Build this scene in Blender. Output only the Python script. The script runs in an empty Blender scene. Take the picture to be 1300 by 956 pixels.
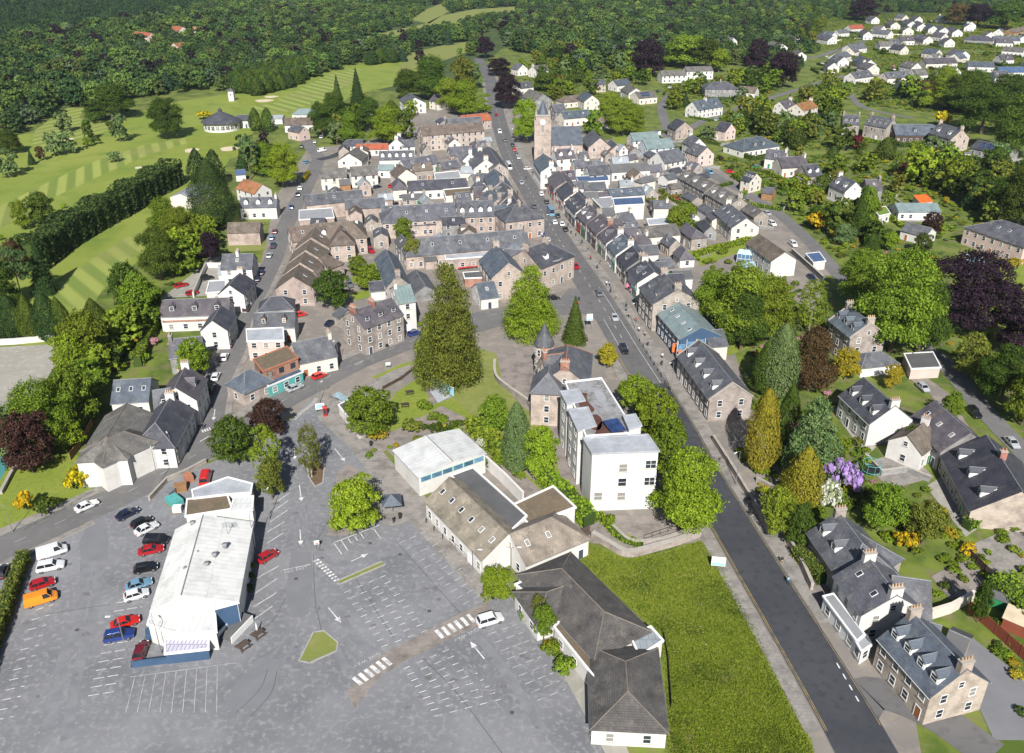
import bpy, math, random
import numpy as np
from mathutils import Vector, Matrix

# ------------------------------------------------------------------ camera, sky, sun, exposure
random.seed(11); rng = np.random.default_rng(5)
sc = bpy.context.scene
COL = sc.collection
FPX, CX, CY, CAMH = 1080.0, 650.0, 433.0, 100.0
PITCH = math.radians(25.8)
cam = bpy.data.objects.new('camera', bpy.data.cameras.new('camera')); COL.objects.link(cam)
cam.location = (0, 0, CAMH); cam.rotation_euler = (math.radians(90) - PITCH, 0, 0)
cam.data.sensor_fit = 'HORIZONTAL'; cam.data.sensor_width = 36
cam.data.lens = 36 * FPX / 1300; cam.data.shift_y = -45 / 1300
cam.data.clip_end = 12000; cam.data.clip_start = 1
sc.camera = cam

SUN_ELEV = math.radians(39); SLX = -0.02
sd = Vector((SLX, 1, 0)).normalized() * math.cos(SUN_ELEV); sd.z = -math.sin(SUN_ELEV)
w = bpy.data.worlds.new('World'); sc.world = w; w.use_nodes = True
nt = w.node_tree; nt.nodes.clear()
sky = nt.nodes.new('ShaderNodeTexSky'); sky.sky_type = 'NISHITA'; sky.sun_disc = False
sky.sun_elevation = SUN_ELEV; sky.sun_rotation = math.atan2(-sd.x, -sd.y)
bg = nt.nodes.new('ShaderNodeBackground'); bg.inputs[1].default_value = 0.05
wo = nt.nodes.new('ShaderNodeOutputWorld')
nt.links.new(sky.outputs[0], bg.inputs[0]); nt.links.new(bg.outputs[0], wo.inputs[0])
sl = bpy.data.lights.new('sun', 'SUN'); sl.energy = 5.0; sl.angle = math.radians(0.5); sl.color = (1, 0.965, 0.91)
so = bpy.data.objects.new('sun', sl); COL.objects.link(so); so.rotation_euler = sd.to_track_quat('-Z', 'Y').to_euler()
so.location = (0, 0, 300)
sc.view_settings.view_transform = 'Standard'; sc.view_settings.look = 'None'
sc.view_settings.exposure = 0.58; sc.view_settings.gamma = 1
sc.cycles.max_bounces = 5; sc.cycles.diffuse_bounces = 1; sc.cycles.glossy_bounces = 2
sc.cycles.transmission_bounces = 3; sc.cycles.transparent_max_bounces = 4; sc.cycles.volume_bounces = 0
sc.cycles.use_denoising = True

# ------------------------------------------------------------------ where things stand
cp, sp = math.cos(PITCH), math.sin(PITCH)
def G(u, v, z=0.0):                     # a spot noted on the map grid of the photograph -> metres on the ground (or at height z)
    x = (u - CX) / FPX; y = (CY - v) / FPX
    t = (z - CAMH) / (-sp + y * cp)
    return Vector((x * t, (cp + y * sp) * t, z))
def PX(p):
    d = p[1] * cp - (p[2] - CAMH) * sp; up = p[1] * sp + (p[2] - CAMH) * cp
    return CX + FPX * p[0] / d, CY - FPX * up / d
def ZTOP(Y, vt):                        # height at which a vertical at distance Y reaches row vt
    q = (CY - vt) / FPX
    return CAMH + Y * (q * cp - sp) / (cp + q * sp)
def SC(u, v):
    p = G(u, v); return FPX / (p.y * cp + CAMH * sp)

# ------------------------------------------------------------------ materials
MATS = {}
def nodes_of(name):
    m = bpy.data.materials.new(name); m.use_nodes = True
    t = m.node_tree; return m, t, t.nodes, t.links, t.nodes['Principled BSDF']
def mix(t, a, b, fac, mode='MIX'):
    n = t.nodes.new('ShaderNodeMix'); n.data_type = 'RGBA'; n.blend_type = mode
    for s, x in ((6, a), (7, b), (0, fac)):
        if hasattr(x, 'links') or hasattr(x, 'is_linked'): t.links.new(x, n.inputs[s])
        else: n.inputs[s].default_value = x if s == 0 else (*x, 1) if len(x) == 3 else x
    return n.outputs[2]
def noise(t, scale, detail=4, rough=.6, coord='Object', dist=0):
    tc = t.nodes.new('ShaderNodeTexCoord'); n = t.nodes.new('ShaderNodeTexNoise')
    n.inputs['Scale'].default_value = scale; n.inputs['Detail'].default_value = detail
    n.inputs['Roughness'].default_value = rough; n.inputs['Distortion'].default_value = dist
    t.links.new(tc.outputs[coord], n.inputs['Vector']); return n.outputs['Fac']
def ramp(t, f, a, b):
    r = t.nodes.new('ShaderNodeMapRange'); r.inputs[1].default_value = a; r.inputs[2].default_value = b
    t.links.new(f, r.inputs[0]); return r.outputs[0]
def vary(t, col, amt, hue=0.0):
    oi = t.nodes.new('ShaderNodeObjectInfo'); r = t.nodes.new('ShaderNodeMapRange')
    r.inputs[3].default_value = 1 - amt; r.inputs[4].default_value = 1 + amt
    t.links.new(oi.outputs['Random'], r.inputs[0])
    h = t.nodes.new('ShaderNodeHueSaturation'); t.links.new(r.outputs[0], h.inputs['Value'])
    if hue:
        r2 = t.nodes.new('ShaderNodeMapRange'); r2.inputs[3].default_value = .5 - hue; r2.inputs[4].default_value = .5 + hue
        ml = t.nodes.new('ShaderNodeMath'); ml.operation = 'MULTIPLY'; ml.inputs[1].default_value = 7.31
        fr = t.nodes.new('ShaderNodeMath'); fr.operation = 'FRACT'
        t.links.new(oi.outputs['Random'], ml.inputs[0]); t.links.new(ml.outputs[0], fr.inputs[0])
        t.links.new(fr.outputs[0], r2.inputs[0]); t.links.new(r2.outputs[0], h.inputs['Hue'])
    t.links.new(col, h.inputs['Color']); return h.outputs[0]
def M(name, c, c2=None, rough=.85, scale=.6, lo=.35, hi=.65, rnd=0, spec=.3, metal=0, c3=None, s3=8., bump=0.):
    if name in MATS: return MATS[name]
    m, t, N, L, b = nodes_of(name)
    c2 = c2 or tuple(x * .8 for x in c)
    col = mix(t, c, c2, ramp(t, noise(t, scale), lo, hi))
    if c3: col = mix(t, col, c3, ramp(t, noise(t, s3, 3), .5, .72))
    if rnd: col = vary(t, col, rnd)
    L.new(col, b.inputs['Base Color']); b.inputs['Roughness'].default_value = rough
    b.inputs['Specular IOR Level'].default_value = spec; b.inputs['Metallic'].default_value = metal
    if bump:
        bp = N.new('ShaderNodeBump'); bp.inputs['Strength'].default_value = bump; bp.inputs['Distance'].default_value = .1
        L.new(noise(t, s3 * 2, 5), bp.inputs['Height']); L.new(bp.outputs[0], b.inputs['Normal'])
    MATS[name] = m; return m
def MB_(name, c, c2, mortar, bw, bh, ms, rough=.8, rnd=.1, stain=None, spec=.3, off=.5, dirt=.5, bump=.4):
    # laid courses (slates, stones, sheets) in metres along the surface
    m, t, N, L, b = nodes_of(name)
    uv = N.new('ShaderNodeTexCoord'); br = N.new('ShaderNodeTexBrick'); br.offset = off
    br.inputs['Scale'].default_value = 1; br.inputs['Brick Width'].default_value = bw; br.inputs['Row Height'].default_value = bh
    br.inputs['Mortar Size'].default_value = ms; br.inputs['Mortar Smooth'].default_value = .3; br.inputs['Bias'].default_value = 0
    br.inputs['Color1'].default_value = (*c, 1); br.inputs['Color2'].default_value = (*c2, 1); br.inputs['Mortar'].default_value = (*mortar, 1)
    L.new(uv.outputs['UV'], br.inputs['Vector']); col = br.outputs['Color']
    col = mix(t, col, mix(t, col, (.45, .45, .45), 1.0, 'MULTIPLY'), ramp(t, noise(t, .35, 5), .45, .62 + dirt * .3))
    if stain: col = mix(t, col, stain, ramp(t, noise(t, .5, 6, .7), .52, .7))
    if rnd: col = vary(t, col, rnd, .015)
    L.new(col, b.inputs['Base Color']); b.inputs['Roughness'].default_value = rough; b.inputs['Specular IOR Level'].default_value = spec
    bp = N.new('ShaderNodeBump'); bp.inputs['Strength'].default_value = bump; bp.inputs['Distance'].default_value = .03
    L.new(br.outputs['Fac'], bp.inputs['Height']); bp.invert = True; L.new(bp.outputs[0], b.inputs['Normal'])
    MATS[name] = m; return m
def ML(name, c, c2, trans=.35, rnd=.2, hue=.015, c3=None):     # leaves: colour differs clump by clump and tree by tree
    if name.startswith('leaf'): c, c2, c3 = [tuple(min(.6, x * k_) for x, k_ in zip(q, (1.52, 1.56, 1.2))) if q else q for q in (c, c2, c3)]
    m, t, N, L, b = nodes_of(name)
    g = N.new('ShaderNodeNewGeometry'); col = mix(t, c, c2, g.outputs['Random Per Island'])
    if c3:
        lt = N.new('ShaderNodeMath'); lt.operation = 'GREATER_THAN'; lt.inputs[1].default_value = .62
        mul = N.new('ShaderNodeMath'); mul.operation = 'MULTIPLY'; mul.inputs[1].default_value = 5.77
        fr = N.new('ShaderNodeMath'); fr.operation = 'FRACT'
        L.new(g.outputs['Random Per Island'], mul.inputs[0]); L.new(mul.outputs[0], fr.inputs[0]); L.new(fr.outputs[0], lt.inputs[0])
        col = mix(t, col, c3, lt.outputs[0])
    col = vary(t, col, rnd, hue)
    L.new(col, b.inputs['Base Color']); b.inputs['Roughness'].default_value = .65; b.inputs['Specular IOR Level'].default_value = .12
    tr = N.new('ShaderNodeBsdfTranslucent'); L.new(col, tr.inputs['Color'])
    ms = N.new('ShaderNodeMixShader'); ms.inputs[0].default_value = trans
    L.new(b.outputs[0], ms.inputs[1]); L.new(tr.outputs[0], ms.inputs[2]); L.new(ms.outputs[0], N['Material Output'].inputs[0])
    MATS[name] = m; return m

# ground
M('garden', (.070, .110, .016), (.145, .185, .030), scale=.11, lo=.42, hi=.58, c3=(.17, .145, .075), s3=.30, bump=.8)
M('woodfloor', (.045, .075, .020), (.07, .10, .03), scale=.03, c3=(.03, .045, .015), s3=.1)
M('rough_grass', (.160, .215, .030), (.225, .260, .050), scale=.02, lo=.3, hi=.7, c3=(.125, .185, .028), s3=.07)
M('lawn', (.165, .215, .026), (.215, .245, .040), scale=.15, c3=(.115, .175, .026), s3=1.0)
M('dry_lawn', (.20, .22, .06), (.155, .19, .04), scale=.12, c3=(.25, .23, .10), s3=.5)
M('meadow', (.14, .18, .018), (.20, .22, .030), scale=.08, c3=(.10, .15, .015), s3=.5)
M('sand', (.62, .53, .38), (.5, .42, .3), scale=.5)
M('asphalt_old', (.218, .221, .234), (.152, .155, .166), rough=.95, scale=.07, lo=.36, hi=.64, c3=(.265, .267, .278), s3=1.1, spec=.12, bump=.25)
M('tyre_mark', (.172, .175, .188), (.218, .221, .235), rough=.95, scale=.5, lo=.35, hi=.65, spec=.12)
M('oil_stain', (.12, .118, .12), (.19, .188, .192), rough=.8, scale=1.2, spec=.2)
M('seam', (.085, .085, .09), rough=.8, scale=1)
M('asphalt_patch', (.192, .195, .208), (.172, .175, .188), rough=.95, scale=.3, spec=.15)
M('road', (.115, .113, .115), (.15, .146, .146), rough=.92, scale=.05, lo=.3, hi=.7, c3=(.098, .097, .10), s3=.5, spec=.15)
M('road_worn', (.165, .161, .160), (.125, .123, .124), rough=.92, scale=.05, lo=.3, hi=.7, c3=(.185, .178, .172), s3=.4, spec=.15)
M('road_new', (.046, .049, .058), (.064, .067, .076), rough=.9, scale=.08, c3=(.040, .043, .050), s3=.7, spec=.2)
M('yard', (.25, .225, .20), (.17, .158, .145), scale=.07, lo=.3, hi=.7, c3=(.29, .25, .21), s3=.3, spec=.15)
M('gravel', (.33, .315, .28), (.26, .25, .22), scale=.06, c3=(.38, .36, .32), s3=.6, spec=.1)
MB_('pavement', (.30, .275, .25), (.25, .235, .22), (.17, .16, .15), .9, .6, .02, rnd=0, spec=.15, bump=.2)
MB_('pavers', (.285, .248, .228), (.25, .22, .20), (.18, .165, .15), .8, .4, .02, rnd=0, spec=.15, bump=.2)
M('kerb', (.36, .35, .33), rough=.9, scale=1.5)
M('paint', (.70, .70, .69), (.34, .34, .35), scale=1.1, lo=.42, hi=.66, rough=.7)
M('paint_faint', (.46, .46, .47), (.24, .24, .25), scale=.8, lo=.4, hi=.7, rough=.8)
M('paint_yellow', (.42, .30, .08), (.18, .15, .09), scale=.7, lo=.40, hi=.65, rough=.8)
M('court', (.05, .20, .20), (.06, .24, .23), scale=.2)
M('soil', (.16, .10, .06), (.11, .075, .045), scale=.6)
# walls
M('harl', (.62, .605, .575), (.50, .485, .455), scale=.45, lo=.42, hi=.75, rnd=.08, c3=(.61, .60, .58), s3=3)
M('cream', (.64, .59, .52), (.56, .515, .45), scale=.35, rnd=.08, c3=(.60, .555, .485), s3=3)
M('pinkwash', (.58, .45, .40), (.52, .40, .36), scale=.4, rnd=.06)
M('blueharl', (.55, .60, .66), (.49, .54, .60), scale=.4)
MB_('granite', (.36, .31, .27), (.27, .235, .21), (.40, .37, .34), .65, .32, .03, rough=.9, rnd=.12, spec=.15)
MB_('pinkstone', (.45, .365, .31), (.37, .30, .26), (.47, .42, .38), .65, .32, .03, rough=.9, rnd=.1, spec=.15)
MB_('brick', (.36, .14, .09), (.30, .12, .08), (.36, .30, .26), .45, .15, .02, rough=.9, rnd=.08, spec=.15)
MB_('greystone', (.27, .265, .26), (.20, .20, .20), (.33, .32, .31), .65, .32, .03, rough=.9, rnd=.1, spec=.15)
M('bluepaint_shade', (.055, .10, .18), (.045, .085, .15), scale=.5, rough=.5)  # real blue paint, and the shade painted on the hall lean-to walls
M('timber', (.30, .17, .085), (.22, .12, .06), scale=.7, rnd=.15)
M('redtimber', (.24, .065, .035), (.19, .05, .03), scale=.7)
M('darktimber', (.09, .065, .05), (.06, .045, .035), scale=.7, rnd=.2)
# roofs
MB_('slate', (.122, .126, .145), (.090, .094, .112), (.050, .052, .062), .42, .26, .02, rnd=.16, stain=(.165, .163, .155), spec=.4, rough=.6)
MB_('slate_dark', (.070, .073, .092), (.054, .056, .073), (.035, .035, .042), .42, .26, .02, rnd=.16, stain=(.098, .095, .098), spec=.4, rough=.6)
MB_('slate_purple', (.115, .103, .118), (.09, .082, .098), (.05, .046, .055), .42, .26, .02, rnd=.14, stain=(.14, .12, .115), spec=.4, rough=.6)
MB_('slate_blue', (.10, .125, .155), (.08, .10, .125), (.05, .06, .075), .42, .26, .02, rnd=.14, stain=(.13, .145, .15), spec=.4, rough=.6)
MB_('tile_brown', (.165, .132, .108), (.135, .11, .092), (.08, .065, .055), .38, .32, .03, rnd=.14, stain=(.20, .17, .14), rough=.85)
MB_('tile_grey', (.155, .148, .14), (.125, .12, .115), (.075, .072, .07), .38, .34, .03, rnd=.12, stain=(.20, .185, .16), rough=.85)
MB_('tile_dark', (.108, .102, .098), (.085, .081, .078), (.05, .048, .047), .38, .34, .03, rnd=.05, stain=(.14, .125, .11), rough=.85)
MB_('tile_tan', (.29, .25, .20), (.25, .215, .175), (.17, .15, .125), .38, .34, .03, rnd=.04, stain=(.36, .31, .25), rough=.85)
MB_('tile_red', (.42, .13, .06), (.36, .11, .05), (.20, .07, .04), .38, .32, .03, rnd=.1, stain=(.30, .15, .08), rough=.85)
MB_('tile_orange', (.36, .17, .07), (.30, .14, .06), (.16, .085, .045), .38, .32, .03, rnd=.1, stain=(.22, .19, .06), rough=.85)
MB_('sheet_white', (.62, .63, .63), (.58, .59, .59), (.46, .47, .48), 1.0, 40, .05, rnd=.03, stain=(.52, .51, .47), spec=.4, rough=.55, dirt=1.2, bump=.5)
MB_('sheet_lilac', (.55, .52, .62), (.50, .47, .57), (.30, .28, .36), .6, 40, .09, rnd=.03, spec=.4, rough=.55, dirt=1.2, bump=.5)
MB_('sheet_cream', (.70, .705, .69), (.66, .665, .65), (.54, .545, .53), 1.0, 40, .05, rnd=.03, stain=(.62, .615, .58), spec=.4, rough=.55, dirt=1.2, bump=.5)
MB_('sheet_grey', (.30, .33, .36), (.27, .30, .33), (.20, .22, .24), 1.0, 40, .05, rnd=.1, stain=(.36, .37, .37), spec=.4, rough=.5, dirt=1, bump=.5)
MB_('sheet_blue', (.075, .13, .23), (.068, .115, .205), (.05, .085, .15), 1.0, 40, .05, rnd=.1, spec=.4, rough=.5, dirt=1, bump=.5)
MB_('sheet_teal', (.19, .25, .255), (.17, .225, .23), (.12, .16, .165), 1.0, 40, .05, rnd=.1, stain=(.23, .28, .27), spec=.4, rough=.5, dirt=1, bump=.5)
MB_('sheet_red', (.40, .09, .05), (.36, .08, .045), (.25, .06, .04), 1.0, 40, .05, rnd=.05, spec=.4, rough=.5, dirt=1, bump=.5)
M('sheet_orange', (.78, .17, .03), (.70, .15, .03), scale=.3, rough=.5)
M('felt', (.085, .087, .093), (.13, .13, .13), scale=.2, lo=.35, hi=.75, c3=(.10, .10, .10), s3=1.2, rnd=.15)
M('felt_pale', (.30, .31, .33), (.24, .245, .255), scale=.2, lo=.35, hi=.75, rnd=.1)
M('felt_brown', (.17, .125, .085), (.12, .10, .075), scale=.35, lo=.35, hi=.7, c3=(.19, .17, .10), s3=1.5, rnd=.1)
M('membrane', (.42, .445, .49), (.27, .285, .31), scale=.3, lo=.38, hi=.68, rough=.5, c3=(.34, .35, .36), s3=1.4)
M('flat_gravel', (.27, .275, .29), (.15, .14, .135), scale=.35, lo=.4, hi=.62, c3=(.33, .335, .35), s3=1.2)
M('wetgravel', (.075, .03, .025), (.11, .055, .04), scale=.4)
M('greenroof', (.12, .22, .03), (.16, .24, .04), scale=.8)
M('skewstone', (.40, .37, .33), (.32, .30, .27), scale=.8, rnd=.1)
M('lead', (.22, .23, .25), (.16, .165, .18), rough=.6, scale=.8)
M('ridge_tile', (.20, .17, .145), (.14, .12, .10), rough=.9, scale=.8)
M('redridge', (.40, .17, .10), scale=1)
M('chimney_pot', (.52, .36, .24), (.42, .28, .19), scale=1.5, rnd=.2)
M('chimney_red', (.48, .21, .12), (.40, .17, .10), scale=1.5)
# trim
M('white', (.78, .78, .77), (.70, .70, .69), scale=.8, rough=.5)
M('white_metal', (.70, .71, .72), rough=.4, scale=1)
M('grey_metal', (.26, .27, .28), rough=.45, scale=1, metal=.3)
M('black_metal', (.025, .025, .028), rough=.5, scale=1)
M('brown_door', (.33, .12, .04), (.27, .10, .035), scale=1, rough=.6)
M('door_dark', (.05, .06, .09), rough=.5, scale=1, rnd=.4)
M('red_paint', (.50, .03, .025), rough=.4, scale=1)
M('orange_paint', (.78, .20, .05), (.70, .16, .04), rough=.6, scale=1)
M('pink_cloth', (.75, .25, .35), rough=.9, scale=1)
M('green_paint', (.03, .22, .09), rough=.5, scale=1)
M('teal_paint', (.10, .38, .36), rough=.5, scale=1)
M('skyblue', (.30, .55, .66), (.26, .50, .62), rough=.6, scale=.6)
M('purple_cloth', (.17, .14, .30), rough=.9, scale=1)
M('yellow_paint', (.75, .5, .03), rough=.5, scale=1)
M('bark', (.14, .11, .085), (.09, .07, .055), scale=2, rnd=.2)
M('pale_bark', (.42, .40, .36), (.28, .26, .23), scale=2)
M('tyre', (.018, .018, .018), rough=.9, scale=3)
M('rim', (.45, .46, .48), rough=.35, scale=3, metal=.8)
M('headlamp', (.75, .77, .80), rough=.15, scale=1, spec=.6)
M('taillamp', (.45, .02, .02), rough=.25, scale=1)
M('skin', (.52, .33, .25), rough=.6, scale=3)
M('hair', (.05, .035, .025), rough=.7, scale=3)
def glass(name, c, rough=.06):
    m, t, N, L, b = nodes_of(name); b.inputs['Base Color'].default_value = (*c, 1)
    b.inputs['Roughness'].default_value = rough; b.inputs['Specular IOR Level'].default_value = .6
    oi = N.new('ShaderNodeObjectInfo'); gt = N.new('ShaderNodeMath'); gt.operation = 'GREATER_THAN'; gt.inputs[1].default_value = .74 if name == 'glass' else 2; L.new(oi.outputs['Random'], gt.inputs[0]); L.new(mix(t, vary(t, mix(t, c, tuple(x * 1.6 for x in c), ramp(t, noise(t, .7), .4, .6)), .5), (.24, .23, .21), gt.outputs[0]), b.inputs['Base Color']); MATS[name] = m
glass('glass', (.028, .034, .045)); glass('carglass', (.012, .014, .018)); glass('blueglass', (.07, .13, .20)); glass('paleglass', (.22, .30, .33), .12)
glass('solar', (.015, .028, .075), .12)
def paint(name, c):
    m, t, N, L, b = nodes_of(name); b.inputs['Base Color'].default_value = (*c, 1); b.inputs['Roughness'].default_value = .32
    b.inputs['Coat Weight'].default_value = .7; b.inputs['Coat Roughness'].default_value = .06; b.inputs['Metallic'].default_value = .1; MATS[name] = m
for n_, c_ in dict(car_white=(.72, .73, .74), car_black=(.012, .013, .016), car_red=(.38, .012, .016), car_blue=(.02, .045, .20), car_navy=(.012, .018, .05),
                   car_silver=(.42, .44, .47), car_grey=(.13, .14, .155), car_orange=(.80, .26, .015), car_maroon=(.14, .012, .02), car_sky=(.16, .30, .42), car_brightred=(.58, .02, .012)).items(): paint(n_, c_)
# leaves
ML('leaf_mid', (.105, .152, .016), (.165, .205, .026), c3=(.070, .108, .013))
ML('leaf_dark', (.045, .074, .012), (.078, .110, .018), c3=(.030, .050, .010))
ML('leaf_lime', (.135, .190, .016), (.195, .245, .026), c3=(.088, .135, .012), hue=.01)
ML('leaf_olive', (.105, .120, .022), (.165, .175, .035), c3=(.070, .082, .018))
ML('leaf_grey', (.095, .145, .065), (.150, .195, .095), c3=(.07, .11, .05))
ML('leaf_copper', (.040, .018, .020), (.065, .030, .028), c3=(.024, .012, .015), rnd=.15)
ML('leaf_purple', (.024, .013, .026), (.038, .021, .038), c3=(.014, .009, .017), rnd=.15)
ML('leaf_brown', (.070, .045, .025), (.105, .065, .032), c3=(.045, .030, .018), rnd=.15)
ML('leaf_gold', (.27, .21, .022), (.34, .25, .028), c3=(.17, .145, .018), rnd=.12)
ML('leaf_olivegold', (.19, .165, .022), (.25, .205, .028), c3=(.12, .11, .018), rnd=.12)
ML('leaf_spruce', (.030, .056, .019), (.052, .082, .026), c3=(.019, .038, .014))
ML('leaf_cypress', (.048, .078, .014), (.080, .110, .020), c3=(.030, .054, .011))
ML('leaf_pine', (.055, .090, .038), (.085, .125, .055), c3=(.036, .062, .028))
ML('flower_yellow', (.72, .50, .015), (.60, .40, .015), c3=(.30, .30, .02), rnd=.08)
ML('flower_white', (.70, .71, .66), (.60, .62, .52), c3=(.30, .36, .18), rnd=.05)
ML('flower_lilac', (.38, .26, .62), (.46, .33, .66), c3=(.22, .20, .28), rnd=.05)
ML('flower_pink', (.62, .28, .36), (.70, .36, .42), c3=(.30, .26, .16), rnd=.1)
ML('flower_red', (.17, .030, .028), (.22, .045, .035), c3=(.08, .022, .018), rnd=.1)
for n_, c_, d_, e_ in (('wood_mid', (.050, .080, .020), (.078, .110, .028), (.034, .056, .016)), ('wood_dark', (.026, .048, .016), (.042, .068, .021), (.018, .034, .012)), ('wood_olive', (.062, .076, .022), (.088, .098, .030), (.042, .052, .016)), ('wood_light', (.078, .110, .024), (.105, .140, .032), (.052, .080, .018)), ('wood_grey', (.056, .080, .042), (.080, .105, .058), (.040, .058, .030)), ('wood_spruce', (.016, .034, .017), (.027, .048, .022), (.011, .023, .012))): ML(n_, *[tuple(x * k_ for x, k_ in zip(q, (1.95, 2.15, 2.0))) for q in (c_, d_)], .3, .28, .012, tuple(x * 1.9 for x in e_))  # wood leaves tinted bluer than garden leaves: distance haze put into the colour
ML('grass_blade', (.170, .240, .016), (.255, .300, .034), c3=(.115, .175, .012), rnd=0, hue=0)
_m = MATS['grass_blade']; _t = _m.node_tree; _b = _t.nodes['Principled BSDF']; _src = _b.inputs['Base Color'].links[0].from_socket
_c = mix(_t, mix(_t, _src, (.055, .095, .010), ramp(_t, noise(_t, .10, 4), .48, .66)), (.30, .27, .10), ramp(_t, noise(_t, .23, 5), .60, .78)); _t.links.new(_c, _b.inputs['Base Color']); _t.links.new(_c, [n for n in _t.nodes if n.type == 'BSDF_TRANSLUCENT'][0].inputs['Color'])

# ------------------------------------------------------------------ mesh building
class MB:
    def __init__(s): s.v = []; s.f = []; s.m = []; s.mats = []
    def mi(s, mat):
        if mat not in s.mats: s.mats.append(mat)
        return s.mats.index(mat)
    def face(s, pts, mat):
        i = len(s.v); s.v += [tuple(p) for p in pts]; s.f.append(tuple(range(i, i + len(pts)))); s.m.append(s.mi(mat))
    def hexa(s, b, t, mat, cap=True):          # bottom ring b, top ring t
        n = len(b); i = len(s.v); s.v += [tuple(p) for p in b] + [tuple(p) for p in t]; k = s.mi(mat)
        for j in range(n):
            s.f.append((i + j, i + (j + 1) % n, i + n + (j + 1) % n, i + n + j)); s.m.append(k)
        if cap:
            s.f.append(tuple(i + n + j for j in range(n))); s.m.append(k)
            s.f.append(tuple(i + n - 1 - j for j in range(n))); s.m.append(k)
    def box(s, x0, x1, y0, y1, z0, z1, mat):
        s.hexa([(x0, y0, z0), (x1, y0, z0), (x1, y1, z0), (x0, y1, z0)], [(x0, y0, z1), (x1, y0, z1), (x1, y1, z1), (x0, y1, z1)], mat)
    def cyl(s, x, y, z0, z1, r0, r1, mat, n=8):
        c = [(math.cos(6.28318 * k / n), math.sin(6.28318 * k / n)) for k in range(n)]
        s.hexa([(x + r0 * a, y + r0 * b, z0) for a, b in c], [(x + r1 * a, y + r1 * b, z1) for a, b in c], mat)
    def tube(s, p, q, r0, r1, mat, n=6):
        p, q = Vector(p), Vector(q); d = (q - p).normalized(); a = d.orthogonal().normalized(); b = d.cross(a)
        R = [(math.cos(6.28318 * k / n), math.sin(6.28318 * k / n)) for k in range(n)]
        s.hexa([p + (a * x + b * y) * r0 for x, y in R], [q + (a * x + b * y) * r1 for x, y in R], mat)
    def slab(s, pts, th, mat):                 # a plate: pts is the top outline, th its thickness straight down
        s.hexa([(p[0], p[1], p[2] - th) for p in pts], pts, mat)
    def mesh(s, name):
        me = bpy.data.meshes.new(name); me.from_pydata(s.v, [], s.f)
        for x in s.mats: me.materials.append(MATS[x])
        me.polygons.foreach_set('material_index', s.m)
        uv = me.uv_layers.new(name='UVMap'); co = [0.0] * (2 * len(me.loops)); V = me.vertices
        for p in me.polygons:
            n = p.normal
            if abs(n.z) > .999: t = Vector((1, 0, 0)); b = Vector((0, 1, 0))
            else: t = Vector((-n.y, n.x, 0)).normalized(); b = n.cross(t)
            for li in p.loop_indices:
                c = V[me.loops[li].vertex_index].co; co[2 * li] = c.dot(t); co[2 * li + 1] = c.dot(b)
        uv.data.foreach_set('uv', co); return me
    def build(s, name, parent=None): return link(name, s.mesh(name), parent)
def link(name, me, parent=None, loc=None, rz=0, scale=None):
    o = bpy.data.objects.new(name, me); COL.objects.link(o)
    if parent: o.parent = parent
    if loc is not None: o.location = loc
    if rz: o.rotation_euler = (0, 0, rz)
    if scale: o.scale = scale
    return o
THINGS = []
def tag(o, label, cat, group=None, kind=None):
    o['label'] = label
    if cat: o['category'] = cat
    if group: o['group'] = group
    if kind: o['kind'] = kind
    THINGS.append(o); return o
def thing(name, label, cat, loc, rz=0, group=None): return tag(link(name, None, None, loc, rz), label, cat, group)
CACHE = {}
def cached(key, fn):
    if key not in CACHE: CACHE[key] = fn()
    return CACHE[key]

# ------------------------------------------------------------------ ground sheets, roads
def sheet(name, pts, z, mat, label=None, parent=None):
    b = MB(); b.face([(p[0], p[1], z) for p in pts], mat); o = b.build(name, parent)
    if o.data.polygons[0].normal.z < 0: o.data.flip_normals()
    if not parent: o['kind'] = 'structure'; o['label'] = label or name.replace('_', ' ')
    return o
def psheet(name, px, z, mat, label=None, parent=None): return sheet(name, [G(u, v) for u, v in px], z, mat, label, parent)
def smooth(pts, n=6):
    out = []
    for i in range(len(pts) - 1):
        p0, p1, p2, p3 = pts[max(i - 1, 0)], pts[i], pts[i + 1], pts[min(i + 2, len(pts) - 1)]
        for k in range(n):
            t = k / n
            out.append(.5 * ((2 * p1) + (p2 - p0) * t + (2 * p0 - 5 * p1 + 4 * p2 - p3) * t * t + (3 * p1 - p0 - 3 * p2 + p3) * t ** 3))
    return out + [pts[-1]]
def offs(pts, d):
    out = []
    for i, p in enumerate(pts):
        t = (pts[min(i + 1, len(pts) - 1)] - pts[max(i - 1, 0)]); t.z = 0; t.normalize()
        out.append(p + Vector((-t.y, t.x, 0)) * d)
    return out
def ribbon(name, px, w, z, mat, label=None, off=0., h=0., parent=None, kerb=None, sm=True):
    c = [G(u, v) for u, v in px]
    if sm: c = smooth(c)
    A, B = offs(c, off + w / 2), offs(c, off - w / 2); b = MB()
    for i in range(len(c) - 1):
        q = [B[i], B[i + 1], A[i + 1], A[i]]; q = [(p.x, p.y, z + h) for p in q]
        b.face(q, mat)
        if h:
            for (p, r) in ((q[1], q[0]), (q[3], q[2])): b.face([p, r, (r[0], r[1], 0), (p[0], p[1], 0)], kerb or mat)
    o = b.build(name, parent)
    if not parent: o['kind'] = 'structure'; o['label'] = label or name.replace('_', ' ')
    return o
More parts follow.
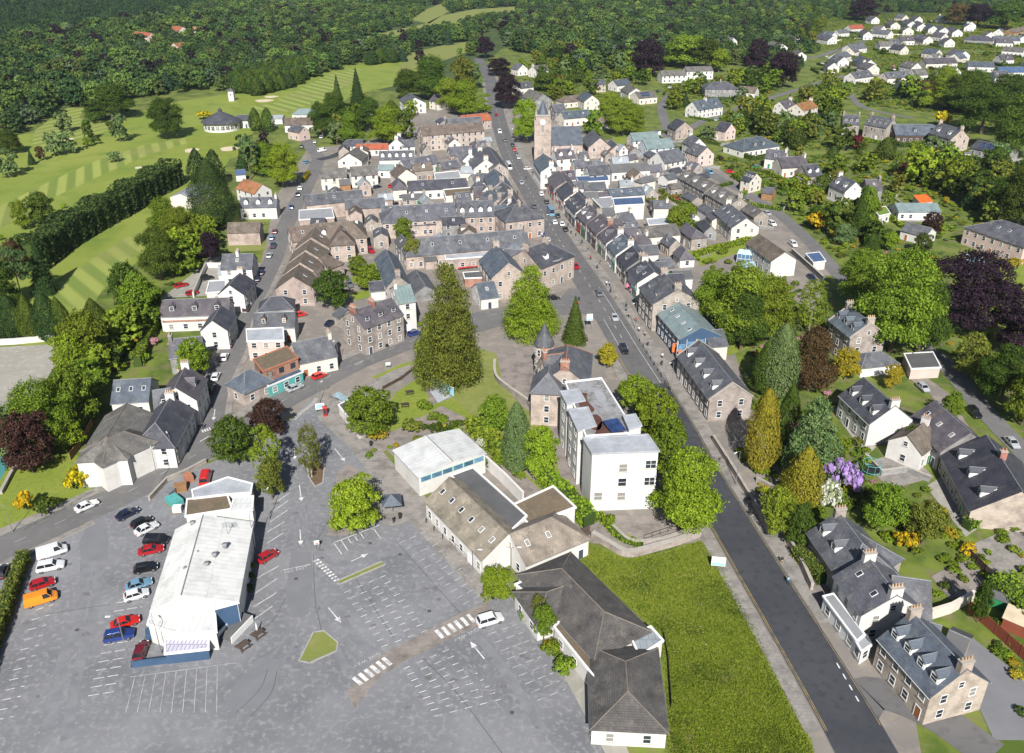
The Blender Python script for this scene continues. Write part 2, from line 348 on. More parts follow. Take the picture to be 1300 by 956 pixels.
def dashes(b, px, L, gap, w, z, mat, off=0., sm=True):
    c = [G(u, v) for u, v in px]
    if sm: c = smooth(c)
    if off: c = offs(c, off)
    d = 0.; 
    for i in range(len(c) - 1):
        p, q = c[i], c[i + 1]; seg = (q - p).length; t = (q - p) / seg; n = Vector((-t.y, t.x, 0)) * w / 2; s = 0.
        while s < seg:
            ph = d % (L + gap)
            if ph < L - 1e-5:
                e = min(seg, s + L - ph); a, e2 = p + t * s, p + t * e
                b.face([(x.x, x.y, z) for x in (a - n, e2 - n, e2 + n, a + n)], mat); d += e - s; s = e
            else: st = min(seg - s, max(1e-4, L + gap - ph)); s += st; d += st
            if seg - s < 1e-6: break
def line(b, p, q, w, z, mat):
    p, q = G(*p), G(*q); t = (q - p).normalized(); n = Vector((-t.y, t.x, 0)) * w / 2
    b.face([(x.x, x.y, z) for x in (p - n, q - n, q + n, p + n)], mat)
# ------------------------------------------------------------------ building parts
def window_mesh(w, h, sill, mull=True, fm='white'):
    def f():
        b = MB(); t = .09; d = .07
        b.box(-w/2 - t, w/2 + t, .005, d, -t, 0, fm); b.box(-w/2 - t, w/2 + t, .005, d, h, h + t, fm)
        b.box(-w/2 - t, -w/2, .005, d, 0, h, fm); b.box(w/2, w/2 + t, .005, d, 0, h, fm)
        if mull:
            b.box(-w/2, w/2, .005, d - .01, h * .5 - .03, h * .5 + .03, fm)
            if w > 1.6: b.box(-.04, .04, .005, d - .012, 0, h, fm)
        if sill: b.box(-w/2 - .18, w/2 + .18, .004, .14, -t - .1, -t - .002, 'skewstone')
        return b.mesh('window')
    return cached(('win', w, h, sill, mull, fm), f)
def pane_mesh(w, h, gm='glass'):
    def f():
        b = MB(); b.box(-w/2, w/2, .008, .035, 0, h, gm); return b.mesh('pane')
    return cached(('pane', w, h, gm), f)
def put(o, root, M0, loc, rz=0):
    o.parent = root; o.matrix_local = M0 @ Matrix.Translation(loc) @ Matrix.Rotation(rz, 4, 'Z'); return o
def window(root, M0, loc, rz, w=1.0, h=1.45, near=True, fm='white', gm='glass', mull=True):
    o = put(link('window', window_mesh(w, h, near, mull, fm)), root, M0, loc, rz)
    p = link('pane', pane_mesh(w, h, gm), o); return o
def door(root, M0, loc, rz, mat='door_dark', w=1.0, h=2.1, name='door'):
    def f():
        b = MB(); b.box(-w/2, w/2, .005, .05, 0, h, mat); b.box(-w/2 - .1, -w/2, .005, .09, 0, h + .1, 'white')
        b.box(w/2, w/2 + .1, .005, .09, 0, h + .1, 'white'); b.box(-w/2, w/2, .005, .09, h, h + .1, 'white')
        if w > 1.8:
            for k in range(1, 4): b.box(-w/2 + .05, w/2 - .05, .05, .07, h * k / 4 - .03, h * k / 4 + .03, mat)
        return b.mesh(name)
    return put(link(name, cached(('door', mat, w, h, name), f)), root, M0, loc, rz)
def chimney_mesh(mat, w, l, h, pots, pm):
    def f():
        b = MB(); b.box(-w/2, w/2, -l/2, l/2, -1.1, h, mat); b.box(-w/2 - .08, w/2 + .08, -l/2 - .08, l/2 + .08, h, h + .16, 'skewstone')
        for k in range(pots):
            y = (k + .5) / pots * l - l/2; b.cyl(0, y, h + .16, h + .75, .15, .12, pm, 7)
        return b.mesh('chimney')
    return cached(('chim', mat, w, l, h, pots, pm), f)
def skylight_mesh():
    def f():
        b = MB(); b.box(-.42, .42, -.6, .6, -.05, .09, 'white_metal'); b.box(-.33, .33, -.5, .5, .09, .105, 'glass'); return b.mesh('skylight')
    return cached('skyl', f)
def dormer_mesh(k, w, h, kind, cheek, roof, ah=.65):
    def f():
        b = MB(); g = w/2; o = .14
        if kind == 'g':
            b.face([(-g, 0, -.1), (g, 0, -.1), (g, 0, h), (0, 0, h + ah), (-g, 0, h)][::-1], cheek)
        else: b.face([(-g, 0, -.1), (g, 0, -.1), (g, 0, h), (-g, 0, h)][::-1], cheek)
        for s in (-1, 1):
            q = [(s * g, 0, -.1), (s * g, 0, h), (s * g, -h / k, h)]; b.face(q if s < 0 else q[::-1], cheek)
            if kind == 'g':
                e = h - o * ah / g; q = [(s * (g + o), o, e), (0, o, h + ah), (0, -(h + ah) / k, h + ah), (s * (g + o), -e / k, e)]
                q = [(x, y, z + .06) for x, y, z in q]; b.slab(q if s < 0 else q[::-1], .09, roof)
        if kind == 'g': b.tube((0, o, h + ah + .07), (0, -(h + ah) / k, h + ah + .07), .07, .07, 'lead', 5)
        else: b.slab([(-g - o, o, h), (-g - o, -(h - .15) / k, h + .22), (g + o, -(h - .15) / k, h + .22), (g + o, o, h)][::-1], .1, roof)
        return b.mesh('dormer')
    return cached(('dorm', round(k, 2), w, h, kind, cheek, roof, ah), f)

def faces_camera(M0w, x, y, nx, ny):
    p = M0w @ Vector((x, y, 0)); n = M0w.to_3x3() @ Vector((nx, ny, 0))
    return n.dot(Vector((-p.x, -p.y, 0)).normalized()) > -.12
NH = 0
def body(root, M0, L, W, e, r, wall, roof, opts, near, f=None, base=0., ry=0.):
    global NH; NH += 1
    rr = random.Random(NH * 7919)
    ops = opts.split(); hA, hB = 'hA' in ops or 'hAB' in ops, 'hB' in ops or 'hAB' in ops
    num = lambda k: next((int(x[1:]) for x in ops if x[0] == k and x[1:].isdigit()), 0)
    Mw = root.matrix_basis @ M0
    if f is None: f = 1 if faces_camera(Mw, 0, W/2, 0, 1) and (Mw.to_3x3() @ Vector((0, 1, 0))).dot(-Mw.translation) > 0 else -1
    hw = W/2; k = (r - e) / hw
    x0 = -L/2 - (hw * .92 if hA else -.15); x1 = L/2 + (hw * .92 if hB else -.15)
    b = MB()
    pts = [(x0, -hw), (x1, -hw), (x1, hw), (x0, hw)]
    b.face([(x0, -hw, base), (x1, -hw, base), (x1, -hw, e), (x0, -hw, e)], wall); b.face([(x1, hw, base), (x0, hw, base), (x0, hw, e), (x1, hw, e)], wall)
    def end(x, s, hip):
        q = [(x, -hw, base), (x, hw, base), (x, hw, e)] + ([] if hip else [(x, ry, r)]) + [(x, -hw, e)]
        b.face(q if s > 0 else q[::-1], wall)
    end(x0, -1, hA); end(x1, 1, hB); 
    put(b.build('wall'), root, M0, (0, 0, 0))
    # roof plates
    o = .32; og = .18; up = .08; zE = e - k * o + up; zR = r + up; rb = MB(); th = .13; zL = e - (r - e) / (hw + ry) * o + up; zQ = e - (r - e) / (hw - ry) * o + up
    gx0 = x0 - (o if hA else og); gx1 = x1 + (o if hB else og); rx0 = -L/2 if hA else gx0; rx1 = L/2 if hB else gx1
    rb.slab([(gx0, -hw - o, zL), (gx1, -hw - o, zL), (rx1, ry, zR), (rx0, ry, zR)], th, roof)
    rb.slab([(gx1, hw + o, zQ), (gx0, hw + o, zQ), (rx0, ry, zR), (rx1, ry, zR)], th, roof)
    if hA: rb.slab([(gx0, hw + o, zE), (gx0, -hw - o, zE), (rx0, 0, zR)], th, roof)
    if hB: rb.slab([(gx1, -hw - o, zE), (gx1, hw + o, zE), (rx1, 0, zR)], th, roof)
    rm = 'redridge' if 'rr' in ops else 'ridge_tile' if roof.startswith('tile') else 'lead'
    rb.tube((rx0, ry, zR), (rx1, ry, zR), .11, .11, rm, 6)
    for hp, gx, rx in ((hA, gx0, rx0), (hB, gx1, rx1)):
        if hp:
            for s in (-1, 1): rb.tube((rx, 0, zR), (gx, s * (hw + o), zE), .09, .09, rm, 5)
    if near:   # gutters
        for s in (-1, 1): rb.tube((gx0, s * (hw + o + .02), zE - .12), (gx1, s * (hw + o + .02), zE - .12), .06, .06, 'white_metal' if 'wg' in ops else 'grey_metal', 5)
    ro = put(rb.build('roof'), root, M0, (0, 0, 0))
    if 'k' in ops:
        for hp, gx, s in ((hA, x0, -1), (hB, x1, 1)):
            if hp: continue
            cb = MB()
            for t in (-1, 1):
                q = [(gx - .2, t * (hw + o), zE + .12), (gx + .2, t * (hw + o), zE + .12), (gx + .2, 0, zR + .12), (gx - .2, 0, zR + .12)]
                cb.slab(q if t < 0 else q[::-1], .3, 'skewstone')
            put(cb.build('coping'), root, M0, (0, 0, 0))
    cm = 'brick' if 'cb' in ops else 'harl' if 'cw' in ops else wall
    pm = 'chimney_red' if 'cb' in ops else 'chimney_pot'
    for x, s, t in ((-L/2 + .5, 'cA', hA), (L/2 - .5, 'cB', hB), (0, 'cM', 0), (-L/2 + .5, 'cAB', hA), (L/2 - .5, 'cAB', hB)):
        if s in ops: link('chimney', chimney_mesh(cm, .85, min(2.0, W * .22), 1.15, 4 if near else 2, pm), ro, (x, 0, r))
    roofz = lambda y: e + k * (hw - abs(y)) + up
    nd = num('d')
    kind = 'g' if 'dg' in ops or 'df' not in ops else 'f'
    if nd:
        dw = 1.5 if W > 6.5 else 1.2; yf = hw * .74; mid = [(x0 + (x1 - x0) * (i + .5) / nd) for i in range(nd)]
        if hA or hB: mid = [-L/2 + L * (i + .5) / nd for i in range(nd)]
        for x in mid:
            dm = 'timber' if 'dt' in ops else 'white' if 'dw' in ops else 'slate' if roof.startswith('slate') else 'white'
            d = put(link('dormer', dormer_mesh(k, dw, 1.35, kind, dm, roof)), root, M0, (x, f * yf, roofz(yf)), 0 if f > 0 else math.pi)
            wn = link('window', window_mesh(dw - .5, 1.05, False), d, (0, .01, .2)); link('pane', pane_mesh(dw - .5, 1.05), d, (0, .012, .2)) if near else None
    ns = num('s')
    for i in range(ns):
        x = -L/2 + L * (i + .5) / ns; y = hw * .45
        s_ = link('skylight', skylight_mesh(), ro, (x, f * y, roofz(y) + .02)); s_.rotation_euler = (-f * math.atan(k), 0, 0)
    if 'pv' in ops:
        n = max(2, int(L * .5 / 1.1))
        for i in range(n):
            for j in range(2):
                y = hw * (.66 - .36 * j); s_ = link('solar_panel', cached('pvm', lambda: pv_mesh()), ro, (-L * .25 + i * 1.1, f * y, roofz(y) + .08)); s_.rotation_euler = (-f * math.atan(k), 0, 0)
    if 'nw' in ops: return ro
    fl = max(1, int((e - base + .5) / 2.7)); fh = (e - base) / fl
    # long sides
    ww = 1.0 if near else 1.1
    for s in (-1, 1):
        if not faces_camera(Mw, 0, s * hw, 0, s): continue
        n = max(1, int((x1 - x0) / (2.7 if near else 3.2))); dr = rr.randrange(n)
        for i in range(n):
            x = x0 + (x1 - x0) * (i + .5) / n
            for j in range(fl):
                z = base + j * fh
                if 'sh' in ops and j == 0: continue
                if j == 0 and i == dr and 'nd' not in ops: door(root, M0, (x, s * hw, z), 0 if s > 0 else math.pi, rr.choice(['door_dark', 'white', 'brown_door', 'green_paint']))
                else: window(root, M0, (x, s * hw, z + .85), 0 if s > 0 else math.pi, ww, min(1.45, fh - 1.25), near)
        if 'sh' in ops and s == f: shopfront(root, M0, x0, x1, s * hw, s, rr)
    for hp, x, s in ((hA, x0, -1), (hB, x1, 1)):
        if not faces_camera(Mw, x, 0, s, 0) or 'ng' in ops: continue
        n = 1 if W < 8 else 2
        for i in range(n):
            y = -hw + W * (i + .5) / n
            for j in range(fl): window(root, M0, (x, y, base + j * fh + .85), -s * math.pi/2, ww, min(1.45, fh - 1.25), near)
        if not hp and r - e > 2.2 and 'na' not in ops: window(root, M0, (x, 0, e + .3), -s * math.pi/2, .8, 1.0, near)
    return ro
def pv_mesh():
    b = MB(); b.box(-.5, .5, -.8, .8, -.02, .03, 'grey_metal'); b.box(-.47, .47, -.77, .77, .03, .04, 'solar'); return b.mesh('solar_panel')
def shopfront(root, M0, x0, x1, y, s, rr):
    n = max(1, int((x1 - x0) / 4.5)); d = (x1 - x0) / n
    for i in range(n):
        b = MB(); fm = rr.choice(['bluepaint_shade', 'white', 'green_paint', 'teal_paint', 'darktimber', 'grey_metal', 'white', 'red_paint']); w2 = d/2 - .2
        b.box(-w2, w2, .01, .16, 2.55, 3.1, fm); b.box(-w2, w2, .01, .10, 0, .5, fm); b.box(-w2 - .12, -w2, .01, .14, 0, 3.1, 'skewstone'); b.box(w2, w2 + .12, .01, .14, 0, 3.1, 'skewstone')
        b.box(-w2, w2, .008, .04, .5, 2.55, 'glass'); b.box(-.06, .06, .04, .08, .5, 2.55, fm)
        put(b.build('shop_front'), root, M0, (x0 + d * (i + .5), y, 0), 0 if s > 0 else math.pi)
HOUSES = {}
def house(label, a, b, W, e, r, wall='harl', roof='slate', opts='', name='house', cat='house', group=None, key=None, ry=0.):
    A, B = G(*a, r), G(*b, r); mid = (A + B) / 2; L = (B - A).length; rz = math.atan2(B.y - A.y, B.x - A.x)
    mid = mid - Vector((-math.sin(rz), math.cos(rz), 0)) * ry
    root = thing(name, label, cat, (mid.x, mid.y, 0), rz, group)
    near = (a[1] + b[1]) / 2 > 330
    body(root, Matrix(), L, W, e, r, wall, roof, opts, near, ry=ry)
    if 'rw' in opts.split():
        f_ = 1 if root.matrix_basis.to_3x3().col[1].dot(-root.matrix_basis.translation) > 0 else -1
        rq = random.Random(NH); e2 = e * rq.uniform(.6, .8); l2 = rq.uniform(5, 8); x = rq.uniform(-.25, .25) * L
        body(root, Matrix.Translation((x, -f_ * (W/2 + l2/2 - .3), 0)) @ Matrix.Rotation(math.pi/2, 4, 'Z'), l2, min(5.5, L * .6), e2, e2 + rq.uniform(1.4, 2.4), rq.choice(['harl', 'cream', wall]), rq.choice(['slate', 'slate_dark', 'felt', roof]), '', near)
    if key: HOUSES[key] = root
    return root
def rel(root, P, rz): return root.matrix_basis.inverted() @ Matrix.Translation(P) @ Matrix.Rotation(rz, 4, 'Z')
def wing(root, a, b, W, e, r, wall='harl', roof='slate', opts='', base=0.):
    A, B = G(*a, r), G(*b, r); mid = (A + B) / 2; mid.z = 0; rz = math.atan2(B.y - A.y, B.x - A.x)
    return body(root, rel(root, mid, rz), (B - A).length, W, e, r, wall, roof, opts, (a[1] + b[1]) / 2 > 330, base=base)
def flat(label, px, h, wall='harl', roof='felt', par=.25, trim='white', opts='', name='building', cat='building', root=None, base=0., floors=None, group=None, z0=0., fm='white'):
    P = [G(u, v, h) for u, v in px]
    ar = sum(P[i].x * P[(i + 1) % len(P)].y - P[(i + 1) % len(P)].x * P[i].y for i in range(len(P)))
    if ar < 0: P = P[::-1]
    c = sum(P, Vector()) / len(P); c.z = 0
    if root is None: root = thing(name, label, cat, c, 0, group); M0 = Matrix()
    else: M0 = rel(root, c, 0)
    near = px[0][1] > 330; Q = [p - c for p in P]; n = len(Q); b = MB()
    for i in range(n):
        p, q = Q[i], Q[(i + 1) % n]; b.face([(p.x, p.y, z0), (q.x, q.y, z0), (q.x, q.y, h - .12), (p.x, p.y, h - .12)], wall)
    put(b.build('wall'), root, M0, (0, 0, 0))
    rb = MB(); cen = Vector()
    def grow(d): # offset outline
        out = []
        for i in range(n):
            p0, p, p1 = Q[i - 1], Q[i], Q[(i + 1) % n]; d0 = (p - p0); d1 = (p1 - p); d0.z = d1.z = 0; d0.normalize(); d1.normalize()
            n0, n1 = Vector((d0.y, -d0.x, 0)), Vector((d1.y, -d1.x, 0)); m = (n0 + n1); m /= max(.4, m.length_squared / 2); out.append(p + m * d)
        return out
    O = grow(.22); I = grow(-.1)
    rb.slab([(p.x, p.y, h - .02) for p in I], .1, roof)
    for i in range(n):
        j = (i + 1) % n; rb.hexa([(O[i].x, O[i].y, h - .25), (O[j].x, O[j].y, h - .25), (I[j].x, I[j].y, h - .25), (I[i].x, I[i].y, h - .25)], [(O[i].x, O[i].y, h + par), (O[j].x, O[j].y, h + par), (I[j].x, I[j].y, h + par), (I[i].x, I[i].y, h + par)], trim)
    ro = put(rb.build('roof'), root, M0, (0, 0, 0))
    ops = opts.split()
    if 'nw' not in ops:
        Mw = root.matrix_basis @ M0; fl = floors or max(1, int((h + .3 - z0) / 2.8)); fh = (h - z0) / fl
        for i in range(n):
            p, q = Q[i], Q[(i + 1) % n]; d = q - p; L = d.length; nn = Vector((d.y, -d.x, 0)) / max(L, .01); m = (p + q) / 2
            if L < 2 or not faces_camera(Mw, m.x, m.y, nn.x, nn.y): continue
            rz = math.atan2(nn.y, nn.x) - math.pi/2; k = max(1, int(L / 3.0))
            for a in range(k):
                pt = p + d * ((a + .5) / k)
                for j in range(fl): window(root, M0, (pt.x, pt.y, z0 + j * fh + .85), rz, 1.15, min(1.35, fh - 1.2), near, fm)
    return root, ro, M0

# ------------------------------------------------------------------ trees
def leafmesh(name, P, N, S, mat, asp=.75, spread=.7):
    n = len(P); N = N + rng.normal(0, spread, (n, 3)); N /= np.linalg.norm(N, axis=1)[:, None] + 1e-9
    t = np.cross(N, rng.normal(0, 1, (n, 3))); t /= np.linalg.norm(t, axis=1)[:, None] + 1e-9; b = np.cross(N, t)
    S = np.broadcast_to(np.asarray(S, float), (n,))[:, None] * rng.uniform(.45, 1.5, (n, 1))
    V = np.stack([P - t * S, P - b * S * asp + N * S * .25, P + t * S, P + b * S * asp + N * S * .25], 1).reshape(-1, 3)
    me = bpy.data.meshes.new(name); me.vertices.add(4 * n); me.vertices.foreach_set('co', V.astype(np.float32).ravel())
    me.loops.add(4 * n); me.loops.foreach_set('vertex_index', np.arange(4 * n, dtype=np.int32))
    me.polygons.add(n); me.polygons.foreach_set('loop_start', np.arange(0, 4 * n, 4, dtype=np.int32))
    me.materials.append(MATS[mat]); me.update(calc_edges=True); me.validate(); return me
def dirs(n):
    d = rng.normal(0, 1, (n, 3)); return d / np.linalg.norm(d, axis=1)[:, None]
def lobed(C, Rr, n, flat=.85, fill=.14):
    C = np.array(C); Rr = np.array(Rr); P = []; N = []; got = 0; full = n; per = 14; n = n // per + 1
    while got < n:
        k = rng.choice(len(C), 4000, p=Rr ** 2 / (Rr ** 2).sum()); d = dirs(4000); d[:, 2] = np.where(d[:, 2] < -.2, -d[:, 2] * .7, d[:, 2])
        rad = Rr[k] * np.where(rng.random(4000) < .14, rng.uniform(1.05, 1.3, 4000), rng.uniform(.78, 1.05, 4000)); p = C[k] + d * rad[:, None] * np.array([1, 1, flat])
        q = (p[:, None, :] - C[None]) / np.array([1, 1, flat]); ins = (np.linalg.norm(q, axis=2) < Rr[None] * .8).any(1)
        keep = ~ins | (rng.random(4000) < fill); p = p[keep]; d = d[keep]; P.append(p); N.append(d); got += len(p)
    P = np.repeat(np.concatenate(P)[:n], per, 0)[:full]; N = np.repeat(np.concatenate(N)[:n], per, 0)[:full]; sg = .115 * Rr.mean() ** .6 * Rr.max() ** .4
    o_ = rng.normal(0, 1, P.shape) * sg * np.array([1.25, 1.25, .8]); return P + o_, N + o_ / sg * .35
R0, H0 = 5.0, 11.0
def broad(n, leaf, base=.16, lobes=17, tall=1.0, top=.0, mat='leaf_mid'):
    C, Rr = [], []; zc = H0 * (1 + base) / 2; c = H0 * (1 - base) / 2
    for i in range(lobes):
        d = dirs(1)[0]; d[2] = d[2] * 1.0 + top; rad = rng.uniform(.5, .72)
        lr = rng.choice([rng.uniform(.8, 1.3), rng.uniform(1.4, 2.2)]); rad = rad if lr > 1.35 else rng.uniform(.7, .95); p = np.array([d[0] * R0 * rad, d[1] * R0 * rad, zc + d[2] * c * rad]); C.append(p); Rr.append(lr)
    for i in range(4): C.append(np.array([rng.uniform(-1, 1), rng.uniform(-1, 1), zc + (i - 1.2) * c * .32])); Rr.append(2.5)
    for i in range(9):
        a = rng.uniform(0, 6.283); rad = R0 * rng.uniform(.5, .8); C.append(np.array([rad * math.cos(a), rad * math.sin(a), H0 * (base + rng.uniform(.10, .24))])); Rr.append(rng.uniform(1.0, 1.6))
    P, N = lobed(C, Rr, n); P[:, 2] = np.clip(P[:, 2], H0 * base * .6, None)
    ex = np.abs(P[:, :2]).max(); P[:, :2] *= R0 / np.percentile(np.linalg.norm(P[:, :2], axis=1), 98); P[:, 2] *= H0 / np.percentile(P[:, 2], 99.5)
    return leafmesh('crown', P, N, leaf, mat), C
def trunkmesh(C=None, r=.32, top=.62, mat='bark', k=6):
    b = MB(); b.tube((0, 0, -.2), (0, 0, H0 * top * .5), r, r * .75, mat, 7); b.tube((0, 0, H0 * top * .5), (rng.uniform(-.3, .3), rng.uniform(-.3, .3), H0 * top), r * .75, r * .3, mat, 6)
    if C is not None:
        for i in rng.choice(len(C), min(k, len(C)), replace=False):
            p = C[i]; b.tube((0, 0, H0 * top * rng.uniform(.35, .7)), (p[0] * .8, p[1] * .8, p[2]), r * .38, r * .12, mat, 5)
    return b.mesh('trunk')
def spruce(n, leaf, mat='leaf_spruce'):
    t = 1 - np.sqrt(rng.random(n)); a = rng.uniform(0, 6.283, n); lay = 14
    ph = (t * lay) % 1; rad = R0 * (1 - t) ** .92 * (.62 + .38 * (1 - ph)) * rng.uniform(.35, 1.0, n) ** .35 * (1 + .12 * np.sin(a * 5 + np.floor(t * lay) * 1.7))
    z = H0 * (.04 + .96 * t) - .08 * rad
    P = np.stack([rad * np.cos(a), rad * np.sin(a), z], 1); N = np.stack([np.cos(a), np.sin(a), np.full(n, .55)], 1); return leafmesh('crown', P, N, leaf, mat, .6, .45)
def cypress(n, leaf, mat='leaf_cypress', pw=.55):
    t = rng.random(n); a = rng.uniform(0, 6.283, n); prof = np.sin(np.pi * np.clip(t, .0, 1) ** .62) ** pw
    rad = R0 * np.clip(prof, .05, 1) * rng.uniform(.78, 1.02, n) * (1 + .10 * np.sin(a * 3 + t * 9) + .07 * np.sin(a * 7 - t * 14)); z = H0 * (.02 + .97 * t)
    P = np.stack([rad * np.cos(a), rad * np.sin(a), z], 1); N = np.stack([np.cos(a), np.sin(a), np.full(n, .45)], 1); return leafmesh('crown', P, N, leaf, mat, .6, .5)
def tiered(n, leaf, mat, lev=12, pw=.78, base=.04):      # big irregular conifer: tiers of drooping boughs
    C, Rr = [], []; rs = np.random.default_rng(77)
    for i in range(lev):
        t = i / (lev - 1); z = H0 * (base + .03 + (.93 - base) * t); R = R0 * (1 - t * .86) ** pw * (.82 + .18 * min(1, t * 5))
        m = max(3, int(8 * (1 - t * .7))); a0 = rs.uniform(0, 6.283)
        for j in range(m):
            a = a0 + 6.283 * j / m + rs.uniform(-.3, .3); rad = R * rs.uniform(.5, .72); C.append(np.array([rad * math.cos(a), rad * math.sin(a), z + rs.uniform(-.5, .4)])); Rr.append(R * rs.uniform(.26, .36) + .25)
        C.append(np.array([0, 0, z])); Rr.append(R * .55 + .15)
    P, N = lobed(C, Rr, n, .75, .2); P[:, :2] *= R0 / np.percentile(np.linalg.norm(P[:, :2], axis=1), 98); P[:, 2] *= H0 / P[:, 2].max(); return leafmesh('crown', P, N, leaf, mat, .65, .6), C
def pine(n, leaf, mat='leaf_pine'):
    C, Rr = [], []
    for i in range(15):
        a = rng.uniform(0, 6.283); t = rng.uniform(.42, .95); rad = R0 * rng.uniform(.15, .75) * (1.2 - t * .7); C.append(np.array([rad * math.cos(a), rad * math.sin(a), H0 * t])); Rr.append(rng.uniform(1.0, 1.9))
    P, N = lobed(C, Rr, n, .5, .1); P[:, :2] *= R0 / np.percentile(np.linalg.norm(P[:, :2], axis=1), 98); P[:, 2] *= H0 / P[:, 2].max(); return leafmesh('crown', P, N, leaf, mat, .6, .6), C
PROTO = {}
def build_protos():
    for lod, n, lf in (('x', 27000, .118), ('n', 11500, .19), ('f', 1900, .46)):
        L = []
        for i in range(4 if lod == 'f' else 3):
            me, C = broad(n, lf, base=(.10, .06, .13, .10)[i], lobes=(22, 17, 26, 20)[i]); L.append((me, trunkmesh(C)))
        PROTO['broad', lod] = L
        L = []
        for i in range(2): me, C = broad(n // 2, lf * .85, base=.12, lobes=26, mat='leaf_olive'); L.append((me, trunkmesh(C, mat='pale_bark')))
        PROTO['birch', lod] = L
        PROTO['spruce', lod] = [(spruce(n, lf * .95), trunkmesh(None, .25, .8))]
        PROTO['cypress', lod] = [(cypress(n, lf * .9), trunkmesh(None, .2, .5)), (cypress(n, lf * .9, pw=.8), trunkmesh(None, .2, .5))]
        L = []
        for i in range(2): me, C = tiered(int(n * 1.3), lf * .85, 'leaf_olive'); L.append((me, trunkmesh(C, .3, .9)))
        PROTO['tiered', lod] = L
        L = []
        for i in range(2): me, C = pine(n // 2, lf); L.append((me, trunkmesh(C, .25, .9)))
        PROTO['pine', lod] = L
    L = []
    for i in range(3):
        C = [np.array([*(dirs(1)[0][:2] * rng.uniform(.2, .55)), rng.uniform(.35, .62)]) for _ in range(7)] + [np.array([0, 0, .45])]
        P, N = lobed(C, [rng.uniform(.28, .42) for _ in C], 1000, .9, .1); P[:, 2] = np.clip(P[:, 2], .02, None); P[:, :2] /= np.percentile(np.linalg.norm(P[:, :2], axis=1), 97); P[:, 2] /= P[:, 2].max()
        L.append(leafmesh('shrub', P, N, .085, 'leaf_mid'))
    PROTO['shrub'] = L
build_protos()
SPEC = dict(   # species -> prototype, leaves, words
    broad=('broad', 'leaf_mid', 'mid-green broadleaf tree'), dark=('broad', 'leaf_dark', 'dark green broadleaf tree'), lime=('broad', 'leaf_lime', 'bright lime-green broadleaf tree'),
    olive=('broad', 'leaf_olive', 'olive-green broadleaf tree'), grey=('broad', 'leaf_grey', 'grey-green broadleaf tree'), copper=('broad', 'leaf_copper', 'dark copper-leaved tree'),
    purple=('broad', 'leaf_purple', 'blackish purple-leaved beech'), brown=('broad', 'leaf_brown', 'brown-leaved beech'), birch=('birch', 'leaf_olive', 'airy olive-green birch'),
    gbirch=('birch', 'leaf_mid', 'feathery green birch'), spruce=('spruce', 'leaf_spruce', 'dark pointed spruce'), lspruce=('spruce', 'leaf_cypress', 'neat green cone-shaped fir'),
    cypress=('cypress', 'leaf_cypress', 'dense green cypress'), dcypress=('cypress', 'leaf_spruce', 'dark green cypress'), gold=('cypress', 'leaf_olivegold', 'golden-olive cypress'),
    lcypress=('cypress', 'leaf_grey', 'pale green cypress'), sequoia=('tiered', 'leaf_olive', 'towering olive-green conifer'), cedar=('tiered', 'leaf_lime', 'tall fresh-green layered conifer'),
    gpine=('tiered', 'leaf_grey', 'broad grey-green layered pine'), pine=('pine', 'leaf_pine', 'open-crowned Scots pine'), ygold=('broad', 'leaf_gold', 'golden-yellow tree'), red=('broad', 'flower_red', 'small wine-red tree'))
NT = 0
def tree(sp_, u, vt, vb, w, where, words=None, hmax=None):
    global NT; NT += 1
    kind, lm, wd = SPEC[sp_]; B = G(u, vb); s = FPX / (B.y * cp + CAMH * sp); R = w / 2 / s; h = max(1.5, ZTOP(B.y, vt))
    if hmax: h = min(h, hmax)
    L = PROTO[kind, 'x' if R > 6.2 and vb > 120 else 'n' if vb > 270 or R > 6.2 else 'f']; cm, tm = L[NT % len(L)]
    rr = random.Random(NT * 31); root = thing('tree', (words or wd) + ' ' + where, 'tree', B, rr.uniform(0, 6.28), 'trees'); root.scale = (R / R0, R / R0, h / H0)
    c = link('crown', cm, root); c.material_slots[0].link = 'OBJECT'; c.material_slots[0].material = MATS[lm]; link('trunk', tm, root); return root
def shrub(u, v, w, mat, label, hr=.75, cat='shrub', name='shrub', group=None, h=None):
    global NT; NT += 1
    B = G(u, v); s = FPX / (B.y * cp + CAMH * sp); R = w / 2 / s; o = link(name, PROTO['shrub'][NT % 3], None, (B.x, B.y, 0), random.Random(NT).uniform(0, 6.28), (R, R, h or R * 2 * hr))
    o.material_slots[0].link = 'OBJECT'; o.material_slots[0].material = MATS[mat]; return tag(o, label, cat, group or 'garden shrubs')
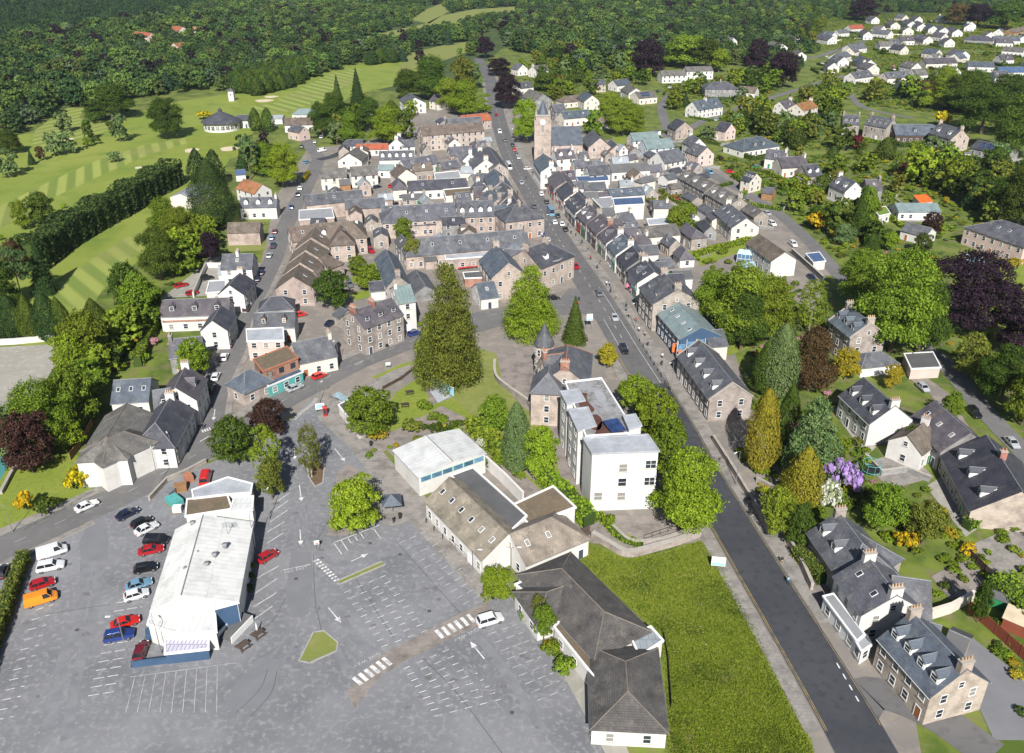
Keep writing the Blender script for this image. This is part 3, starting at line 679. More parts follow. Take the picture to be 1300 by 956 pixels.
def hedge(px, w, h, mat, label, leaf=.22, dens=26, cat='hedge', name='hedge', sm=True):
    c = [G(*p) for p in px]; c = smooth(c, 4) if sm else c; org = c[0].copy(); P = []; N = []
    for i in range(len(c) - 1):
        a, b = c[i], c[i + 1]; d = b - a; L = d.length
        if L < 1e-3: continue
        t = d / L; nn = Vector((-t.y, t.x, 0)); n = int(L * (2 * h + w) * dens * .35)
        for _ in range(n):
            q = random.random() * (2 * h + w); s = random.random(); x = a + d * s - org; hh = h * (1 + .10 * math.sin(i * 2.1 + s * 3)); ww = w * (1 + .10 * math.sin(i * 1.3 + s * 5))
            if q < w: o_ = (q / w - .5) * ww; p = x + nn * o_; p.z = hh + random.uniform(-.18, .12) * min(1, h * .6); P.append(p); N.append((0, 0, 1))
            else:
                sd_ = 1 if q < w + h else -1; p = x + nn * sd_ * (ww/2 + random.uniform(-.18, .1) * min(1, w * .6)); p.z = random.random() * hh; P.append(p); N.append((nn.x * sd_, nn.y * sd_, .3))
    me = leafmesh(name, np.array([tuple(p) for p in P]), np.array(N), leaf, mat); o = link(name, me, None, org)
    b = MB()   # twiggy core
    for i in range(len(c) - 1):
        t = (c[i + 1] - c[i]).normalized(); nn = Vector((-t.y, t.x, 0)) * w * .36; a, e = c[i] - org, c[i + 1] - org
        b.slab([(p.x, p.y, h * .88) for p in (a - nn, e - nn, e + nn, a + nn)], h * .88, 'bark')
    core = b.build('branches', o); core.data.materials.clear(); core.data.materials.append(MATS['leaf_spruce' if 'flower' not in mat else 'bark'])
    return tag(o, label, cat)
def wallrun(label, px, h, th, mat, cope='skewstone', name='garden_wall', cat='wall', sm=False):
    c = [G(*p) for p in px]; c = smooth(c, 4) if sm else c; org = c[0].copy(); org.z = 0; root = thing(name, label, cat, org)
    b = MB(); k = MB(); A, B = offs(c, th/2), offs(c, -th/2); A2, B2 = offs(c, th/2 + .06), offs(c, -th/2 - .06)
    for i in range(len(c) - 1):
        q = [p - org for p in (B[i], B[i + 1], A[i + 1], A[i])]; b.slab([(p.x, p.y, h) for p in q], h, mat)
        q = [p - org for p in (B2[i], B2[i + 1], A2[i + 1], A2[i])]; k.slab([(p.x, p.y, h + .1) for p in q], .1, cope)
    b.build('masonry' if mat not in ('timber', 'redtimber', 'darktimber', 'skyblue') else 'boards', root); k.build('coping', root); return root
def fence(label, px, h, mat='timber', n=None, name='fence'):
    c = [G(*p) for p in px]; org = c[0].copy(); org.z = 0; root = thing(name, label, 'fence', org)
    for i in range(len(c) - 1):
        a, b = c[i] - org, c[i + 1] - org; d = b - a; L = d.length; k = max(1, int(L / 1.9)); t = d / L; rz = math.atan2(d.y, d.x)
        pm = cached(('fpan', mat, h, round(L / k, 1)), lambda: _panel(L / k, h, mat)); po = cached(('fpost', mat, h), lambda: _post(h, mat))
        for j in range(k):
            link('panel', pm, root, a + d * (j + .5) / k, rz); link('post', po, root, a + d * j / k, rz)
        link('post', po, root, b, rz)
    return root
def _panel(w, h, mat):
    b = MB(); n = max(3, int(w / .3))
    for i in range(n): x = -w/2 + .08 + (w - .16) * (i + .5) / n; b.box(x - w / n * .43, x + w / n * .43, -.02, .02, .06, h - .05 + (i % 2) * .02, mat)
    for z in (.3, h - .35): b.box(-w/2 + .06, w/2 - .06, .022, .06, z, z + .09, mat)
    return b.mesh('panel')
def _post(h, mat): b = MB(); b.box(-.06, .06, -.06, .06, 0, h + .08, mat); return b.mesh('post')

# ------------------------------------------------------------------ cars, lamps, people
def car_meshes(kind):
    def f():
        # length, half width, belt height, roof height, bonnet x, screen base/top x, rear top/base x
        L, hw, bz, rz, sb, st, rt, rb = \
            {'hatch': (4.0, .86, .92, 1.46, .95, .30, -1.35, -1.75), 'saloon': (4.4, .88, .90, 1.43, .85, .15, -1.05, -1.65), 'suv': (4.5, .92, 1.05, 1.68, 1.05, .50, -1.75, -2.05), 'van': (5.0, .97, 1.12, 2.0, 1.75, 1.10, -2.25, -2.4), 'bus': (7.0, 1.1, 1.25, 2.8, 3.2, 3.0, -3.3, -3.42)}[kind]
        h = L/2; b = MB(); gl = MB()
        hood = bz - (.16 if kind not in ('bus',) else 0)
        st_ = [(-h, .80, .42, .66), (-h + .12, .95, .30, bz - .04), (rb, 1, .24, bz), (sb, 1, .24, bz), (h - .55, .97, .24, hood), (h - .12, .88, .28, hood - .14), (h, .74, .40, hood - .26)]
        rings = [[(x, -hw * k * .9, z0), (x, -hw * k, z0 + .25), (x, -hw * k * .96, z1), (x, -hw * k * .5, z1 + .03), (x, hw * k * .5, z1 + .03), (x, hw * k * .96, z1), (x, hw * k, z0 + .25), (x, hw * k * .9, z0)] for x, k, z0, z1 in st_]
        for i in range(len(rings) - 1):
            p, q = rings[i], rings[i + 1]
            for j in range(8): b.face([p[j], p[(j + 1) % 8], q[(j + 1) % 8], q[j]][::-1], 'car_white')
        b.face(rings[0], 'car_white'); b.face(rings[-1][::-1], 'car_white')
        g = hw * .90; tw = hw * .72
        base = [(rb, -g, bz + .02), (sb, -g, bz + .02), (sb, g, bz + .02), (rb, g, bz + .02)]; top = [(rt, -tw, rz - .04), (st, -tw, rz - .04), (st, tw, rz - .04), (rt, tw, rz - .04)]
        gl.hexa(base, top, 'carglass')
        b.slab([(rt - .06, -tw - .03, rz), (st + .06, -tw - .03, rz), (st + .06, tw + .03, rz), (rt - .06, tw + .03, rz)], .07, 'car_white')
        b.slab([(rt + .2, -tw + .15, rz + .03), (st - .15, -tw + .15, rz + .03), (st - .15, tw - .15, rz + .03), (rt + .2, tw - .15, rz + .03)], .04, 'car_white')
        for s in (-1, 1):
            for (xb, xt) in ((rb, rt), (sb, st), ((rb + sb) * .5 - .1, (rt + st) * .5 - .1)):
                b.tube((xb, s * (g + .005), bz), (xt, s * (tw + .01), rz - .03), .05, .05, 'car_white', 4)
            if kind in ('van', 'bus') and rb < -2: b.hexa([(rb, s * g, bz), (.4, s * g, bz), (.4, s * (g + .02), bz), (rb, s * (g + .02), bz)], [(rt, s * tw, rz), (.4, s * tw, rz), (.4, s * (tw + .03), rz), (rt, s * (tw + .03), rz)], 'car_white') if kind == 'van' else None
            b.box(sb - .35, sb - .12, s * (hw + .02) - (.12 if s < 0 else -.0), s * (hw + .02) + (.12 if s > 0 else 0), bz, bz + .14, 'car_white')
        return b.mesh('body'), gl.mesh('windows'), h, hw
    return cached(('car', kind), f)
def wheel_mesh():
    def f():
        b = MB(); n = 12; R = [(math.cos(6.28318 * k / n), math.sin(6.28318 * k / n)) for k in range(n)]
        b.hexa([(.32 * x, -.1, .32 * z) for x, z in R], [(.32 * x, .1, .32 * z) for x, z in R], 'tyre')
        for s in (-1, 1): b.hexa([(.2 * x, s * .1, .2 * z) for x, z in R], [(.17 * x, s * .115, .17 * z) for x, z in R], 'rim')
        return b.mesh('wheel')
    return cached('wheel', f)
def lamp_m(mat):
    def f(): b = MB(); b.box(-.06, .05, -.17, .17, -.07, .07, mat); return b.mesh('lamp')
    return cached(('cl', mat), f)
def car(kind, col, u, v, du, dv, label, full=None):
    full = v > 300 if full is None else full
    B = G(u, v, .6); B.z = .045; D = G(u + du, v + dv, .6) - G(u, v, .6); rz = math.atan2(D.y, D.x); bm, gm, h, hw = car_meshes(kind)
    kn = 'lorry' if 'lorry' in label and kind == 'bus' else kind if kind in ('van', 'bus') else 'car'; root = thing(kn, label, kn, B, rz, 'cars and vans')
    o = link('body', bm, root); o.material_slots[0].link = 'OBJECT'; o.material_slots[0].material = MATS[col]; link('windows', gm, root)
    for x in (-h * .62, h * .62):
        for y in (-hw * .88, hw * .88): link('wheel', wheel_mesh(), root, (x, y, .32))
    if full:
        for y in (-hw * .62, hw * .62):
            link('headlight', lamp_m('headlamp'), root, (h - .09, y, .62)); link('tail_light', lamp_m('taillamp'), root, (-h + .03, y, .72))
    return root
def lamp(label, u, v, h, du=1, dv=0, arms=1, mat='grey_metal'):
    B = G(u, v); D = G(u + du, v + dv) - B; rz = math.atan2(D.y, D.x); root = thing('street_lamp', label, 'street lamp', B, rz, 'street lamps')
    def pm(): b = MB(); b.cyl(0, 0, 0, 1.1, .11, .10, mat); b.cyl(0, 0, 1.1, h, .075, .045, mat, 8); return b.mesh('pole')
    link('pole', cached(('lp', h, mat), pm), root)
    for k in range(arms):
        def am(): b = MB(); b.tube((0, 0, h - .05), (.5, 0, h + .18), .04, .035, mat); b.tube((.5, 0, h + .18), (1.1, 0, h + .22), .035, .03, mat); return b.mesh('arm')
        def hm(): b = MB(); b.hexa([(1.0, -.1, h + .14), (1.75, -.13, h + .14), (1.75, .13, h + .14), (1.0, .1, h + .14)], [(1.02, -.06, h + .28), (1.7, -.08, h + .28), (1.7, .08, h + .28), (1.02, .06, h + .28)], 'white_metal'); return b.mesh('lamp_head')
        a = link('arm', cached(('la', h, mat), am), root, None, math.pi * k); link('lamp_head', cached(('lh', h), hm), a)
    return root
def person_meshes():
    J = dict(pel=(0, 0, .95, .15), wai=(0, 0, 1.12, .13), che=(.01, 0, 1.35, .16), nek=(.02, 0, 1.5, .06), hed=(.03, 0, 1.62, .085), top=(.03, 0, 1.73, .075),
             ls=(.0, .2, 1.42, .06), le=(-.1, .25, 1.15, .045), lw=(.02, .26, .9, .035), lh=(.06, .26, .82, .03), rs=(0, -.2, 1.42, .06), re=(.02, -.25, 1.14, .045), rw=(.18, -.25, .95, .035), rh=(.23, -.25, .88, .03),
             lk=(.12, .1, .5, .065), la=(-.02, .1, .09, .045), lt=(.14, .11, .03, .035), rk=(-.02, -.1, .5, .065), ra=(-.26, -.1, .12, .045), rt=(-.12, -.11, .03, .035), lhp=(.02, .1, .88, .1), rhp=(0, -.1, .88, .1))
    E = [('pel', 'wai'), ('wai', 'che'), ('che', 'nek'), ('nek', 'hed'), ('hed', 'top'), ('che', 'ls'), ('ls', 'le'), ('le', 'lw'), ('lw', 'lh'), ('che', 'rs'), ('rs', 're'), ('re', 'rw'), ('rw', 'rh'), ('pel', 'lhp'), ('lhp', 'lk'), ('lk', 'la'), ('la', 'lt'), ('pel', 'rhp'), ('rhp', 'rk'), ('rk', 'ra'), ('ra', 'rt')]
    K = list(J); me = bpy.data.meshes.new('body'); me.from_pydata([J[k][:3] for k in K], [(K.index(a), K.index(b)) for a, b in E], [])
    o = bpy.data.objects.new('tmp', me); COL.objects.link(o); md = o.modifiers.new('s', 'SKIN'); 
    for i, k in enumerate(K): me.skin_vertices[0].data[i].radius = (J[k][3],) * 2
    me.skin_vertices[0].data[0].use_root = True; s2 = o.modifiers.new('u', 'SUBSURF'); s2.levels = 1
    bpy.context.view_layer.update(); ev = o.evaluated_get(bpy.context.evaluated_depsgraph_get()); out = bpy.data.meshes.new_from_object(ev); bpy.data.objects.remove(o); out.name = 'body'
    return out
PERSON = person_meshes()
def person(u, v, du, dv, top, legs, label):
    key = (top, legs); 
    def f():
        me = PERSON.copy(); me.materials.clear()
        for m in (top, legs, 'skin', 'hair', 'tyre'): me.materials.append(MATS[m])
        for p in me.polygons:
            c = p.center; p.use_smooth = True
            p.material_index = 4 if c.z < .09 else 1 if c.z < .93 and abs(c.y) < .2 else 2 if c.z < .9 else 0 if c.z < 1.5 else (3 if c.z > 1.68 or c.x < .0 else 2)
        return me
    B = G(u, v); B.z = .05; D = G(u + du, v + dv) - B; o = link('person', cached(('per', key), f), None, B, math.atan2(D.y, D.x)); return tag(o, label, 'person', 'people in the street')
for n_, c_ in dict(cl_blue=(.25, .42, .60), cl_black=(.02, .02, .025), cl_white=(.7, .7, .7), cl_red=(.4, .05, .05), cl_navy=(.03, .04, .09), cl_tan=(.4, .3, .2), cl_green=(.1, .2, .1)).items(): M(n_, c_, rough=.9, scale=4)
# ------------------------------------------------------------------ the ground, grass, roads
sheet('ground', [(-6000, 10), (6000, 10), (6000, 9000), (-6000, 9000)], -.02, 'garden', 'green ground of gardens and verges between the houses')
psheet('woodland_floor', [(-900, 110), (0, 160), (120, 130), (300, 100), (420, 110), (560, 120), (640, 60), (900, 70), (1000, 30), (1400, 10), (2200, -30), (900, -60), (-900, -60)], .0, 'woodfloor', 'dark green floor of the distant woods')
psheet('golf_course', [(-60, 420), (60, 445), (140, 360), (215, 300), (262, 245), (300, 190), (330, 160), (400, 150), (450, 120), (520, 105), (560, 75), (480, 70), (400, 95), (300, 118), (230, 128), (100, 160), (0, 175), (-80, 200)], .02, 'rough_grass', 'pale green golf course with mown fairways on the left')
def striped(name, c1, c2, ang, wd, w2=0):
    m, t, N, L, b = nodes_of(name); tc = N.new('ShaderNodeTexCoord'); mp = N.new('ShaderNodeMapping'); mp.inputs['Rotation'].default_value = (0, 0, ang)
    wv = N.new('ShaderNodeTexWave'); wv.inputs['Scale'].default_value = 3.14159 / (wd * 10); wv.inputs['Distortion'].default_value = .6; wv.inputs['Detail'].default_value = 1; wv.inputs['Detail Scale'].default_value = .3
    L.new(tc.outputs['Object'], mp.inputs[0]); L.new(mp.outputs[0], wv.inputs[0])
    col = mix(t, c1, c2, ramp(t, wv.outputs['Fac'], .3, .7)); col = mix(t, col, (.20, .21, .055), ramp(t, noise(t, .03, 5), .5, .75)); L.new(col, b.inputs['Base Color']); b.inputs['Roughness'].default_value = .9; MATS[name] = m
striped('mown_a', (.14, .195, .027), (.265, .305, .062), math.radians(-24), 7); striped('mown_b', (.14, .195, .030), (.245, .285, .06), math.radians(-42), 8); striped('mown_c', (.15, .20, .032), (.245, .28, .058), math.radians(25), 8)
gc = bpy.data.objects['golf_course']
for nm, px, mt in (('fairway', [(-60, 285), (0, 262), (60, 232), (120, 205), (180, 185), (235, 175), (245, 180), (190, 196), (130, 222), (70, 250), (20, 280), (-60, 320)], 'mown_a'),
                   ('fairway', [(45, 165), (85, 137), (110, 134), (100, 150), (150, 160), (120, 172), (60, 188), (40, 182)], 'mown_c'),
                   ('fairway', [(100, 395), (70, 380), (60, 372), (100, 340), (160, 302), (205, 285), (190, 310), (140, 350), (120, 385)], 'mown_b'),
                   ('fairway', [(318, 135), (345, 132), (390, 108), (425, 92), (460, 86), (450, 105), (425, 115), (412, 128), (360, 143), (320, 143)], 'mown_b'),
                   ('green', [(235, 175), (290, 168), (322, 165), (315, 185), (300, 200), (262, 205), (240, 195)], 'lawn'), ('green', [(300, 125), (350, 121), (355, 130), (305, 136)], 'lawn')):
    NF = globals().get('NF', 0) + 1; psheet(nm, px, .03 + .004 * NF, mt, parent=gc)
for u, v, a, b_ in ((243, 191, 4.5, 2.0), (291, 189, 6, 2.2), (335, 128, 6, 1.8), (344, 123, 4.5, 1.4), (176, 213, 2.5, 1), (87, 177, 3, 1.2)):
    c = G(u, v); s = SC(u, v); sheet('bunker', [(c.x + a / s * 1.9 * math.cos(t) * (1 + .2 * math.sin(3 * t)), c.y + b_ * 6 / s * math.sin(t), 0) for t in np.linspace(0, 6.28, 14)[:-1]], .06, 'sand', parent=gc)
for k, px in enumerate(([(500, 95), (520, 68), (560, 58), (600, 52), (600, 64), (560, 78)], [(440, 55), (470, 45), (540, 30), (560, 20), (600, 12), (660, 8), (655, 22), (610, 24), (560, 40), (480, 52)], [(420, 60), (450, 55), (480, 46), (475, 54)], [(520, 25), (545, 10), (560, 5), (570, 14), (545, 30)])):
    psheet('meadow', px, .05, 'dry_lawn', 'pale hay meadow between the far woods, ' + ('above the long street', 'widest of them', 'smallest of them', 'at the top edge')[k])
psheet('town_yards', [(255, 590), (250, 520), (290, 440), (330, 340), (350, 250), (390, 190), (470, 178), (520, 140), (615, 132), (612, 100), (632, 98), (655, 140), (690, 130), (760, 180), (830, 165), (900, 205), (1000, 275), (1050, 330), (1060, 350), (1010, 350), (960, 330), (900, 345), (880, 400), (930, 440), (950, 500), (1000, 620), (1080, 760), (1160, 900), (1170, 960), (1000, 960), (900, 690), (850, 690), (740, 690), (560, 640), (480, 560), (420, 500), (300, 570)], .02, 'yard', 'pale worn paving of the yards and lanes of the town centre')
psheet('gravel_lot', [(-80, 445), (70, 437), (78, 450), (60, 480), (30, 510), (0, 520), (-80, 530)], .03, 'gravel', 'pale gravel lot beyond the trees at the left edge')
psheet('sports_court', [(-60, 560), (8, 560), (18, 575), (2, 610), (-60, 640)], .03, 'court', 'teal hard court cut by the left edge')
psheet('car_park', [(-30, 708), (40, 706), (112, 662), (150, 645), (215, 612), (262, 590), (330, 560), (372, 530), (380, 520), (398, 505), (440, 545), (500, 625), (545, 672), (600, 728), (640, 745), (700, 830), (790, 990), (-160, 990)], .05, 'asphalt_old', 'large pale asphalt car park with painted bays')
CP = bpy.data.objects['car_park']
for px in ([(100, 690), (112, 664), (136, 664), (138, 712), (104, 712)], [(370, 700), (395, 702), (398, 730), (392, 780), (372, 785), (362, 760), (366, 730)], [(300, 866), (330, 835), (360, 838), (352, 866), (330, 900), (280, 900)]):
    psheet('patch', px, .058, 'asphalt_patch', parent=CP)
psheet('left_yard', [(-160, 960), (-60, 730), (32, 712), (10, 790), (-20, 870), (-50, 960)], .03, 'road', 'dark strip of lane beyond the clipped hedge at left')
# roads
R_W = [(-90, 742), (0, 697), (50, 675), (105, 650), (170, 621), (257, 573), (305, 550), (350, 515), (384, 496), (420, 477), (456, 459), (490, 446), (540, 427), (616, 402), (680, 391), (728, 386)]
R_M = [(1118, 990), (1083, 925), (1049, 866), (1007, 796), (956, 712), (914, 642), (882, 588), (857, 540), (826, 488), (797, 442), (775, 405), (750, 365), (707, 300), (670, 238), (648, 199), (635, 160), (626, 120), (622, 100), (612, 84), (607, 74)]
R_L = [(262, 568), (266, 530), (276, 486), (295, 446), (306, 405), (326, 372), (345, 334), (358, 298), (373, 264), (386, 243), (399, 215), (404, 200), (395, 188), (385, 176)]
R_B = [(846, 160), (850, 178), (866, 196), (890, 212), (917, 229), (949, 246), (981, 266), (1000, 281), (1025, 304), (1052, 334), (1090, 376), (1140, 418), (1195, 458), (1250, 522), (1310, 585), (1400, 680)]
R_C = [(846, 160), (840, 140), (843, 129), (856, 117)]
R_D = [(850, 178), (896, 152), (930, 140), (967, 128), (1002, 117), (1034, 107), (1070, 96)]
R_E = [(1070, 96), (1085, 128), (1112, 141), (1160, 150)]
R_F = [(1014, 74), (1041, 71), (1078, 58), (1110, 48)]
ribbon('road', R_W, 7.6, .07, 'road_worn', 'two-lane road running past the car park to the main street')
ribbon('road', R_M, 8.6, .074, 'road', 'long straight main street running up the middle of the town')
ribbon('road', R_M[:9], 8.4, .082, 'road_new', 'freshly laid dark stretch of the main street, lower right')
ribbon('road', R_L, 6.4, .066, 'road_worn', 'narrow side street lined with parked cars, left of centre')
ribbon('road', [(404, 203), (424, 198), (444, 189), (456, 184)], 5, .068, 'road_new', 'short dark lane by the cream houses')
ribbon('road', R_B, 5.2, .064, 'road_worn', 'back lane behind the long terrace and down the right side')
ribbon('road', R_C, 5.5, .060, 'road_worn', 'lane up to the long white apartment block')
ribbon('road', R_D, 5.5, .062, 'road_worn', 'lane climbing past the walled gardens, upper right')
ribbon('road', R_E, 4.5, .058, 'road_worn', 'lane behind the stone villas at upper right')
ribbon('road', R_F, 6, .056, 'road_worn', 'estate road between the upper right bungalows')
ribbon('road', [(1085, 905), (1110, 880), (1180, 905), (1260, 960)], 6, .078, 'road', 'side road leaving the main street at lower right')
psheet('road_junction', [(596, 414), (640, 400), (690, 386), (712, 378), (722, 366), (748, 366), (782, 415), (770, 420), (752, 402), (735, 398), (700, 402), (650, 410), (600, 424)], .063, 'road_worn', 'worn asphalt apron where the side road meets the main street')
# pavements
PV = [('pavement beside the field, left of the dark road', R_M[1:6], 2.4, 6.4 - .6), ('wide pavement under the right-hand shop row', R_M[11:17], 3.4, -6.2), ('pavement before the stone villas, right of the dark road', R_M[3:8], 3.0, -5.9), ('wide pavement with bollards before the arcade', R_M[7:12], 3.4, -6.2),
      ('narrow pavement under the left-hand shop row', R_M[13:17], 2.2, 5.6), ('pavement by the tall trees beside the white flats', R_M[5:10], 2.4, 5.8), ('pavement at the far end of the main street', R_M[16:19], 2.0, -5.4)]
for lb, px, w_, of in PV: ribbon('pavement', px, w_, .02, 'pavement', lb, of, .13, kerb='kerb')
ribbon('pavement', R_W[:5], 2.0, .02, 'pavement', 'pavement between the road and the shrubby lawn, lower left', 4.9, .13, kerb='kerb')
ribbon('pavement', [(308, 548), (350, 515), (384, 496), (420, 477), (456, 459), (490, 446), (525, 432)], 2.4, .02, 'pavement', 'pavement before the corner shops', 5.1, .13, kerb='kerb')
ribbon('pavement', R_L[1:7], 1.5, .02, 'pavement', 'narrow pavement, left side of the parked street', 4.0, .13, kerb='kerb')
ribbon('pavement', R_L[1:7], 1.5, .02, 'pavement', 'narrow pavement, right side of the parked street', -4.0, .13, kerb='kerb')
psheet('paved_path', [(400, 508), (424, 500), (445, 520), (470, 556), (505, 595), (535, 625), (590, 690), (640, 732), (648, 745), (618, 768), (607, 757), (575, 722), (520, 662), (497, 668), (470, 655), (492, 634), (470, 604), (446, 570), (404, 532)], .07, 'pavement', 'paved footway along the long tan-roofed centre')
psheet('paved_path', [(440, 878), (482, 832), (530, 808), (592, 775), (618, 766), (630, 780), (607, 794), (545, 825), (510, 842), (480, 862), (450, 900)], .066, 'pavers', 'brownish raised crossing strip over the car park')
psheet('paved_path', [(428, 600), (440, 590), (470, 602), (492, 634), (470, 655), (440, 680), (415, 680), (420, 640)], .062, 'pavers', 'paved island round the lime-green car park tree')
psheet('paved_path', [(515, 476), (530, 460), (500, 470), (440, 500), (432, 508), (450, 512), (480, 495)], .064, 'pavement', 'footpath beside the grass triangle')
psheet('paved_path', [(470, 558), (505, 545), (545, 525), (560, 515), (600, 535), (650, 590), (690, 625), (680, 640), (640, 606), (590, 552), (560, 535), (520, 553), (485, 575)], .06, 'pavers', 'path through the small garden behind the white shed')
psheet('paved_path', [(692, 520), (712, 520), (745, 640), (780, 655), (840, 655), (878, 680), (800, 700), (745, 668), (720, 640)], .062, 'pavers', 'pale path round the foot of the white flats')
psheet('paved_path', [(630, 450), (680, 440), (700, 520), (670, 522), (640, 492)], .058, 'pavers', 'paved terrace garden before the turreted villa')
psheet('paved_path', [(700, 790), (760, 866), (800, 960), (770, 960), (690, 810)], .056, 'gravel', 'concrete walk beside the dark hipped centre')
# lawns
for k, (px, mt, lb) in enumerate([
    ([(728, 704), (748, 688), (770, 700), (796, 709), (834, 703), (890, 686), (916, 722), (960, 799), (990, 866), (1030, 940), (1040, 985), (850, 985), (846, 866), (838, 806)], 'meadow', 'tall lush grass field beside the dark road'),
    ([(470, 480), (510, 462), (526, 458), (520, 464), (490, 480)], 'lawn', 'bright triangle of grass by the bend in the road'), ([(485, 545), (500, 500), (530, 480), (545, 505), (530, 530)], 'lawn', 'small lawn by the benches under the tall conifer'),
    ([(520, 525), (545, 512), (562, 530), (548, 540)], 'lawn', 'grass bed between the picnic lawn and the white shed'), ([(600, 440), (560, 470), (545, 478), (575, 500), (590, 500)], 'lawn', 'shaded grass under the towering conifer'), ([(462, 548), (490, 512), (520, 535), (505, 548), (475, 560)], 'lawn', 'planted grass bed left of the white shed'), ([(545, 515), (575, 505), (600, 530), (640, 575), (690, 622), (735, 660), (700, 640), (640, 600), (590, 548)], 'lawn', 'grass bank between the park path and the hedges'),
    ([(570, 500), (600, 440), (635, 450), (640, 492), (672, 520), (700, 530), (740, 640), (725, 655), (690, 600), (610, 540)], 'dry_lawn', 'sunlit sloping lawn below the turreted villa'),
    ([(0, 610), (20, 575), (80, 560), (110, 590), (122, 615), (90, 645), (0, 680), (-40, 690)], 'lawn', 'shrubby lawn beside the road, left edge'), ([(885, 330), (960, 300), (962, 312), (890, 338)], 'lawn', 'long narrow garden lawn behind the shops'),
    ([(870, 290), (905, 283), (915, 300), (880, 308)], 'lawn', 'green garden lawn above the long narrow one'), ([(1150, 205), (1190, 200), (1205, 220), (1175, 232), (1150, 222)], 'lawn', 'round garden lawn below the stone villas'), ([(1195, 200), (1240, 205), (1235, 220), (1200, 222)], 'lawn', 'lawn beside the round garden lawn'),
    ([(1255, 340), (1310, 320), (1320, 420), (1262, 432), (1240, 415)], 'lawn', 'mown lawn at the right edge beside the purple beech'), ([(1115, 228), (1150, 225), (1150, 240), (1122, 240)], 'dry_lawn', 'dry little lawn behind the pair of white cottages'),
    ([(775, 170), (800, 160), (800, 182), (785, 188)], 'lawn', 'grass slope beside the church hall'), ([(480, 330), (498, 350), (440, 362), (452, 345)], 'lawn', 'courtyard garden grass between the narrow houses'), ([(445, 372), (492, 362), (490, 372), (450, 382)], 'lawn', 'strip of lawn behind the corner block'),
    ([(288, 308), (338, 306), (338, 318), (290, 320)], 'dry_lawn', 'weedy plot below the brown garage'), ([(1000, 640), (1040, 660), (1050, 700), (1020, 690), (985, 640)], 'lawn', 'strip of garden grass behind the roadside wall'), ([(915, 440), (950, 432), (955, 440), (925, 452)], 'lawn', 'strip of grass behind the dormered terrace'),
    ([(940, 350), (1000, 343), (1020, 352), (985, 362)], 'lawn', 'lawn beside the white gabled house')]):
    psheet('lawn', px, .034 + .001 * k, mt, lb)
psheet('traffic_island', [(380, 838), (398, 804), (410, 802), (428, 816), (426, 826), (393, 840)], .075, 'dry_lawn', 'scrubby grass island in the car park'); psheet('traffic_island', [(429, 737), (484, 714), (488, 717), (432, 741)], .076, 'dry_lawn', 'thin strip of grass between parking bays')
psheet('traffic_island', [(391, 590), (400, 585), (411, 590), (409, 612), (400, 617), (393, 605)], .077, 'soil', 'bare earth island under the car park birch')
for k, (px, w_) in enumerate((([(383, 640), (382, 690), (380, 730), (372, 790), (340, 840), (290, 890)], .5), ([(389, 640), (389, 690), (388, 735), (382, 795), (352, 850), (306, 900)], .5), ([(400, 700), (430, 715), (480, 705), (520, 700), (560, 730), (600, 760)], 1.6), ([(420, 760), (450, 810), (480, 830)], 1.4), ([(110, 690), (105, 760), (80, 840), (60, 930)], 1.8), ([(125, 700), (120, 770), (100, 850), (84, 940)], 1.6), ([(400, 720), (412, 790), (440, 850)], 1.2), ([(600, 800), (640, 850), (690, 930)], 1.5), ([(350, 600), (372, 640), (375, 700)], .6))):
    ribbon('tyre_track', px, w_, .0555 + .0002 * k, 'tyre_mark', parent=CP)
b = MB()
for px in ([(452, 735), (475, 772), (500, 810)], [(398, 704), (400, 760), (408, 800)], [(505, 690), (545, 735), (590, 785)], [(60, 780), (90, 775), (140, 768)], [(320, 800), (345, 790), (362, 760)], [(340, 850), (330, 875), (300, 905)], [(352, 852), (344, 880), (318, 910)], [(430, 640), (400, 690)], [(540, 840), (580, 880), (640, 960)]): dashes(b, px, 99, .1, .09, .0595, 'seam')
b.build('joint_seams', CP); rq = random.Random(3)
for k in range(46):
    u, v = rq.choice([(rq.uniform(440, 600), rq.uniform(690, 815)), (rq.uniform(30, 170), rq.uniform(700, 900)), (rq.uniform(510, 690), rq.uniform(830, 940)), (rq.uniform(330, 420), rq.uniform(600, 860))]); c = G(u, v); a_ = rq.uniform(.25, .8)
    sheet('oil_stain', [(c.x + a_ * math.cos(t) * (1 + .3 * math.sin(2 * t + k)), c.y + a_ * .7 * math.sin(t) * (1 + .25 * math.cos(3 * t + k)), 0) for t in np.linspace(0, 6.28, 12)[:-1]], .0605 + .0001 * k, 'oil_stain', parent=CP)
for k, (u, v) in enumerate(((414, 815), (376, 735), (508, 704), (545, 776), (98, 800), (650, 905), (470, 690))):
    c = G(u, v); sheet('drain_cover', [(c.x - .3, c.y - .3), (c.x + .3, c.y - .3), (c.x + .3, c.y + .3), (c.x - .3, c.y + .3)], .067, 'seam', parent=CP)
ribbon('kerb_strip', R_W[:4], 1.5, .02, 'pavement', 'pale kerb strip between the left road and the car park', -4.7, .10, kerb='kerb')
ribbon('kerb_strip', [(372, 534), (383, 524), (397, 513), (402, 506)], 1.0, .02, 'kerb', 'pale kerb at the mouth of the car park lane', 0, .12, kerb='kerb')
for k, (px, lb) in enumerate((([(393, 842), (380, 839), (398, 803), (411, 801), (429, 816), (427, 827), (393, 842)], 'kerb round the scrubby car park island'), ([(428, 741), (431, 742), (489, 717), (485, 713), (428, 738)], 'kerb round the thin strip of grass'), ([(390, 590), (400, 584), (412, 590), (410, 613), (400, 618), (392, 606), (390, 590)], 'kerb round the birch island'))): ribbon('kerb_strip', px, .25, .02, 'kerb', lb, 0, .12, kerb='kerb', sm=False)
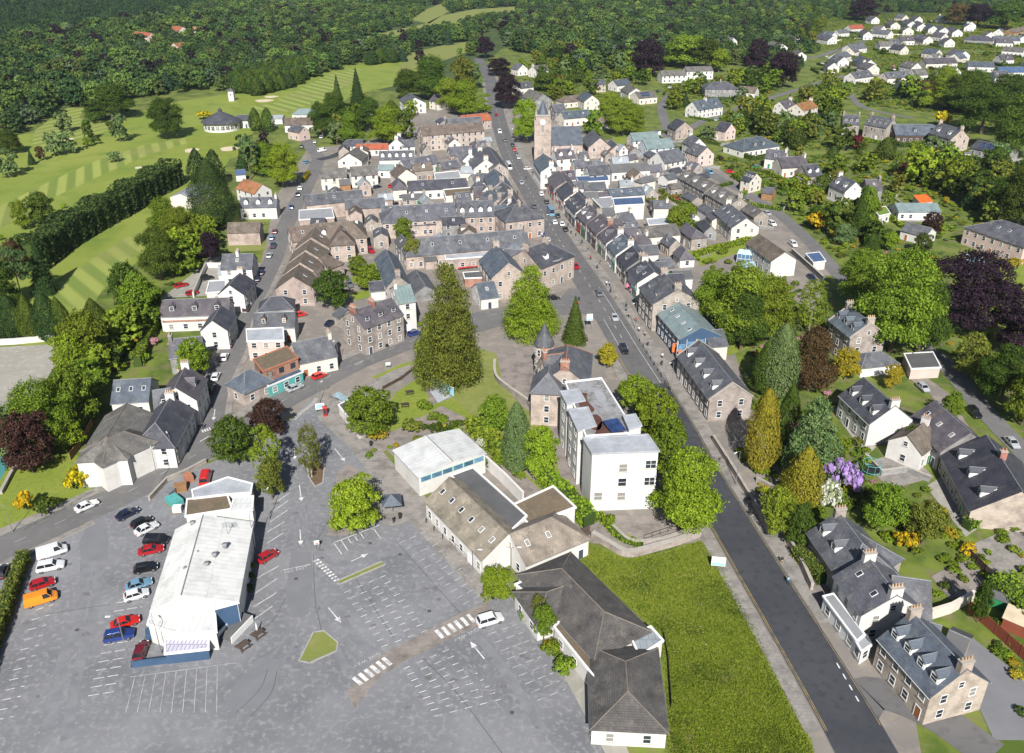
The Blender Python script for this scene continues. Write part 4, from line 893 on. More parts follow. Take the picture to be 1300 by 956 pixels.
psheet('courtyard', [(205, 379), (248, 345), (266, 326), (286, 326), (300, 352), (292, 374)], .06, 'gravel', 'pale walled courtyard car park beside the white houses')
psheet('drive', [(1222, 800), (1300, 862), (1350, 940), (1262, 940), (1226, 862)], .06, 'asphalt_patch', 'dark brick drive below the red-brown fence'); psheet('drive', [(1232, 692), (1300, 664), (1345, 700), (1264, 740)], .06, 'pavement', 'concrete hardstanding right of the flower garden'); psheet('patio', [(1182, 732), (1230, 706), (1258, 742), (1206, 762)], .062, 'pavers', 'paved backyard behind the white shop house'); psheet('patio', [(1175, 618), (1200, 602), (1252, 664), (1226, 682)], .061, 'gravel', 'grey path before the wide dark-tiled house'); psheet('patio', [(1096, 588), (1150, 572), (1186, 606), (1130, 622)], .061, 'pavement', 'paved terrace below the balcony wing'); psheet('patio', [(1056, 520), (1066, 512), (1112, 568), (1100, 580)], .061, 'gravel', 'pale path before the white gabled house')
psheet('drive', [(1140, 470), (1160, 468), (1205, 500), (1240, 560), (1215, 548), (1180, 500)], .059, 'yard', 'tan drive beside the flat-roofed garage'); psheet('drive', [(985, 345), (1010, 325), (1048, 362), (1030, 400), (1000, 372)], .058, 'yard', 'worn drive below the white gabled house'); psheet('patio', [(890, 345), (960, 322), (972, 332), (905, 362)], .058, 'yard', 'bare track through the back gardens')
# painted markings
b = MB(); Z = .088
for i in range(10):
    t = i / 9; p = (437 + 47 * t, 753 + 69 * t); q = (494 + 58 * t, 729 + 68 * t); dashes(b, [p, q], 1.1, 1.1, .11, Z, 'paint', sm=False)
for i in range(11):
    t = i / 10; p = (507 + 81 * t, 690 + 78 * t); q = (541 + 74 * t, 675 + 78 * t); dashes(b, [p, q], 1.3, .8, .13, Z, 'paint_faint', sm=False)
for i in range(9):
    t = i / 8; p = (512 + 40 * t, 850 + 60 * t); q = (576 + 60 * t, 822 + 66 * t); dashes(b, [p, q], 1.1, 1.1, .11, Z, 'paint', sm=False)
    p = (620 + 62 * t, 806 + 84 * t); q = (656 + 62 * t, 793 + 82 * t); dashes(b, [p, q], 1.4, .7, .13, Z, 'paint_faint', sm=False)
for i in range(12):
    t = i / 11; p = (45 - 52 * t, 775 + 140 * t); q = (68 - 50 * t, 768 + 142 * t); dashes(b, [p, q], 1.2, .8, .12, Z, 'paint', sm=False)
    p = (148 - 36 * t, 766 + 118 * t); q = (184 - 36 * t, 760 + 118 * t)
    if not (i in (2, 3)): dashes(b, [p, q], 1.5, .5, .12, Z, 'paint', sm=False)
for p, q in (((325, 735), (354, 719)), ((325, 753), (352, 735)), ((322, 771), (351, 753)), ((319, 789), (346, 770)), ((343, 663), (365, 648)), ((339, 676), (361, 663)), ((339, 690), (360, 677)), ((346, 650), (366, 636)), ((352, 637), (368, 626)), ((360, 724), (394, 717)), ((424, 690), (434, 704)), ((433, 686), (442, 700)), ((425, 689), (482, 667)), ((442, 684), (446, 690)), ((450, 681), (454, 687)), ((458, 678), (462, 684)), ((474, 671), (484, 685))):
    line(b, p, q, .14, Z, 'paint')
for i in range(9): line(b, (172 + 13 * i, 858 - 1.6 * i), (160 + 14.4 * i, 905), .1, Z, 'paint_faint')
line(b, (165, 860), (300, 842), .1, Z, 'paint_faint')
for k in range(6): c = (558 + 8 * k, 806 - 4 * k); line(b, (c[0] - 4.5, c[1] - 5.5), (c[0] + 4.5, c[1] + 4.5), .62, Z + .003, 'paint')
for k in range(6): c = (491 - 7.5 * k, 840 + 5 * k); line(b, (c[0] - 5, c[1] - 4.5), (c[0] + 5.5, c[1] + 4.5), .6, Z + .003, 'paint')
for k in range(9): c = (399 + 3.2 * k, 712 + 3.1 * k); line(b, c, (c[0] + 1.6, c[1] + 1.5), .5, Z, 'paint'); line(b, (c[0] + 4, c[1] - 1.6), (c[0] + 5.6, c[1] - .1), .4, Z, 'paint')
def arrow(p, q, w=.18):
    A, B = G(*p), G(*q); t = (B - A).normalized(); n = Vector((-t.y, t.x, 0)); h = B - t * 1.3
    b.face([(x.x, x.y, Z) for x in (A - n * w/2, h - n * w/2, h + n * w/2, A + n * w/2)], 'paint'); b.face([(x.x, x.y, Z) for x in (h - n * .5, B, h + n * .5)], 'paint')
for p, q in (((381, 673), (382, 693)), ((374, 567), (374, 584)), ((380, 616), (383, 637)), ((446, 713), (468, 703)), ((417, 772), (433, 791)), ((425, 570), (438, 586)), ((615, 837), (597, 815)), ((260, 521), (256, 535)), ((273, 520), (271, 534))): arrow(p, q)
b.build('painted_bays', CP)
b = MB(); Z = .094
dashes(b, R_M[9:17], 2.2, 4.0, .13, Z, 'paint'); dashes(b, R_W, 2.0, 5.0, .11, Z, 'paint_faint'); dashes(b, R_M[8:12], 60, .1, .1, Z + .002, 'paint', -2.6)
dashes(b, R_M[9:11], 60, .1, .1, Z + .002, 'paint', 2.0)
dashes(b, R_W[4:6], 60, .01, .12, Z, 'paint', 3.5, )
for k in range(4): dashes(b, [(1062 + 8 * k, 842 + 14 * k), (1066 + 8 * k, 849 + 14 * k)], 1.2, .3, .2, Z, 'paint', sm=False)
o = b.build('painted_lane_lines', bpy.data.objects['road.001'])
b = MB(); dashes(b, R_M[1:10], 500, .1, .08, Z, 'paint_yellow', 4.0); dashes(b, R_M[1:9], 500, .1, .08, Z, 'paint_yellow', -4.0); dashes(b, R_M[1:10], 500, .1, .08, Z, 'paint_yellow', 3.75)
b.build('painted_yellow_lines', bpy.data.objects['road.002'])
def lettering(txt, u, v, du, dv, size, parent, z=.095):
    cu = bpy.data.curves.new('lettering', 'FONT'); cu.body = txt; cu.size = size; cu.align_x = 'CENTER'; cu.align_y = 'CENTER'; cu.resolution_u = 2
    cu.materials.append(MATS['paint_faint']); o = bpy.data.objects.new('lettering', cu); COL.objects.link(o); P = G(u, v); D = G(u + du, v + dv) - P
    o.location = (P.x, P.y, z); o.rotation_euler = (0, 0, math.atan2(D.y, D.x)); o.parent = parent; return o
lettering('NO EXIT', 376, 724, 10, -2.2, 1.0, CP); lettering('GIVE WAY', 466, 838, -10, 4.6, .95, CP); lettering('GIVE WAY', 592, 806, -10, 4.6, .95, CP)
b = MB()
for k in range(4):
    line(b, (450 + 2.4 * k, 462 - 1.1 * k), (454 + 2.4 * k, 464 - 1.1 * k), .14, .1, 'paint_faint'); line(b, (450 + 2.4 * k, 464.5 - 1.1 * k), (454.5 + 2.4 * k, 460.5 - 1.1 * k), .14, .101, 'paint_faint')
    line(b, (256.5 + 3 * k, 546.5 - 1.1 * k), (258.5 + 3 * k, 549.5 - 1.1 * k), .3, .1, 'paint')
line(b, (254, 561), (274, 549), .2, .1, 'paint'); b.build('painted_hatching', CP)
# ------------------------------------------------------------------ buildings: left side
h = house('big white hall with grey-brown hipped roof and orange garage door', (161, 512), (135, 555), 9.5, 6.2, 8.8, 'harl', 'tile_grey', 'hB nw', cat='hall', name='hall')
wing(h, (137, 557), (158, 548), 8.5, 6.2, 8.8, 'harl', 'tile_grey', 'hAB nw')
A, B = G(139.5, 584, 6.2), G(179, 562, 6.2); rz_ = math.atan2(B.y - A.y, B.x - A.x); c = A + (B - A) * .62; c.z = 0
door(h, rel(h, c, rz_), (0, .25, .02), math.pi, 'brown_door', 4.2, 3.0, 'garage_door'); c = A + (B - A) * .72; c.z = 0; window(h, rel(h, c, rz_), (0, .25, 4.2), math.pi, 1.6, 1.0)
house('low white house with dark hipped roof on the street corner', (217, 503), (197, 537), 8.5, 5.2, 8.6, 'harl', 'slate_dark', 'hB cA')
h = house('tall white street house with purplish slates, above the corner house', (236, 464), (222, 492), 8, 6.5, 10, 'harl', 'slate_purple', 'cA d1'); wing(h, (193, 496), (222, 492), 7, 5, 8.4, 'harl', 'slate', 'd1')
house('long low white cottage with blue-grey roof behind the tall street house', (144, 483), (192, 480), 9.5, 3.8, 7, 'harl', 'slate_blue', 's3 nd')
house('grey house with one dormer behind the round garden tree', (214, 431), (257, 427), 7.5, 4.8, 8, 'greystone', 'slate', 'd1 dw cA')
house('white gabled cottage on the parked street with black trim', (269, 407), (281, 388), 7, 5.5, 8.5, 'harl', 'slate_dark', 'na')
h = house('long white house with three gabled dormers beside the parked street', (205, 381), (292, 378), 7.5, 4.6, 7.8, 'harl', 'slate_purple', 'd3 dg nd')
flat('', [(207, 400), (262, 398), (262, 406), (207, 408)], 3.2, 'harl', 'felt_pale', .15, 'brick', root=h); 
h = house('white gabled house with a courtyard wall, mid parked street', (291, 362), (306, 345), 7.5, 5.6, 8.6, 'harl', 'slate_dark', 'cB'); flat('', [(262, 372), (286, 370), (286, 356), (266, 357)], 3.5, 'harl', 'felt_pale', .2, root=h)
h = house('white house with grey slates and courtyard below the weedy plot', (282, 323), (322, 322), 9, 5.6, 8.8, 'harl', 'slate', 's1 cM'); wing(h, (277, 337), (300, 336), 5, 4, 5.8, 'harl', 'sheet_grey', 'nw')
house('brown-roofed stone garage above the weedy plot', (289, 283), (331, 282), 7, 4.8, 7.2, 'pinkstone', 'tile_brown', 'nw', cat='garage', name='garage')
h = house('white cottage with three white dormers near the golf course', (305, 251), (352, 250), 7, 4.8, 7.6, 'harl', 'slate', 'd3 dw cB')
house('white gabled house with mossy orange roof behind the dormered cottage', (333, 234), (309, 227), 8, 5, 8, 'harl', 'tile_orange', 'na')
house('small blue-roofed shed between the cypresses and the orange roof', (298, 216), (311, 215), 5, 3, 4.5, 'harl', 'sheet_blue', 'nw', name='shed', cat='shed')
house('long grey-roofed store shed at the end of the tall hedge', (228, 246), (255, 232), 9, 4.5, 6, 'cream', 'sheet_grey', 'nw', name='shed', cat='shed')
# golf clubhouse
c = G(281, 165); c.y += 2; r_ = thing('clubhouse', 'round white golf clubhouse with conical dark roof', 'clubhouse', c)
b = MB(); b.cyl(0, 0, 0, 5, 9.6, 9.6, 'harl', 20); b.build('wall', r_)
b = MB(); b.hexa([(11 * math.cos(6.2832 * k / 20), 11 * math.sin(6.2832 * k / 20), 4.6) for k in range(20)], [(1.2 * math.cos(6.2832 * k / 20), 1.2 * math.sin(6.2832 * k / 20), 9.6) for k in range(20)], 'slate_dark'); ro = b.build('roof', r_)
b = MB(); b.cyl(0, 0, 9.5, 10.6, 1.1, 1.1, 'slate_dark', 10); b.cyl(0, 0, 10.6, 11.8, 1.4, .05, 'slate_dark', 10); b.build('cupola', ro)
for k in range(11): a = -2.9 + k * .28; window(r_, Matrix(), (9.55 * math.cos(a), 9.55 * math.sin(a), 1.2), a - math.pi/2, 1.8, 2.0, False)
wing(r_, (301, 146), (318, 146), 7, 4.2, 6.5, 'harl', 'slate_dark', '')
b = MB(); t_ = thing('dovecote', 'slim white tower with pointed roof above the clubhouse', 'tower', G(295, 128)); b.box(-1.7, 1.7, -1.7, 1.7, 0, 6.2, 'harl'); b.build('wall', t_)
b = MB(); b.hexa([(-2, -2, 6.2), (2, -2, 6.2), (2, 2, 6.2), (-2, 2, 6.2)], [(-.1, -.1, 8.2), (.1, -.1, 8.2), (.1, .1, 8.2), (-.1, .1, 8.2)], 'slate'); b.build('roof', t_); window(t_, Matrix(), (0, -1.7, 3.5), math.pi, .8, 1.2, False)
for a, b_, W, e, r, wl, rf, op, lb in [
    ((361, 150), (398, 149), 8, 4, 7, 'harl', 'tile_brown', '', 'brown-roofed row among the golf cottages'), ((371, 158), (386, 161), 7, 4.5, 7, 'pinkwash', 'slate', '', 'pinkish gabled golf cottage nearest the lane'), ((380, 138), (394, 138), 8, 3.5, 6, 'harl', 'sheet_teal', 'hAB', 'small teal-roofed golf pavilion above the cottages'),
    ((345, 146), (360, 146), 7, 3.2, 4.5, 'harl', 'sheet_grey', 'nw', 'pale flat-topped golf workshop by the twin conifers'), ((402, 140), (414, 142), 6, 4, 6.5, 'greystone', 'slate', '', 'slate cottage half hidden right of the golf pavilion'),
    # right side of the parked street
    ((311, 472), (318, 469), 7, 3.6, 6.6, 'granite', 'slate_blue', 'hAB nd', 'small hip-roofed corner shop at the fork of the streets'),
    ((370, 436), (420, 426), 9.5, 4.2, 7.6, 'cream', 'slate', 'cB s0', 'slate-roofed corner shop with green shutter'), ((322, 398), (375, 396), 6.5, 4.6, 7.4, 'harl', 'slate', 'd2 dg dt', 'white cottage with two orange timber dormers'),
    ((343, 377), (357, 376), 7, 4, 6.6, 'harl', 'slate_dark', 'hAB nw', 'little dark pyramid-roofed store by the stepped row')]:
    house(lb, a, b_, W, e, r, wl, rf, op, cat='shop' if 'shop' in lb else 'house', name='shop' if 'shop' in lb else 'house')
r_, ro, M0 = flat('red brick shop with brown felt roof and blue glazed front', [(322, 456), (364, 440), (378, 454), (334, 471)], 6.2, 'brick', 'felt_brown', .15, 'redridge', name='shop', cat='shop', fm='black_metal')
flat('', [(334, 483), (378, 466), (384, 472), (341, 490)], 3.0, 'teal_paint', 'blueglass', .1, 'white_metal', root=r_)
r_, ro, M0 = flat('pinkish store with flat white roof beside the parked street', [(313, 418), (359, 416), (360, 432), (314, 433)], 5.6, 'pinkwash', 'membrane', .15, name='store', cat='store')
for k, (a, b_) in enumerate((((372, 351), (380, 336)), ((381, 333), (387, 320)), ((388, 317), (394, 304)), ((395, 301), (401, 288)))):
    house(('nearest', 'second', 'third', 'farthest')[k] + ' house of the stepped brown-roofed row, counting from the road', a, b_, 11, 5.6, 9.4, 'pinkstone', 'tile_brown', 's1 na', group='stepped brown-roofed row')
h = house('large brown-slated lodging with hipped front wings above the stepped row', (398, 284), (446, 281), 10, 6.2, 10.4, 'pinkstone', 'tile_brown', 'hB d2 s2'); wing(h, (366, 289), (398, 285), 9, 6, 9.6, 'pinkstone', 'tile_brown', 's1'); wing(h, (432, 283), (433, 293), 8, 6, 9.6, 'pinkstone', 'tile_brown', 'hB')
flat('low range with pale grey flat roof and white vents', [(380, 267), (421, 264), (424, 276), (380, 279)], 4.2, 'pinkstone', 'felt_pale', .15, opts='nw', name='store', cat='store')
for a, b_, W, e, r, wl, rf, op, lb in [
    ((386, 248), (459, 241), 7.5, 6, 8.8, 'pinkstone', 'slate', 'nw s1', 'long pinkish building with plain grey roof'), ((437, 254), (488, 251), 8, 4.4, 6.8, 'pinkstone', 'slate', 'nw', 'garage block with two white doors'),
    ((406, 215), (439, 213), 8.5, 5.2, 8, 'cream', 'tile_grey', '', 'left one of the pair of cream houses'), ((444, 212), (478, 210), 8.5, 5.2, 8, 'cream', 'tile_grey', '', 'right one of the pair of cream houses'),
    ((443, 195), (452, 187), 11, 5, 8.4, 'cream', 'tile_grey', 'na', 'cream gabled house by the short dark lane'), ((452, 183), (493, 182), 6, 3.2, 5.2, 'harl', 'tile_red', 'nd', 'low white building with red tiled roof'),
    ((503, 176), (507, 172), 8, 5.5, 8.8, 'harl', 'slate', 'cAB cw na', 'white gabled house with white chimneys beside the red roof'), ((509, 178), (525, 177), 7, 5, 7.5, 'harl', 'slate', '', 'white slate-roofed house next to the white chimneys'), ((481, 192), (526, 191), 8, 4.4, 7.4, 'harl', 'slate', 'd5 dw', 'white house with a row of five dormer windows'),
    ((509, 204), (551, 196), 8, 3.8, 6.8, 'harl', 'slate', 's2', 'long low white range with grey roof'), ((516, 215), (507, 208), 9, 4.6, 7.8, 'cream', 'tile_brown', 'na', 'cream gabled house with brown roof by the red car'), ((480, 209), (500, 209), 5, 3.6, 5.4, 'harl', 'sheet_teal', '', 'small white house with teal roof'),
    ((517, 230), (592, 226), 8, 4.2, 7, 'harl', 'slate_dark', 's2', 'long dark-roofed range behind the slate hall'),
    # centre blocks
    ((502, 262), (577, 257), 12, 6, 10, 'pinkstone', 'slate', 'hA s3', 'broad slate hall with hipped roofs and rooflights'), ((579, 256), (626, 254), 12, 6.4, 10.4, 'pinkstone', 'slate', 'd4 dw', 'slate-roofed block with four white dormers'), ((496, 273), (552, 270), 7.5, 4.4, 7.4, 'pinkstone', 'slate_purple', 's3', 'lower slate wing before the broad hall'),
    ((529, 303), (668, 291), 10, 4.6, 8.6, 'pinkstone', 'slate', 's4 cB hA', 'very long slate-roofed building in the middle of town'),
    ((604, 360), (627, 357), 9, 3.6, 6.6, 'harl', 'slate_blue', 's1', 'small white cafe with blue-grey roof behind the tall conifer'),
    ((533, 161), (611, 155), 10, 8, 11.4, 'pinkstone', 'tile_brown', 'sh0', 'long three-storey pink stone mill with brown roof'), ((584, 147), (619, 143), 9, 5, 8, 'pinkstone', 'tile_red', '', 'red-roofed house behind the stone mill'), ((567, 151), (610, 148), 8, 5, 8.6, 'greystone', 'slate', '', 'grey slate house tucked behind the mill'),
    ((569, 187), (599, 185), 8, 5, 8, 'pinkstone', 'slate', '', 'slate range below the mill, nearest its wall'), ((580, 198), (596, 195), 8, 4.8, 7.5, 'granite', 'slate', '', 'small slate roof beside the white gable, town centre'), ((597, 194), (602, 186), 7, 6, 9.5, 'harl', 'slate_blue', 'cA cw', 'narrow white gabled house below the mill'), ((617, 202), (609, 190), 11, 6, 10, 'cream', 'slate', 'cAB', 'big cream gable beside the main street'),
    ((619, 185), (634, 207), 8, 6, 9, 'granite', 'slate', 'cA sh', 'slate shop row on the left of the main street below the mill'), ((627, 214), (637, 229), 9, 6, 9.4, 'granite', 'slate_blue', 'cB sh', 'granite shop on the left of the main street beside the white bus'), ((638, 231), (648, 246), 9, 6.4, 10, 'granite', 'slate', 'cB sh d2', 'dormered shop on the left of the main street opposite the white lorry'),
    ((649, 247), (658, 257), 8, 6, 9, 'cream', 'slate_dark', 'sh', 'dark-roofed shop just above the big hip-roofed corner'), ((598, 222), (616, 220), 8, 4.6, 7, 'cream', 'slate', '', 'cream back building behind the left-hand shops'), ((600, 238), (622, 236), 7, 4.6, 7.4, 'granite', 'slate_purple', '', 'purple-slated back building behind the left-hand shops'), ((628, 262), (642, 259), 8, 5, 8, 'granite', 'slate_blue', 'hA', 'hipped back wing left of the big pyramid roof'),
    # corner block 
    ((489, 315), (505, 350), 7, 5.6, 8.8, 'granite', 'slate_blue', 'cAB na', 'long narrow slate house running back from the corner block'), ((527, 342), (540, 363), 6.5, 3, 5, 'greystone', 'slate', 'nw', 'dark little store beside the tall conifer'),
    ((431, 389), (441, 394), 5, 3, 4.6, 'granite', 'slate', 'nw', 'small lean-to store behind the granite corner block'), ((468, 358), (488, 356), 6, 3.2, 5, 'harl', 'slate_dark', 'nw', 'little white outhouse in the courtyard garden')]:
    shop = 'shop' in lb; house(lb, a, b_, W, e, r, wl, rf, op.replace('sh0', ''), cat='shop' if shop else 'building' if any(x in lb for x in ('mill', 'range', 'hall', 'store', 'block', 'cafe')) else 'house', name='shop' if shop else 'house')
for a, b_, W, e, r, wl, rf, op, lb in [
    ((606, 229), (618, 237), 6.5, 5, 7.8, 'harl', 'slate', 'cA', 'narrow white gable behind the dormered left-hand shop'), ((622, 240), (634, 250), 7, 5.5, 8.6, 'granite', 'slate_blue', 'cAB', 'blue-slated back house left of the dormered shop'), ((586, 211), (604, 212), 6, 3.6, 5.6, 'cream', 'sheet_grey', 'nw', 'low grey sheet roof behind the big cream gable'), ((558, 206), (580, 203), 7, 4, 6.4, 'granite', 'slate', 's1', 'slate outbuilding beside the mill yard trees'), ((610, 250), (624, 253), 7, 5, 7.4, 'granite', 'slate_purple', 'cB', 'mauve-slated outbuilding above the four-dormer block'), ((604, 179), (617, 178), 6, 5, 8, 'granite', 'slate', 'cA d1', 'slate house pressed against the mill front'), ((640, 247), (647, 256), 6, 5.6, 8.2, 'harl', 'slate', 'cB', 'small white-walled house beside the square granite block'), ((577, 245), (596, 243), 6, 4.6, 7, 'granite', 'slate', 's2', 'slate workshop behind the four-dormer block'),
    ((703, 190), (727, 188), 8, 6, 9.4, 'harl', 'slate_purple', 'd2 dw cAB cw', 'white-dormered slate house against the church side'), ((728, 203), (744, 202), 7, 5, 7.8, 'harl', 'slate', 'cB cw', 'small white back house below the church hall'), ((752, 245), (771, 243), 6, 4.5, 6.6, 'granite', 'slate_purple', '', 'mauve back roof above the blue-roofed storehouse'), ((783, 271), (801, 268), 7, 4.6, 7, 'cream', 'slate', 'cB', 'cream back house beside the pale flat roof'), ((794, 283), (809, 281), 6, 4.6, 7, 'harl', 'slate', 's1', 'white back house left of the corrugated workshop'), ((804, 299), (822, 297), 6.5, 4.6, 7.2, 'harl', 'slate_purple', 'cB', 'white back house below the corrugated workshop'), ((836, 329), (852, 327), 6, 3.6, 5.6, 'granite', 'slate', '', 'low stone outhouse in the garden behind the dark shop'),
    ((842, 222), (856, 219), 6, 3, 4.6, 'harl', 'slate', 'nw', 'white outhouse left of the grey terrace'), ((872, 243), (886, 250), 5, 3, 4.4, 'granite', 'slate', 'nw', 'stone outhouse behind the terrace, far one'), ((893, 258), (906, 266), 5, 3, 4.4, 'harl', 'slate', 'nw', 'white outhouse behind the terrace, near one'), ((430, 228), (444, 227), 5, 2.8, 4.4, 'timber', 'felt', 'nw', 'timber garden store below the left cream house'), ((405, 328), (416, 324), 7, 4.6, 7.4, 'pinkstone', 'tile_brown', 'hB', 'hipped porch wing of the stepped row, far'), ((398, 345), (409, 341), 7, 4.6, 7.4, 'pinkstone', 'tile_brown', 'hB', 'hipped porch wing of the stepped row, near'), ((536, 322), (552, 320), 6, 3, 4.6, 'pinkstone', 'felt', 'nw', 'low felt-roofed store before the longest slate roof')]:
    house(lb, a, b_, W, e, r, wl, rf, op)
flat('dark flat-roofed yard store with orange container', [(551, 220), (582, 217), (585, 226), (553, 228)], 4, 'cream', 'felt_pale', .2, name='store', cat='store'); flat('cluttered mossy flat roof behind the long dark range', [(563, 241), (600, 238), (606, 246), (566, 250)], 4.6, 'cream', 'felt_brown', .25, name='store', cat='store')
flat('long pale extension with flat white roof below the longest slate roof', [(564, 318), (628, 312), (622, 325), (566, 329)], 3.8, 'pinkstone', 'membrane', .15, name='extension', cat='building'); flat('low dark flat roof beside the red cafe tables', [(588, 346), (614, 344), (616, 352), (590, 353)], 3, 'brick', 'felt', .1, name='store', cat='store', opts='nw')
h = house('pink granite corner hotel with steep slate roofs and tall chimneys', (666, 317), (694, 307), 13, 7.6, 12, 'pinkstone', 'slate_dark', 'hB cA cB d1 dw'); wing(h, (629, 311), (646, 333), 10.5, 7.6, 12, 'pinkstone', 'slate_blue', 'cA'); wing(h, (640, 316), (670, 318), 8, 6.5, 9.6, 'pinkstone', 'slate', 'nw')
c = G(712, 357); M0 = rel(h, c + Vector((-4.5, 1.0, 0)), 0); b = MB(); b.cyl(0, 0, 0, 7.8, 4.6, 4.6, 'pinkstone', 16); put(b.build('rounded_corner'), h, M0, (0, 0, 0)); b = MB(); b.cyl(0, 0, 7.8, 8.1, 5, 5, 'skewstone', 16); b.cyl(0, 0, 8.1, 10.5, 4.8, .1, 'slate_dark', 16); put(b.build('corner_roof'), h, M0, (0, 0, 0))
for k in range(6):
    a = -2.9 + k * .42; window(h, M0, (4.56 * math.cos(a), 4.56 * math.sin(a), 4.8), a - math.pi/2, 1.0, 1.6); window(h, M0, (4.56 * math.cos(a), 4.56 * math.sin(a), .6), a - math.pi/2, 1.5, 2.4, True, 'white', 'paleglass')
h = house('big square pink granite block with pyramid slate roof on the main street', (654, 260), (663, 259), 13, 7.2, 11, 'pinkstone', 'slate', 'hAB cM', cat='building')
h = house('granite corner block with dark mansard dormers and purple awnings', (446, 395), (497, 378), 10, 8, 11.2, 'granite', 'slate_purple', 'cM cb d3 df cA')
h2 = house('tall white three-storey house with teal roof and black trim', (499, 364), (521, 361), 11, 8.6, 11.4, 'harl', 'sheet_teal', 'cA cw'); 
for (u, v, mt, w_) in ((449, 437, 'purple_cloth', 2.2), (467, 431, 'purple_cloth', 5.0)):
    o = MB(); o.slab([(-w_/2, 0, 3.0), (-w_/2, -1.4, 2.5), (w_/2, -1.4, 2.5), (w_/2, 0, 3.0)], .08, mt); put(o.build('awning'), h, rel(h, G(u, v), math.radians(26)), (0, 0, 0))
# ------------------------------------------------------------------ church and the right side of the main street
r_ = thing('church', 'pink stone church with tall spired clock tower beside the main street', 'church', G(688, 207))
T = 3.3; ht = ZTOP(G(688, 207).y, 146)
b = MB(); b.box(-T, T, -T, T, 0, ht, 'pinkstone'); b.box(-T - .2, T + .2, -T - .2, T + .2, ht * .62, ht * .62 + .35, 'skewstone')
for x in (-1, 1):
    for y in (-1, 1): b.box(x * T - .55, x * T + .55, y * T - .55, y * T + .55, 0, ht * .92, 'pinkstone'); b.cyl(x * (T - .3), y * (T - .3), ht, ht + 2.4, .5, .05, 'skewstone', 6)
b.box(-T - .25, T + .25, -T - .25, T + .25, ht, ht + .5, 'skewstone'); tw = b.build('tower', r_)
b = MB(); zs = ZTOP(G(688, 207).y, 131); n = 8; b.hexa([((T - .5) * math.cos(6.2832 * (k + .5) / n), (T - .5) * math.sin(6.2832 * (k + .5) / n), ht + .5) for k in range(n)], [(.05 * math.cos(6.2832 * k / n), .05 * math.sin(6.2832 * k / n), zs + 1.5) for k in range(n)], 'slate_blue'); b.build('spire', tw)
for dx, dy, rz in ((0, -T, math.pi), (-T, 0, math.pi/2), (T, 0, -math.pi/2)):
    o = MB(); R = [(math.cos(6.2832 * k / 20), math.sin(6.2832 * k / 20)) for k in range(20)]; o.hexa([(1.25 * x, .03, 1.25 * z) for x, z in R], [(1.25 * x, .12, 1.25 * z) for x, z in R], 'white'); o.box(-.07, .07, .12, .16, 0, .95, 'black_metal'); o.box(0, .7, .12, .16, -.06, .06, 'black_metal')
    o = o.build('clock_face', tw); o.location = (dx, dy, ht * .88); o.rotation_euler = (0, 0, rz); window(tw, Matrix(), (dx, dy, ht * .68), rz, .9, 3.2, False, 'skewstone'); window(tw, Matrix(), (dx, dy, ht * .2), rz, .9, 3.2, False, 'skewstone')
wing(r_, (697, 161), (737, 160), 15, 7.5, 14.5, 'pinkstone', 'slate_blue', 'nw'); wing(r_, (752, 165), (762, 175), 11, 5.5, 10, 'pinkstone', 'slate', 'na nd'); wing(r_, (776, 177), (783, 184), 7, 4, 7, 'pinkstone', 'slate', '')
rightrow = [((690, 195), (700, 209), 9, 7.5, 10.5, 'harl', 'slate_blue', 'cB cw', 'tall white shop house below the church tower'), ((709, 216), (718, 229), 9, 6, 9.2, 'granite', 'slate_purple', 'cA sh rw', 'purple-slated shop three doors below the church'), ((720, 231), (731, 243), 9, 6, 9, 'cream', 'slate_dark', 'sh rw cB', 'cream shop with dark roof beside the parked lorry'),
    ((733, 244), (747, 258), 9.5, 6, 9.4, 'harl', 'slate_dark', 'd3 df sh rw cB', 'shop with three flat dormers right of the lorry'), ((748, 259), (761, 271), 9.5, 6, 9.6, 'granite', 'slate_purple', 's1 d2 dw sh rw cAB', 'purple-slated shop with rooflights in the right-hand row'), ((762, 271), (775, 284), 9.5, 6, 9.4, 'granite', 'slate_purple', 'cB cb s2 sh rw', 'shop with orange chimney in the right-hand row'),
    ((777, 285), (788, 296), 9.5, 6.2, 9.4, 'harl', 'slate_purple', 'd1 sh rw cB', 'white shop with a single dormer in the right-hand row'), ((790, 297), (801, 310), 9.5, 6.2, 9.6, 'harl', 'slate_blue', 'd2 sh rw cB', 'white shop with blue-grey roof and two dormers'), ((803, 312), (815, 327), 9.5, 6, 9.4, 'greystone', 'slate_dark', 'cB d1 sh rw', 'dark grey shop with a tall stone chimney'),
    ((818, 329), (831, 345), 10, 6, 9.2, 'harl', 'slate_dark', 's2 d1 sh rw cA', 'dark-roofed shop with bright orange balloons at its door'), ((842, 346), (861, 367), 13.5, 8.2, 12.2, 'granite', 'slate', 'cB cA d2 df', 'tall granite bank-like block with twin chimney gables'), ((861, 384), (891, 416), 11, 6, 8.8, 'bluepaint_shade', 'sheet_teal', 's4 ng', 'blue glazed shopping arcade with teal metal roof')]
for a, b_, W, e, r, wl, rf, op, lb in rightrow: house(lb, a, b_, W, e, r, wl, rf, op, name='shop', cat='shop', group='shops along the right of the main street', key=lb)
h = HOUSES['blue glazed shopping arcade with teal metal roof']; A, B = G(861, 384, 8.8), G(891, 416, 8.8); L_ = (B - A).length
for k in range(5): y = -5 + 2.5 * k; o = MB(); o.box(0, .06, -1.1, 1.1, 0, 5.2 - abs(y + .2) * .2, 'blueglass'); o.box(0, .12, -1.2, -1.08, 0, 5.4, 'white_metal'); o.build('glazed_bay', h).location = (L_/2 - .1, y, .3)
